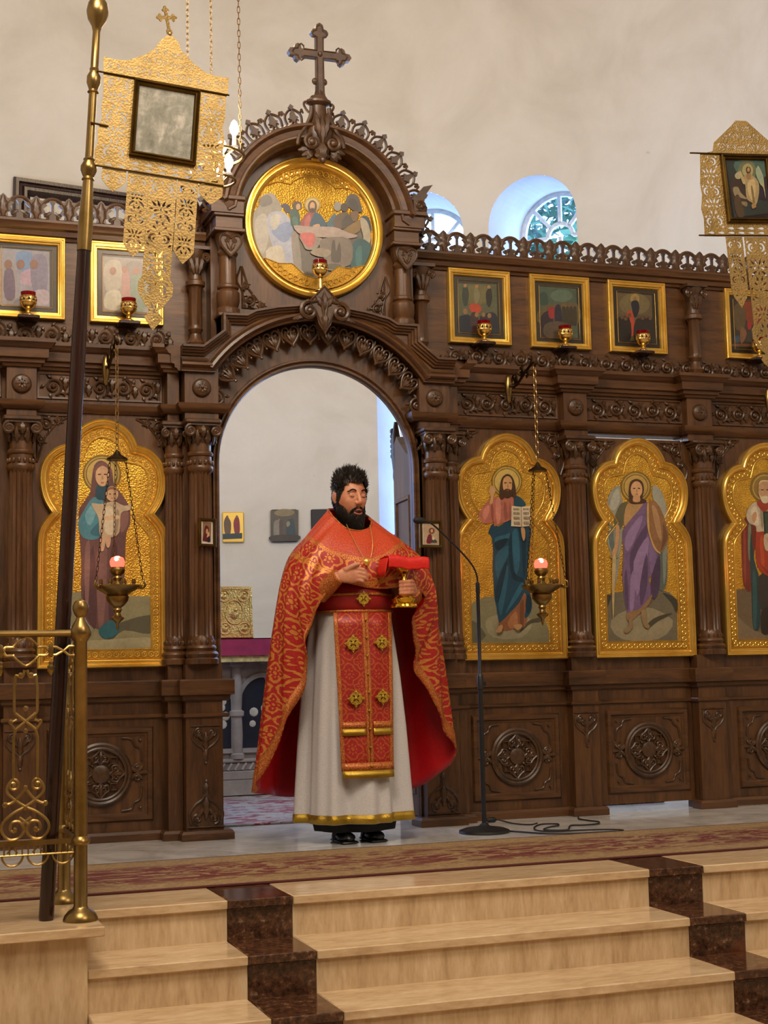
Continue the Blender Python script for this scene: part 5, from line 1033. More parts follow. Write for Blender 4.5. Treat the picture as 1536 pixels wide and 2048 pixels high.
def banner(name, label, C, tilt, outline, fr_, key, strips, cross, flipx=1):
    t = thing(name, label, 'church banner', C); t.rotation_euler = (0, math.radians(-tilt), 0)
    MB_, PB = M['brass'], M['pierced_brass']
    H = []
    x0, x1, z0, z1 = fr_
    for s, cx in ((-1, (-.235+x0)/2), (1, (.23+x1)/2)):
        for k in range(7): H += row(cx, .118-.044*k, .092, k)
    for k in range(9): H += [tear(-.2+.05*k, -.174, PI/2, .036, .014), tear(-.2+.05*k, -.194, PI/2, .036, .012)]
    for k in range(9): H += row(-.20+.05*k, .185, .05, k)
    for k in range(5): H += row(-.08+.04*k, .232, .042, k+1)
    for k in range(2): H += row(-.03+.06*k, .272, .05, k)
    pierced(outline, H).build('pierced_plate', PB, t, smooth=0)
    zt, zb = .152, -.207
    for z in (zt, zb): MB().tube([(-.262, -.004, z), (.238, -.004, z)], .0035, 6).build('cross_rod', M['brass_dark'], t)
    MB().sweep([(x0, z0), (x1, z0), (x1, z1), (x0, z1)], [(0, -.002), (0, .014), (-.005, .018), (-.009, .012), (-.013, .016), (-.018, .013), (-.022, .004), (-.024, 0)], closed=True, base=-.002).build('picture_frame', M['brass_dark'], t); pf = [c for c in t.children if c.name.startswith('picture_frame')][0]
    if key:
        MB().box(x0+.018, x1-.018, -.006, -.002, z0+.018, z1-.018).build('picture_board', M['frame_dark'], pf, smooth=0)
        painting(key, t, (0, -.0065, 0), clip=lambda u, v: (max(x0+.02, min(x1-.02, u)), max(z0+.02, min(z1-.02, v))))
    else: MB().box(x0+.018, x1-.018, -.007, -.002, z0+.018, z1-.018).build('picture_board', M['glare_picture'], pf, smooth=0)
    for a in strips: strip(*a).build('hanging_strip', PB, t, smooth=0)
    if cross:
        cm_ = MB().plate(cross_outline(.036, .085, .013, .05), (), -.002, .002); cm_.box(-.012, .012, -.0025, .0025, -.012, .004); cm_.ball((0, 0, -.012), .008, 8, 5)
        cm_.xform(Matrix.Rotation(.35, 4, 'Z') @ Matrix.Rotation(-.3, 4, 'Y')).build('banner_cross', PB, t, (-.006, 0, .362))
    return t
def glare_mat():  # grey tones paint in the glare on the picture glass
    t = NT('glare_picture'); v = t.coord('Object', (1, 1, 1)); a = t.noise(v, 22, 6, .65, .8); b = t.noise(t.coord('Object', (10, 1, 4)), 3, 3)
    t.set(t.ramp(t.math('ADD', t.math('MULTIPLY', a, .6), t.math('MULTIPLY', b, .4)), [(.34, srgb('6a6a5c')), (.5, srgb('88867a')), (.66, srgb('b4aea2'))]), .22)
glare_mat()
OL = [(-243, -208), (-249, -150), (-240, -120), (-243, -71), (-230, -20), (-236, 18), (-232, 60), (-236, 124), (-238, 153), (-242, 214), (-200, 211), (-153, 216), (-91, 250), (-55, 282), (-46, 300), (-35, 320), (-11, 345), (12, 342), (32, 325), (43, 296), (91, 255), (140, 226), (180, 218), (232, 222), (232, 153), (226, 142), (228, 60), (220, 20), (232, -27), (228, -80), (240, -120), (234, -152), (241, -208)]
OL = [(x/1000, z/1000) for x, z in OL][::-1]
strL = [(-.172, -.21, .088, .040, .046), (-.082, -.21, .078, .27, .05), (.010, -.21, .104, .385, .20, True), (.104, -.21, .078, .27, .05), (.192, -.21, .090, .036, .04)]
bl = banner('processional_banner', 'gold pierced brass banner with picture greyed by painted glare on the leaning pole at left', (-1.26, -2.35, 2.886), -4.2, OL, (-.124, .126, -.148, .147), None, strL, True)
OR_ = [(-232, -210), (-226, -134), (-234, -90), (-222, -27), (-226, 20), (-221, 53), (-210, 150), (-146, 164), (-136, 202), (-34, 284), (-15, 303), (40, 303), (62, 284), (160, 202), (168, 164), (230, 150), (238, 53), (236, -27), (244, -134), (250, -210)]
OR_ = [(x/1000, z/1000) for x, z in OR_][::-1]
strR = [(-.088, -.212, .082, .24, .07), (.018, -.212, .11, .385, .19, True), (.115, -.212, .082, .24, .07)]
banner('processional_banner', 'gold pierced brass banner with picture of a white robed figure at the right edge', (1.269, -2.34, 2.863), 4.2, OR_, (-.115, .125, -.150, .147), 'risen', strR, False)
# pole of the left banner (leans), stands on the platform behind the brass rail
t = thing('banner_pole', 'leaning banner pole, brass above and dark wood below, by the brass railing', 'pole', (-1.684, -2.335, 0.0))
ax = Vector((.1545, 0, 2.85)).normalized(); RQ = ax.to_track_quat('Z', 'Y').to_matrix().to_4x4()
MB().lathe([(.024, 0), (.026, .01), (.027, 2.0), (.024, 2.40)], seg=12).xform(RQ).build('wooden_shaft', M['pole_wood'], t)
MB().lathe([(.0265, 2.38), (.027, 2.5), (.021, 2.60), (.019, 2.645), (.024, 2.65), (.019, 2.66), (.03, 2.685), (.03, 2.70), (.02, 2.72), (.022, 2.727), (.016, 2.735), (.015, 2.98), (.021, 2.985), (.016, 2.995), (.026, 3.02), (.026, 3.045), (.016, 3.065), (.018, 3.075), (.015, 3.08), (.014, 3.22), (.019, 3.24), (.034, 3.265), (.04, 3.29), (.041, 3.30), (.036, 3.33), (.02, 3.355), (.012, 3.40)], seg=24).xform(RQ).build('brass_shaft', M['brass'], t)
MB().tube([(.15, -.02, 2.857), (.215, -.018, 2.85)], .004, 6).build('banner_hook', M['brass_dark'], t)
def pole_of(loc, s, label):
    t2 = thing('banner_pole', label, 'pole', loc); Q = Vector((s*.1545, 0, 2.85)).to_track_quat('Z', 'Y').to_matrix().to_4x4() @ RQ.inverted()
    for c in t.children: link(c.name.split('.')[0], c.data, t2).matrix_local = Q if 'hook' not in c.name else Matrix.Scale(-1, 4, Vector((1, 0, 0)))
pole_of((1.70, -2.335, 0), -1, 'leaning banner pole just outside the right edge of the photo')
# ================================================================== CHANDELIER
cx, cy, cz = -.785, -1.1, 3.235
t = thing('chandelier', 'small brass chandelier with lit candle bulbs hanging behind the left banner', 'chandelier', (cx, cy, cz))
def ring_at(r, z, w): MB().tube([(r*math.cos(2*PI*i/32), r*math.sin(2*PI*i/32), z) for i in range(32)], w, 8, closed=True).build('ring', M['brass'], t)
ring_at(.14, 0, .008); ring_at(.10, -.12, .007)
MB().lathe([(.004, -.22), (.018, -.20), (.014, -.16), (.03, -.13), (.014, -.10), (.012, -.02), (.03, 0), (.012, .03), (.02, .06), (.006, .09)], seg=16).build('hub', M['brass'], t)
for k in range(3):
    a = 2*PI*k/3+PI/3; c_, s_ = math.cos(a), math.sin(a)
    for r, z in ((.14, 0), (.10, -.12)):
        MB().tube([(c_*.01, s_*.01, z), (c_*r*.5, s_*r*.5, z-.025), (c_*r, s_*r, z)], .005, 6).build('arm', M['brass'], t)
        cs_ = MB().lathe([(.018, .0), (.020, .010), (.011, .014), (.010, .016), (.010, .06 if not z else .03)], c=(c_*r, s_*r, z), seg=12).build('candle_sleeve', M['white_paint'], t)
        h = z+(.06 if not z else .03); MB().lathe([(.008, h), (.020, h+.022), (.022, h+.036), (.013, h+.062), (.002, h+.076)], c=(c_*r, s_*r, 0), seg=12).build('bulb', M['bulb'], cs_)
    a += math.radians(20); chain(MB(), (.14*math.cos(a), .14*math.sin(a), .008), (.13*math.cos(a), .13*math.sin(a), 2.2), 76, .006, .0018, 4).build('chain', M['chain_metal'], t)
lamp('chandelier_light', 'POINT', (cx, cy, cz+.18), 14, WARM, .2)
# ================================================================== BRASS RAILING
t = thing('brass_railing', 'brass altar railing with scrollwork and round posts at the left', 'railing', (-1.575, -2.395, .001))
BR = M['brass']
def post(y, h):
    p = MB().lathe([(.060, 0), (.060, .006), (.054, .02), (.042, .034), (.028, .042), (.0235, .05), (.0235, .255), (.031, .262), (.034, .27), (.031, .279), (.0235, .286), (.0225, .955), (.026, .96), (.036, .975), (.038, .99), (.030, 1.01), (.018, 1.03), (.014, 1.04), (.022, 1.05), (.028, 1.066), (.028, 1.08), (.020, 1.096), (.004, 1.104)], seg=28)
    p.build('post', BR, t, (0, y, 0))
post(0, 1); post(.441, 1)
MB().tube([(0, 0, .985), (-2.2, 0, .985)], .0125, 10).build('handrail', BR, t); MB().tube([(0, 0, .985), (0, .441, .985)], .0125, 10).build('handrail', BR, t)
for a, b in (((-2.2, -.008), (0, .008)),): MB().box(a[0], b[0], a[1], b[1], .264, .281).build('lower_bar', BR, t, smooth=0)
MB().box(-.008, .008, 0, .441, .264, .281).build('lower_bar', BR, t, smooth=0)
def motif():
    mb = MB(); r = .0055; T = lambda pts, rr=r: mb.tube(up3(pts, 0), rr, 6)
    for s in (-1, 1):
        T(smooth2([(s*.004, .86), (s*.014, .835), (s*.034, .842), (s*.036, .82), (s*.039, .80)], 3, False)); T([(s*.039, .80), (s*.039, .72), (s*.034, .71)])
        T([(s*.034, .712), (-s*.036, .655)]); T([(s*.034, .655), (s*.052, .68), (s*.03, .69)]); T([(s*.034, .655), (s*.040, .63), (s*.040, .49)])
        T(smooth2([(s*.040, .49), (s*.058, .47), (s*.06, .445), (s*.036, .42), (0, .395), (-s*.04, .375), (-s*.074, .345), (-s*.078, .315), (-s*.055, .287), (-s*.022, .29), (-s*.004, .318), (-s*.02, .345), (-s*.045, .342), (-s*.05, .32), (-s*.035, .311)], 4, False))
        T(spiral(s*.040, .468, .022, .005, PI/2, s*1.3, 16)); mb.ball((s*.040, 0, .468), .008, 8, 5); mb.ball((-s*.035, 0, .318), .010, 8, 5)
        T(smooth2([(s*.004, .452), (s*.03, .42), (s*.058, .405), (s*.068, .41), (s*.066, .395)], 3, False)); mb.ball((s*.068, 0, .403), .010, 8, 5); mb.ball((s*.05, 0, .683), .009, 8, 5)
        mb.ball((s*.018, 0, .842), .010, 8, 5); T([(s*.02, .36), (-s*.012, .335)])
    mb.ball((0, 0, .728), .010, 8, 5); mb.ball((0, 0, .458), .011, 8, 5); mb.ball((0, 0, .652), .009, 8, 5); mb.ball((0, 0, .39), .009, 8, 5)
    return mb
def fret():
    mb = MB(); T = lambda pts: mb.tube(up3(pts, 0), .005, 6)
    for s in (-1, 1):
        T([(-.085, .924+s*.0), (-.07, .924+s*.014), (-.045, .924+s*.014), (-.03, .924+s*.03), (-.012, .924+s*.045), (0, .924+s*.05)])
        T([(.085, .924), (.07, .924+s*.014), (.045, .924+s*.014), (.03, .924+s*.03), (.012, .924+s*.045), (0, .924+s*.05)])
    for s in (-1, 1):
        T([(s*.085, .94), (s*.066, .908), (s*.04, .91)]); T([(s*.085, .91), (s*.066, .94), (s*.04, .938)])
    mb.ball((.085, 0, .925), .012, 8, 6, sz=2); mb.leaf(.085, .885, -PI/2, .045, .03, 0, .01); mb.ball((.085, 0, .882), .009, 8, 5)
    return mb
def under():
    mb = MB(); mb.tube(up3([(-.085, .232), (.085, .232)], 0), .0035, 5)
    for x in (-.07, -.052, -.03, -.01, .01, .03, .052, .07): mb.tube(up3([(x, .264), (x, .232)], 0), .0028, 5)
    for cx_ in (-.0425, .0425): mb.tube(up3(arc(cx_, .232, .035, 180, 360, 12), 0), .0042, 6); mb.tube(up3([(cx_-.018, .24), (cx_, .258), (cx_+.018, .24)], 0), .003, 5)
    return mb
mm, fm_, um = motif().mesh('scroll_panel', BR), fret().mesh('fret_panel', BR), under().mesh('pendant_fringe', BR)
for k in range(3):
    for nm, me_ in (('scroll_panel', mm), ('fret_panel', fm_), ('pendant_fringe', um)): link(nm, me_, t, (-.187-.17*k, 0, 0))
fe = MB()
for s in (-1, 1): fe.tube(up3([(-.102, .924+s*.014), (-.085, .924+s*.014), (-.059, .924), (-.040, .924-s*.016), (-.02, .924-s*.016)], 0), .005, 6)
fe.build('fret_panel', BR, t)
fe = MB().tube(up3([(-.102, .232), (-.02, .232)], 0), .0035, 5).tube(up3(arc(-.06, .232, .035, 180, 360, 12), 0), .0042, 6)
for x in (-.085, -.065, -.045): fe.tube(up3([(x, .264), (x, .232)], 0), .0028, 5)
fe.build('pendant_fringe', BR, t)
for k in range(2):
    for nm, me_ in (('scroll_panel', mm), ('fret_panel', fm_), ('pendant_fringe', um)): link(nm, me_, t, (0, .135+.17*k, 0), (0, 0, PI/2))
# ================================================================== THE MAN IN RED VESTMENTS
def brocade(name, red, gold, tile=.155, yoke=False):
    t = NT(name); tc = t.n('TexCoord'); uvn = t.n('UVMap'); sp = t.n('SeparateXYZ'); t.l(uvn.outputs[0], sp.inputs[0])
    nz = t.n('TexNoise'); t.l(uvn.outputs[0], nz.inputs['Vector']); nz.inputs['Scale'].default_value = 38; nz.inputs['Detail'].default_value = 3
    w = t.math('MULTIPLY', t.math('SUBTRACT', nz.outputs['Fac'], .5), .22)
    def flower(ou, ov, tl, r0, r1):
        u = t.math('SUBTRACT', t.math('FRACT', t.math('ADD', t.math('DIVIDE', sp.outputs[0], tl), ou)), .5)
        v = t.math('SUBTRACT', t.math('FRACT', t.math('ADD', t.math('DIVIDE', sp.outputs[1], tl), ov)), .5)
        r = t.math('ADD', t.math('SQRT', t.math('ADD', t.math('MULTIPLY', u, u), t.math('MULTIPLY', v, v))), w)
        a = t.math('ARCTAN2', v, u); c4 = t.math('COSINE', t.math('MULTIPLY', a, 4)); c8 = t.math('COSINE', t.math('MULTIPLY', a, 8))
        ring = t.math('LESS_THAN', t.math('ABSOLUTE', t.math('SUBTRACT', r, t.math('ADD', r1, t.math('MULTIPLY', c4, .055)))), .035)
        core = t.math('LESS_THAN', r, t.math('ADD', r0, t.math('MULTIPLY', c8, .06)))
        hole = t.math('LESS_THAN', t.math('ABSOLUTE', t.math('SUBTRACT', r, r0*.55)), .028)
        return t.math('MAXIMUM', ring, t.math('SUBTRACT', core, hole))
    f = t.math('MAXIMUM', flower(0, 0, tile, .17, .37), flower(.5, .5, tile, .13, .25)); f = t.math('MINIMUM', t.math('MAXIMUM', f, 0), 1)
    fine = t.noise(uvn.outputs[0], 210, 2, .5)
    red_c = t.ramp(fine, [(.35, tuple(x*.55 for x in red)), (.65, red)])
    if yoke:
        f = t.math('MULTIPLY', f, t.math('GREATER_THAN', sp.outputs[1], .20))
        yk = t.math('LESS_THAN', sp.outputs[1], .175)
        lace = t.noise(uvn.outputs[0], 120, 4, .6)
        red_c = t.mix(yk, red_c, t.ramp(lace, [(.4, srgb('a5280f')), (.62, srgb('c8501c'))]))
        f = t.math('MAXIMUM', f, t.math('MULTIPLY', t.math('LESS_THAN', t.math('ABSOLUTE', t.math('SUBTRACT', sp.outputs[1], .187)), .012), t.math('GREATER_THAN', fine, .47)))
        f = t.math('MAXIMUM', f, t.math('MULTIPLY', t.math('LESS_THAN', t.math('ABSOLUTE', t.math('SUBTRACT', sp.outputs[1], .305)), .012), t.math('GREATER_THAN', lace, .45)))
    gold_c = t.ramp(fine, [(.3, tuple(x*.6 for x in gold)), (.7, gold)])
    t.set(t.mix(f, red_c, gold_c), .45); t.l(t.math('MULTIPLY', f, .45), t.b.inputs['Metallic'])
    t.bump(t.math('ADD', t.math('MULTIPLY', f, .6), t.math('MULTIPLY', fine, .4)), .35, .003)
    return t.mat
brocade('brocade', srgb('b01210'), srgb('d98a3c'), .15, True); brocade('stole_brocade', srgb('a81414'), srgb('c45c2c'), .12)
def satin(name, h, rough, sc=60, sheen=0):
    t = NT(name); v = t.coord('Object'); f = t.noise(v, sc, 3, .6); c = srgb(h)
    t.set(t.ramp(f, [(.3, tuple(x*.75 for x in c)), (.7, c)]), rough); t.bump(f, .15, .002); return t.mat
satin('red_lining', 'b40c14', .36); satin('white_linen', 'cdc9c8', .8, 220); satin('belt_red', 'a01414', .55, 120); satin('veil_red', 'd8180c', .55, 160)
def goldtrim():
    t = NT('gold_trim'); v = t.coord('Object'); f = t.noise(v, 190, 3, .6); g = t.noise(v, 420, 2)
    t.set(t.ramp(f, [(.35, srgb('8a3a16')), (.55, srgb('b8682c')), (.7, srgb('d8a050'))]), .45, .35); t.bump(g, .4, .002)
goldtrim(); metal('gold_thread', srgb('c8a648'), .42, .3, 300, srgb('a88830')); metal('chalice_gold', srgb('d8ac3c'), .16)
def skin_mat():
    t = NT('skin'); v = t.coord('Object'); f = t.noise(v, 40, 4, .6); g = t.noise(v, 11, 3, .5)
    col = t.ramp(t.math('ADD', t.math('MULTIPLY', f, .5), t.math('MULTIPLY', g, .5)), [(.3, srgb('a8654a')), (.55, srgb('c48564')), (.75, srgb('cf9474'))])
    t.set(col, .5, Subsurface_Weight=.08); t.b.inputs['Subsurface Radius'].default_value = (.01, .004, .002); t.bump(f, .06, .002)
skin_mat(); plain('hair', '1c130d', .55, .3, 90); plain('lips', 'a05a4a', .5); plain('mouth_dark', '2a0f0e', .6)
PX, PY = .03, -.57
man = thing('person', 'bearded man in red and gold vestments over a white robe holding a veiled chalice', 'person', (PX, PY, 0))
def W(p): return (p[0]-PX, p[1]-PY, p[2])
# --- head, hands and body fused into one skin
HM = Matrix.Translation((.02-PX, -.578-PY, 1.706)) @ Matrix.Rotation(math.radians(11), 4, 'Z') @ Matrix.Rotation(math.radians(5), 4, 'X')
def head_pt(az, el, off=0.):
    """az 0 = face front, +az to his left; el -90..90"""
    d = Vector((math.sin(az)*math.cos(el), -math.cos(az)*math.cos(el), math.sin(el)))
    p = Vector((d.x*.0800, d.y*.097, d.z*.118))
    if p.z < 0: p.x *= 1-.10*(-p.z/.118)**1.5; p.y *= 1-.05*(-p.z/.118)
    if p.z < -.03 and p.y < 0: p.y -= .008*min(1, (-p.z-.03)/.06)
    if p.z > .06: p.x *= 1.02
    for c, s, a in (((.033, -.088, .014), .016, -.009), ((-.033, -.088, .014), .016, -.009), ((0, -.098, .036), .022, .006), ((.03, -.09, .032), .014, .004), ((-.03, -.09, .032), .014, .004), ((.046, -.07, -.022), .024, .007), ((-.046, -.07, -.022), .024, .007), ((0, -.09, -.108), .022, .010), ((0, -.1, -.072), .024, .006)):
        q = (p-Vector(c)).length; p = p+d*(a*math.exp(-(q/s)**2))
    return p+d*off
def body_mb():
    mb = MB(); nA, nE = 72, 48
    vs = [tuple(HM @ head_pt(2*PI*i/nA, -PI/2+PI*j/nE)) for j in range(nE+1) for i in range(nA)]
    mb.add(vs, [(j*nA+i, j*nA+(i+1) % nA, (j+1)*nA+(i+1) % nA, (j+1)*nA+i) for j in range(nE) for i in range(nA)])
    st = len(mb.v)
    mb.tube([(0, -.088, .034), (0, -.098, .012), (0, -.110, -.012), (0, -.116, -.026)], [.008, .0085, .010, .0125], 12)
    for s in (-1, 1):
        mb.ball((s*.011, -.106, -.030), .0095, 10, 7); mb.ball((s*.033, -.078, .009), .0145, 14, 10, sz=.95)
        mb.ball((s*.084, .006, .002), .030, 14, 10, sx=.28, sy=.62, sz=1); mb.ball((s*.082, .0, -.024), .012, 8, 6, sx=.5)
    mb.ball((0, -.112, -.026), .0125, 12, 8)
    mb.xform(HM, st)
    # neck, torso, arms, legs
    mb.tube([W(p) for p in ((.025, -.55, 1.64), (.03, -.545, 1.56), (.03, -.545, 1.48))], [.062, .066, .085], 20)
    mb.lathe([(.10, .88), (.155, .95), (.17, 1.1), (.165, 1.25), (.17, 1.38), (.14, 1.46), (.06, 1.50)], seg=24, sx=1.1, sy=.95)
    for s in (-1, 1): mb.tube([(s*.085, .0, .92), (s*.08-.01, -.01, .5), (s*.075-.015, -.015, .09)], [.085, .06, .03], 14); mb.tube([(s*.075-.015, -.015, .06), (s*.075-.015, -.06, .035), (s*.075-.015, -.12, .03)], [.026, .022, .016], 12)
    RA = [(-.13, -.55, 1.42), (-.23, -.60, 1.22), (-.21, -.70, 1.20), (-.125, -.832, 1.292)]; LA = [(.19, -.55, 1.42), (.31, -.60, 1.21), (.30, -.70, 1.19), (.262, -.815, 1.222)]
    for A in (RA, LA): mb.tube([W(p) for p in A], [.062, .052, .045, .027], 14)
    # right hand lying on the chest
    mb.tube([W(p) for p in ((-.13, -.834, 1.290), (-.10, -.842, 1.293), (-.07, -.846, 1.294), (-.035, -.846, 1.294))], [.026, .036, .043, .040], 14, flat=.42)
    for z0, x1, z1, L in ((1.325, .014, 1.309, 1), (1.306, .024, 1.287, 1), (1.287, .020, 1.268, 1), (1.269, .000, 1.252, 1)):
        mb.tube([W(p) for p in ((-.052, -.848, z0-.002), (-.028, -.857, z0), (-.028+(x1+.028)*.5, -.862, (z0+z1)/2+.003), (x1-.006, -.852, z1+.002), (x1+.002, -.838, z1))], [.0105, .0100, .0095, .0085, .0070], 10)
    mb.tube([W(p) for p in ((-.10, -.848, 1.318), (-.07, -.862, 1.334), (-.045, -.868, 1.345), (-.025, -.866, 1.349))], [.014, .0125, .011, .0085], 10)
    # left hand closed around the stem of the chalice
    mb.tube([W(p) for p in ((.262, -.815, 1.222), (.248, -.838, 1.226), (.238, -.852, 1.230))], [.026, .040, .036], 14, flat=.6)
    for z in (1.262, 1.243, 1.224, 1.206):
        mb.tube([W(p) for p in ((.246, -.856, z), (.236, -.882, z), (.214, -.900, z-.002), (.188, -.902, z-.004), (.172, -.886, z-.004), (.174, -.870, z-.003))], [.0105, .0105, .010, .0095, .009, .0075], 10)
    mb.tube([W(p) for p in ((.24, -.835, 1.258), (.222, -.826, 1.276), (.196, -.834, 1.282), (.178, -.848, 1.280))], [.014, .012, .0105, .0085], 10)
    return mb
bo = body_mb().build('body', M['skin'], man)
rmd = bo.modifiers.new('r', 'REMESH'); rmd.mode = 'VOXEL'; rmd.voxel_size = .0042; rmd.use_smooth_shade = True
smd = bo.modifiers.new('s', 'SMOOTH'); smd.factor = .5; smd.iterations = 2
dg = bpy.context.evaluated_depsgraph_get(); me = bpy.data.meshes.new_from_object(bo.evaluated_get(dg)); bo.modifiers.clear(); bo.data = me
me.polygons.foreach_set('use_smooth', [True]*len(me.polygons))
# lips, closed lids, brows, nails
lm = MB()
up_l = [(-.026, -.092, -.071), (-.014, -.1015, -.066), (-.004, -.1055, -.064), (0, -.105, -.0655), (.004, -.1055, -.064), (.014, -.1015, -.066), (.026, -.092, -.071)]
lo_l = [(-.024, -.092, -.078), (-.012, -.101, -.084), (0, -.104, -.086), (.012, -.101, -.084), (.024, -.092, -.078)]
lm.tube(smooth2(up_l, 4, False), [.001]+[.0034]*23+[.001], 8); lm.tube(smooth2(lo_l, 5, False), [.001]+[.0044]*19+[.001], 8); lm.xform(HM).build('lips', M['lips'], man)
MB().ball((0, -.0975, -.0755), .011, 12, 6, sx=1.5, sy=.35, sz=.55).xform(HM).build('mouth_gap', M['mouth_dark'], man)
rnd = random.Random(3)
def hairs(mb, p, d, ln, r):
    """one tapered lock, three-sided"""
    e = d.orthogonal().normalized(); f = d.cross(e); c = p+d*ln*.55+Vector((rnd.gauss(0, 1), rnd.gauss(0, 1), rnd.gauss(0, 1)))*ln*.06; q = p+d*ln+Vector((rnd.gauss(0, 1), rnd.gauss(0, 1), rnd.gauss(0, 1)))*ln*.12
    vs = [p+e*r, p-e*.5*r+f*.87*r, p-e*.5*r-f*.87*r, c+e*r*.7, c-e*.35*r+f*.6*r, c-e*.35*r-f*.6*r, q]
    mb.add([tuple(HM @ v) for v in vs], [(0, 1, 4, 3), (1, 2, 5, 4), (2, 0, 3, 5), (3, 4, 6), (4, 5, 6), (5, 3, 6)])
def hairline(az):
    a = abs(az)
    return .070-.006*math.cos(3*a) if a < .6 else (.058 if a < .85 else (.05-.09*min(1, (a-.85)/.5) if a < 1.35 else (-.02-.05*min(1, (a-1.35)/.6))))
def beardtop(az):
    a = abs(az)
    if a < .22: return -.066
    if a < .42: return -.066+.010*((a-.22)/.20)
    if a < .60: return -.056-.008*((a-.42)/.18)
    return -.064+.044*min(1, (a-.60)/.85)**1.4
hb, bb = MB(), MB(); nA, nE = 90, 60
def patch(mb, keep, off):
    idx = {}
    for j in range(nE):
        for i in range(nA):
            q = []
            for a, b in ((i, j), (i+1, j), (i+1, j+1), (i, j+1)):
                az = -PI+2*PI*(a % nA)/nA; el = -PI/2+PI*b/nE; p = head_pt(az, el); q.append((a % nA, b, az, p))
            if sum(keep(z_[2], z_[3]) for z_ in q) >= 3:
                f = []
                for a, b, az, p in q:
                    if (a, b) not in idx: idx[(a, b)] = len(mb.v); mb.v.append(tuple(HM @ off(az, -PI/2+PI*b/nE, p)))
                    f.append(idx[(a, b)])
                mb.f.append(tuple(f)); mb.m.append(0)
def hair_off(az, el, p):
    top = max(0, min(1, (p.z-.03)/.06)); return head_pt(az, el, .003+.021*top+.005*math.sin(9*az)*top*math.cos(7*el))
patch(hb, lambda az, p: p.z > hairline(az), hair_off)
def beard_off(az, el, p):
    lo = max(0, min(1, (-p.z-.045)/.06)); fr = max(0, math.cos(az)); q = head_pt(az, el, .004+.018*lo)
    return q+Vector((0, -.020*lo*fr, -.052*lo*(.45+.55*fr)))
patch(bb, lambda az, p: p.z < beardtop(az) and abs(az) < 1.62 and (p.y < .03 or p.z > -.09), beard_off)
for k in range(3600):
    az = rnd.uniform(-PI, PI); el = math.asin(rnd.uniform(-.6, 1)); p = head_pt(az, el)
    if p.z > hairline(az):
        b = hair_off(az, el, p); d = p.normalized(); top = max(0, min(1, (p.z-.02)/.07))
        dd = (d*.7+Vector((.25*math.sin(5*az+3*el), -.12 if p.y < .03 else .1, .8))*top+Vector((0, .15, -.5))*(1-top)).normalized()
        hairs(hb, b-d*.004, dd, (.012+.020*top)*rnd.uniform(.7, 1.25), .0022)
for k in range(5200):
    az = rnd.uniform(-1.6, 1.6); el = math.asin(rnd.uniform(-1, .1)); p = head_pt(az, el)
    if p.z < beardtop(az)+.004*rnd.random() and (p.y < .01 or p.z > -.09):
        b = beard_off(az, el, p); dd = (p.normalized()*.45+Vector((0, -.12, -.8))).normalized(); lo = max(0, min(1, (-p.z-.03)/.06))
        hairs(bb, b-p.normalized()*.006, dd, (.010+.018*lo)*rnd.uniform(.7, 1.2), .0019)
for k in range(700):    # moustache, running down beside the mouth
    u = rnd.uniform(-1, 1); s = 1 if u > 0 else -1; a = abs(u); p = Vector((s*(.004+.034*a), -.1035+.018*a*a, -.052-.022*a*a+rnd.uniform(-.003, .004)))
    hairs(bb, p, Vector((s*(.6-.3*a), -.1, -.35-.9*a)).normalized(), .012, .0016)
tag(hb.build('hair', M['hair'], man), kind='stuff'); tag(bb.build('beard', M['hair'], man), kind='stuff')
eb = MB()
for s in (-1, 1):
    for k in range(210):
        a = rnd.random(); p = Vector((s*(.014+.036*a), -.0985+.018*a*a, .031+.010*math.sin(PI*min(1, a*1.2))*.8-.004*a+rnd.uniform(-.002, .002))); hairs(eb, p, Vector((s*.9, -.1, .25-.5*a)).normalized(), .011, .0014)
eb.build('eyebrows', M['hair'], man)
ll = MB()
for s in (-1, 1): ll.tube([(s*(.033+dx), -.0925+.10*dx*dx*40, .003-.0035*math.cos(dx/.013*PI/2)) for dx in (-.013, -.009, -.004, 0, .004, .009, .013)], [.0006, .0012, .0015, .0016, .0015, .0012, .0006], 6)
ll.xform(HM).build('eyelashes', M['hair'], man)
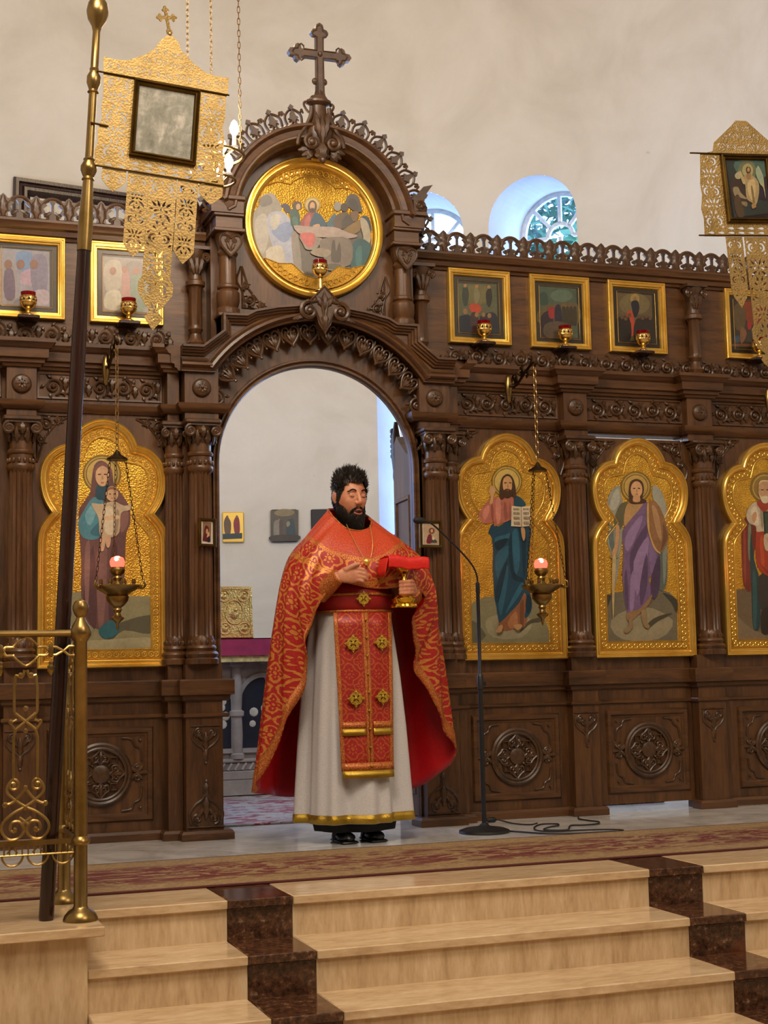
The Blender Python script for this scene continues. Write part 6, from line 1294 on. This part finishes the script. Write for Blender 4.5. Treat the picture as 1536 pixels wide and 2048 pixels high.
# --- cloth helpers
def loft(cols, nu, nv, closed=True):
    """cols: list of columns of 3D points; bicubic grid, returns verts (rows along the column)"""
    rows = [[tuple(p) for p in smooth2(c, nv, False)] for c in cols]
    R = len(rows[0]); out = []
    for r in range(R): out.append(smooth2([rows[c][r] for c in range(len(cols))], nu, closed))
    return out     # out[r][u]
def cloth(name, grid, mats, parent, thick=0., uvs=None, closed=True, fold=None):
    R, U = len(grid), len(grid[0]); vs = [Vector(p) for r in grid for p in r]
    if fold:
        for r in range(R):
            for u in range(U): vs[r*U+u] = fold(r/(R-1), u/U, vs[r*U+u])
    un = U if closed else U-1
    fs = [(r*U+u, (r+1)*U+u, (r+1)*U+(u+1) % U, r*U+(u+1) % U) for r in range(R-1) for u in range(un)]
    mb = MB(); mb.add([tuple(v) for v in vs], fs); me = mb.mesh(name, mats, 0); me.polygons.foreach_set('use_smooth', [True]*len(me.polygons))
    uvl = me.uv_layers.new(name='UVMap'); gu = [[0.]*(U+1) for _ in range(R)]; gv = [[0.]*(U+1) for _ in range(R)]
    mid = R//2
    for u in range(1, U+1): 
        d = (vs[mid*U+u % U]-vs[mid*U+u-1]).length
        for r in range(R): gu[r][u] = gu[r][u-1]+d
    for r in range(1, R):
        for u in range(U+1): gv[r][u] = gv[r-1][u]+(vs[r*U+u % U]-vs[(r-1)*U+u % U]).length
    i = 0
    for r in range(R-1):
        for u in range(un):
            for rr, uu in ((r, u), (r+1, u), (r+1, u+1), (r, u+1)): uvl.data[i].uv = (gu[rr][uu], gv[rr][uu]); i += 1
    o = link(name, me, parent)
    if thick:
        s = o.modifiers.new('s', 'SOLIDIFY'); s.thickness = thick; s.offset = -1; s.material_offset = 1 if len(mats) > 1 else 0; s.use_rim = True
    return o
PH = [[(.035,-.675,1.528),(.035,-.735,1.46),(.035,-.775,1.38),(.035,-.785,1.31),(.035,-.780,1.235)],[(.085,-.66,1.54),(.12,-.725,1.465),(.135,-.775,1.38),(.145,-.795,1.31),(.15,-.80,1.232)],[(.112,-.635,1.56),(.185,-.705,1.475),(.225,-.765,1.385),(.25,-.80,1.32),(.265,-.81,1.255)],[(.122,-.615,1.57),(.225,-.68,1.48),(.295,-.735,1.385),(.33,-.765,1.30),(.335,-.765,1.195)],[(.128,-.60,1.575),(.25,-.655,1.485),(.345,-.705,1.375),(.38,-.735,1.24),(.30,-.735,1.06)],[(.13,-.59,1.58),(.265,-.635,1.488),(.375,-.68,1.37),(.415,-.71,1.18),(.29,-.715,.93)],[(.13,-.58,1.59),(.275,-.615,1.49),(.395,-.65,1.365),(.44,-.68,1.12),(.345,-.70,.78)],[(.13,-.57,1.60),(.28,-.59,1.492),(.408,-.615,1.36),(.46,-.64,1.08),(.445,-.67,.60)],[(.13,-.56,1.61),(.282,-.565,1.493),(.412,-.575,1.36),(.478,-.59,1.04),(.535,-.61,.45)],[(.125,-.54,1.62),(.275,-.53,1.494),(.40,-.52,1.36),(.475,-.52,1.0),(.56,-.52,.34)],[(.11,-.50,1.64),(.22,-.46,1.495),(.31,-.42,1.34),(.37,-.40,.95),(.42,-.38,.23)],[(.07,-.47,1.655),(.13,-.42,1.50),(.17,-.37,1.33),(.20,-.34,.95),(.23,-.31,.2)],[(.03,-.46,1.66),(.03,-.405,1.50),(.03,-.355,1.33),(.03,-.325,.95),(.03,-.295,.2)],[(-.02,-.47,1.66),(-.07,-.42,1.50),(-.11,-.37,1.33),(-.14,-.34,.95),(-.17,-.31,.2)],[(-.06,-.50,1.655),(-.15,-.46,1.50),(-.24,-.42,1.34),(-.29,-.40,.95),(-.35,-.38,.22)],[(-.082,-.54,1.65),(-.19,-.53,1.515),(-.30,-.52,1.36),(-.375,-.52,1.0),(-.47,-.52,.25)],[(-.085,-.56,1.645),(-.195,-.565,1.515),(-.315,-.575,1.36),(-.388,-.58,1.03),(-.49,-.58,.265)],[(-.085,-.575,1.635),(-.195,-.59,1.512),(-.315,-.61,1.36),(-.385,-.63,1.06),(-.475,-.645,.33)],[(-.082,-.59,1.625),(-.19,-.62,1.505),(-.305,-.65,1.36),(-.37,-.675,1.08),(-.41,-.69,.48)],[(-.078,-.605,1.61),(-.18,-.645,1.50),(-.285,-.68,1.36),(-.345,-.71,1.12),(-.30,-.715,.70)],[(-.07,-.62,1.595),(-.165,-.665,1.495),(-.26,-.705,1.365),(-.315,-.735,1.17),(-.262,-.73,.88)],[(-.06,-.635,1.58),(-.145,-.685,1.49),(-.225,-.73,1.37),(-.275,-.76,1.22),(-.255,-.75,1.04)],[(-.045,-.65,1.56),(-.115,-.705,1.48),(-.175,-.755,1.375),(-.205,-.785,1.29),(-.19,-.785,1.18)],[(-.02,-.665,1.54),(-.06,-.725,1.465),(-.085,-.77,1.38),(-.10,-.80,1.325),(-.115,-.81,1.26)]]
PH = [[W(p) for p in c] for c in PH]
def ph_fold(v, u, p):
    k = max(0, v-.35)/.65; d = Vector((p.x, p.y, 0)); d = d.normalized() if d.length > 1e-6 else Vector((0, -1, 0))
    return p+d*(.014*k*math.sin(2*PI*u*14+2.5*v)+.005*k*math.sin(2*PI*u*25+1.3+4*v)+.004*math.sin(2*PI*u*9+9*v))
g = loft(PH, 8, 10)
cloth('phelonion', g, [M['brocade'], M['red_lining']], man, .006, fold=ph_fold)
R = len(g); G2 = [[tuple(ph_fold(r/(R-1), u/len(g[0]), Vector(g[r][u]))+Vector((g[r][u][0], g[r][u][1], 0)).normalized()*.003) for u in range(len(g[0]))] for r in range(R-3, R)]
cloth('phelonion_hem_trim', G2, [M['gold_trim']], man, .001)
G3 = [[tuple(Vector(g[r][u])+Vector((g[r][u][0]*.3, g[r][u][1]*.3, .6)).normalized()*.003) for u in range(len(g[0]))] for r in range(0, 2)]
cloth('phelonion_collar_trim', G3, [M['gold_trim']], man, .001)
# white under-robe with hem band
def robe_ring(z, rx, ry, n, amp, cx=-.012, cy=0., ph=0.):
    q = lambda a: amp*(1.1*math.sin(7*a+.6+ph)+.75*math.sin(12*a+2.2+ph)+.4*math.sin(19*a+ph))
    return [(cx+(rx+q(a))*math.sin(a), cy-(ry+q(a))*math.cos(a), z) for a in [2*PI*i/n for i in range(n)]]
rb_ = [robe_ring(z, rx, ry, 120, am, ph=.4*z) for z, rx, ry, am in ((1.27, .185, .175, 0), (1.15, .195, .195, .002), (1.0, .212, .198, .006), (.8, .232, .204, .011), (.55, .252, .212, .014), (.3, .266, .219, .016), (.14, .275, .225, .017), (.098, .277, .227, .017))]
cloth('white_robe', rb_, [M['white_linen']], man, .004)
hb_ = [[(x*1.012, y*1.012, z) for x, y, z in robe_ring(z, rx, ry, 120, .017, ph=.4*z)] for z, rx, ry in ((.142, .275, .225), (.100, .277, .227))]
cloth('robe_hem_band', hb_, [M['gold_thread']], man, .001)
ck = [robe_ring(z, rx, ry, 60, .006) for z, rx, ry in ((.5, .20, .17), (.10, .205, .18), (.055, .195, .175))]
cloth('cassock', ck, [M['black_cloth']], man, .004)
for s in (-1, 1):
    MB().lathe([(.04, 0), (.046, .006), (.046, .03), (.04, .06), (.032, .09)], seg=20, sx=1, sy=1).ball((0, -.07, .028), .044, 14, 8, sx=1.0, sy=2.1, sz=.62).box(-.044, .044, -.155, .045, 0.0015, .014, b=.006).build('shoe', M['shoe'], man, (s*.075-.015, -.02, 0), smooth=50)
# collar of the cassock
cb = MB().lathe([(.074, 1.50), (.073, 1.545), (.070, 1.572), (.066, 1.574)], seg=30, sx=1, sy=1.05); cb.xform(Matrix.Translation((-.005, .012, 0)) @ Matrix.Rotation(.10, 4, 'X') @ Matrix.Translation((0, -.15, .0))) if 0 else cb.xform(Matrix.Translation((-.004, .034, -.012)))
cb.build('collar_black', M['black_cloth'], man)
MB().lathe([(.0705, 1.568), (.0715, 1.585), (.069, 1.586), (.066, 1.57)], seg=30, sy=1.0).xform(Matrix.Translation((-.004, .034, -.012))).build('collar_white_edge', M['white_paint'], man)
# belt, stole, crosses, fringe
def belt(z0, z1, e, mat, name):
    rg_ = [[(-.012+(.205+e)*math.sin(a), -(.207+e)*math.cos(a), z) for a in [2*PI*i/72 for i in range(72)]] for z in (z1, (z0+z1)/2, z0)]
    cloth(name, rg_, [mat], man, .003)
belt(1.118, 1.262, .003, M['belt_red'], 'belt'); belt(1.116, 1.130, .007, M['gold_trim'], 'belt_edge'); belt(1.200, 1.214, .007, M['gold_trim'], 'belt_edge')
def stole(x0t, x1t, x0b, x1b, name, mat, z0=1.116, z1=.352, e=.0, n=14):
    rows = []
    for k in range(13):
        f = k/12; z = z0+(z1-z0)*f; a, b = x0t+(x0b-x0t)*f, x1t+(x1b-x1t)*f
        rows.append([(a+(b-a)*i/n-PX, -.219-.030*f-e+.16*((a+(b-a)*i/n-.018)/.3)**2*.6+.003*math.sin(7*f+i*.5), z) for i in range(n+1)])
    return cloth(name, rows, [mat], man, .004, closed=False)
stole(-.133, .020, -.116, .026, 'stole_band', M['stole_brocade']); stole(.020, .164, .027, .146, 'stole_band', M['stole_brocade'])
for a, b, c, d_ in ((-.135, -.115, -.118, -.098), (.004, .020, .011, .026), (.021, .037, .028, .043), (.147, .166, .129, .148)): stole(a, b, c, d_, 'stole_border', M['gold_trim'], e=.004, n=3)
def stole_bar(x0, x1, z0, z1, mat, name, e=.005):
    f = (1.116-z0)/(.764); y = -.219-.030*f-e
    rows = [[(x0+(x1-x0)*i/10-PX, y-.004*(1 if r else 0)+.16*((x0+(x1-x0)*i/10-.018)/.3)**2*.6, z) for i in range(11)] for r, z in enumerate((z0, z1))]
    cloth(name, rows, [mat], man, .004, closed=False)
stole_bar(-.118, .148, .392, .352, M['gold_trim'], 'stole_foot'); stole_bar(-.116, .146, .354, .318, M['gold_thread'], 'fringe', .008)
for x0, x1 in ((-.112, .006), (.045, .142)): stole_bar(x0, x1, .588, .556, M['gold_trim'], 'stole_bar'); stole_bar(x0, x1, .556, .522, M['gold_thread'], 'fringe', .007)
def cross_patch(x, z, s, name='gold_cross', y=None):
    f = (1.116-z)/.764; yy = (-.219-.030*f-.012) if y is None else y
    mb = MB()
    for q in range(4):
        st = len(mb.v); mb.plate([(0, 0), (.012, .008), (.02, .022), (.008, .026), (0, .040), (-.008, .026), (-.02, .022), (-.012, .008)], (), -.004, .003); mb.ball((0, -.004, .026), .005, 6, 4); mb.ball((.014, -.003, .014), .004, 6, 4)
        mb.v[st:] = [tuple(Matrix.Rotation(q*PI/2, 4, 'Y') @ Vector(v)*s) for v in mb.v[st:]]
    mb.ball((0, -.004, 0), .008*s, 8, 5); mb.build(name, M['gold_thread'], man, (x-PX, yy, z))
for x, z, s in ((-.050, .965, 1.15), (.098, .968, 1.05), (-.044, .70, 1.15), (.094, .705, 1.05)): cross_patch(x, z, s)
cross_patch(.012, 1.182, 1.0, y=-.226)
for k in range(9): MB().ball((0, 0, 0), .0065, 8, 5).build('button', M['gold_thread'], man, (.022+.004*k/8-PX, -.228-.030*k/8, 1.08-.088*k))
# cuffs
for A, B in (((-.195, -.725, 1.215), (-.125, -.832, 1.291)), ((.300, -.70, 1.19), (.264, -.812, 1.221))):
    A, B = Vector(W(A)), Vector(W(B)); mb = MB(); mb.tube([A, A*.6+B*.4, A*.25+B*.75, B], [.056, .050, .042, .037], 20); mb.build('cuff', M['gold_trim'], man)
# neck chain and round pendant
for s in (-1, 1): MB().tube([W(p) for p in smooth2([(.035+s*.062, -.668, 1.56), (.035+s*.045, -.755, 1.46), (.035+s*.02, -.795, 1.39), (.03, -.805, 1.372)], 8, False)], .0016, 5).build('pendant_chain', M['gold_line'], man)
MB().lathe([(.014, 0), (.016, .003), (.010, .006), (.002, .007)], seg=16).xform(Matrix.Translation(W((.03, -.806, 1.36))) @ Matrix.Rotation(PI/2, 4, 'X')).build('pendant', M['gold_line'], man)
# --- chalice and veil held in the left hand
t = thing('chalice', 'gold chalice foot and stem held in the left hand of the man in red', 'chalice', (.198, -.862, 1.134))
MB().lathe([(.064, 0), (.066, .006), (.063, .016), (.054, .022), (.058, .030), (.060, .042), (.050, .056), (.030, .066), (.018, .072), (.022, .078), (.014, .086), (.012, .11), (.020, .125), (.020, .135), (.012, .148), (.013, .165), (.03, .18), (.044, .20), (.048, .23), (.049, .238)], seg=36).build('chalice_body', M['chalice_gold'], t)
v = thing('chalice_veil', 'folded bright red cloth draped over the top of the chalice', 'cloth', (.205, -.865, 1.375))
def veil():
    n = 26; rows = []
    prof_ = [(-.062, -.055), (-.066, -.02), (-.060, .0), (-.03, .006), (0.03, .002), (.062, .0), (.068, -.02), (.066, -.05)]
    for i in range(n+1):
        u = i/n; x = -.105+.21*u; dz = .004*math.sin(9*u)-.010*(u-.5)
        rows.append([(x, y, z+dz+.002*math.sin(23*u+j)) for j, (y, z) in enumerate(smooth2(prof_, 4, False))])
    return rows
o = cloth('veil_fold', veil(), [M['veil_red']], v, .004, closed=False)
rows = [[(-.105-.006*k, y, z) for y, z in smooth2([(-.060, -.002-.028*k), (-.02, -.0-.030*k), (.02, -.002-.030*k), (.06, -.004-.026*k)], 4, False)] for k in range(4)]
cloth('veil_end', rows, [M['veil_red']], v, .004, closed=False)
for o_ in man.children:
    for md in o_.modifiers: pass
# ================================================================== SANCTUARY TABLE, MICROPHONE, CABLE
t = thing('holy_table', 'carved grey stone altar table seen through the doorway', 'table', (0, 2.78, 0.013))
plain('altar_stone', '9a918d', .5, .15, 8)
AS = M['altar_stone']
MB().box(-.62, .62, -.56, .56, 0, .10).build('table_plinth', AS, t, smooth=0)
MB().box(-.54, .54, -.49, .49, .1, .92).build('table_body', AS, t, smooth=0)
def tb(o): return o
for z0, z1, pr in ((.10, .16, .045), (.16, .215, .03), (.215, .24, .045)): MB().box(-.54-pr, .54+pr, -.49-pr, .49+pr, z0, z1, b=.006).build('table_moulding', AS, t)
for k in range(22): MB().tube([(-.55+.05*k, -.525, .165), (-.52+.05*k, -.525, .21)], .012, 5).build('rope_carving', AS, t)
for x in (-.48, -.12, .12, .48): 
    MB().lathe([(.05, .24), (.05, .27), (.036, .28), (.04, .40), (.036, .52), (.05, .53), (.05, .56), (.034, .57), (.04, .70), (.034, .86), (.055, .875), (.055, .92)], c=(x, -.50, 0), seg=16).build('table_column', AS, t)
for x in (-.30, .30, 0.): 
    w = .16 if x else .09
    p = [(x-w, .30), (x+w, .30)]+[(x+w*math.cos(a), .62+w*1.1*math.sin(a)) for a in [PI*i/16 for i in range(17)]]
    MB().sweep(p, [(-.01, 0), (-.01, .02), (.02, .025), (.03, 0)], closed=True, base=-.49).build('arch_moulding', AS, t)
    plain('niche_dark', '1c2130', .4); o_ = MB().plate(p, (), -.495, -.488).build('niche_picture', M['niche_dark'], t, smooth=0)
    mb = MB()
    for k in range(9): mb.ball((x+random.uniform(-.08, .1)*w/.16, -.496, .58+random.uniform(-.12, .1)), .02+.015*random.random(), 8, 5, sy=.15)
    mb.build('niche_figures', M['pale_canvas'], t)
mb = MB()
for k in range(30): a = random.random()*6; mb.ball((random.uniform(-.5, .5), -.495, random.uniform(.76, .9)), .014+.012*random.random(), 7, 4, sy=.5)
tag(mb.build('carved_foliage', AS, t), kind='stuff')
plain('gold_cloth', 'd8c084', .55, .25, 40); plain('crimson_cloth', 'a42a56', .7, .1)
tag(MB().box(-.66, .66, -.60, .60, 0, .008).box(-.66, .66, -.612, -.600, -.145, .008).box(-.66, .66, .6, .612, -.145, .008).box(.648, .66, -.6, .6, -.145, .008).box(-.66, -.648, -.6, .6, -.145, .008).build('altar_cloth', M['gold_cloth'], None, (0, 2.78, 1.052)), 'gold brocade cloth over the top of the altar table', 'cloth')
MB_ = MB().box(-.34, .36, -.45, .15, 0, .006).box(-.34, .36, -.628, -.614, -.11, .006).box(-.34, .36, -.628, -.44, 0, .006)
tag(MB_.build('crimson_runner', M['crimson_cloth'], None, (0, 2.78, 1.0605)), 'crimson cloth hanging over the gold altar cloth', 'cloth')
bk = thing('gospel_book', 'standing gold covered book with embossed medallions on the altar', 'book', (.16, 2.50, 1.068)); bk.rotation_euler = (math.radians(-6), 0, 0)
metal('book_gold', srgb('d8b878'), .45, .5, 90, srgb('c09a5a'))
BG = M['book_gold']
MB().box(-.135, .135, -.03, .03, 0, .37, b=.006).build('book_block', BG, bk)
MB().sweep([(-.13, .008), (.13, .008), (.13, .362), (-.13, .362)], [(-.02, 0), (-.015, .006), (0, .006), (.004, 0)], closed=True, base=-.03).build('cover_border', BG, bk)
for x, z, rx, rz in ((-.07, .30, .04, .04), (.07, .30, .04, .04), (-.07, .07, .04, .04), (.07, .07, .04, .04), (0, .185, .065, .085)):
    mb = MB().tube([(x+rx*math.cos(2*PI*i/24), -.031, z+rz*math.sin(2*PI*i/24)) for i in range(24)], .005, 6, closed=True); mb.ball((x, -.03, z), rx*.6, 10, 6, sy=.25, sz=rz/rx); mb.ball((x+.008, -.036, z+.02), rx*.3, 8, 5, sy=.4)
    mb.build('cover_medallion', BG, bk)
vz = thing('flower_vase', 'small vase of white and lilac flowers behind the gold book', 'vase', (.06, 2.80, 1.062))
MB().lathe([(.03, 0), (.04, .05), (.05, .14), (.03, .22), (.035, .26)], seg=16).build('vase', M['white_paint'], vz)
plain('lilac', 'c9b0d0', .7)
mb = MB()
for k in range(14): a = random.random()*6.28; r = .05*random.random(); mb.ball((r*math.cos(a), r*math.sin(a), .30+.1*random.random()), .028, 8, 5)
tag(mb.build('flowers', M['lilac'], vz), kind='stuff')
# microphone stand
t = thing('microphone_stand', 'black floor microphone stand with gooseneck beside the man in red', 'microphone stand', (.702, -.60, 0))
BM = M['black_metal']
MB().lathe([(.128, 0.001), (.13, .006), (.128, .014), (.10, .024), (.03, .034), (.018, .045), (.013, .05)], seg=40).build('base', BM, t)
MB().lathe([(.012, .04), (.012, .72), (.0165, .725), (.0165, .79), (.012, .80), (.0095, .805), (.0095, 1.215), (.011, 1.22), (.011, 1.27), (.006, 1.275)], seg=16).build('pole', BM, t)
MB().box(-.014, .03, -.012, .012, .74, .765, b=.004).build('clamp', BM, t)
goose = smooth2([(0, 0, 1.27), (-.004, -.002, 1.31), (-.03, -.01, 1.36), (-.10, -.03, 1.43), (-.20, -.06, 1.51), (-.28, -.09, 1.565), (-.33, -.105, 1.58)], 6, False)
gn = MB().tube(goose, .0048, 8).build('gooseneck', BM, t)
MB().lathe([(.006, 0), (.013, .004), (.017, .02), (.018, .045), (.013, .062), (.004, .068)], seg=16).xform(Matrix.Translation((-.325, -.104, 1.579)) @ Vector((-1, -.25, .02)).to_track_quat('Z', 'Y').to_matrix().to_4x4()).build('microphone_head', M['black_rubber'], gn)
cab = [(.72, -.60, .05), (.75, -.56, .008), (.80, -.60, .005), (.86, -.72, .005), (.942, -.85, .005), (1.079, -.91, .005), (1.237, -.93, .005), (1.30, -.935, .005), (1.332, -.89, .005), (1.278, -.826, .005), (1.145, -.788, .005), (1.03, -.783, .005), (.965, -.735, .005), (.964, -.641, .005), (1.036, -.50, .005), (1.111, -.43, .005), (1.172, -.474, .006), (1.144, -.542, .006), (1.076, -.585, .006), (1.004, -.664, .006), (.991, -.745, .009), (1.087, -.76, .006), (1.162, -.636, .006), (1.21, -.57, .006), (1.267, -.59, .006), (1.354, -.575, .006), (1.41, -.488, .006), (1.395, -.41, .006), (1.39, -.30, .006), (1.45, -.17, .006)]
MBc = MB().tube(smooth2([(x, y, z+.001) for x, y, z in cab], 8, False), .0042, 6)
tag(MBc.build('microphone_cable', M['black_rubber']), 'black cable lying in loops on the marble beside the microphone stand', 'cable')
t = thing('cable_plug', 'black cable and plug end lying near the base of the microphone stand', 'cable plug', (.90, -.17, .001))
MB().lathe([(.008, 0), (.014, .01), (.014, .045), (.008, .055)], seg=12).xform(Matrix.Translation((0, 0, .0145)) @ Matrix.Rotation(PI/2, 4, 'Y')).build('plug_body', M['black_rubber'], t)
MB().tube(smooth2([(.055, 0, .0145), (.09, -.02, .006), (.09, -.16, .005), (.14, -.25, .005), (.17, -.28, .014)], 6, False), .004, 6).build('plug_lead', M['black_rubber'], t)
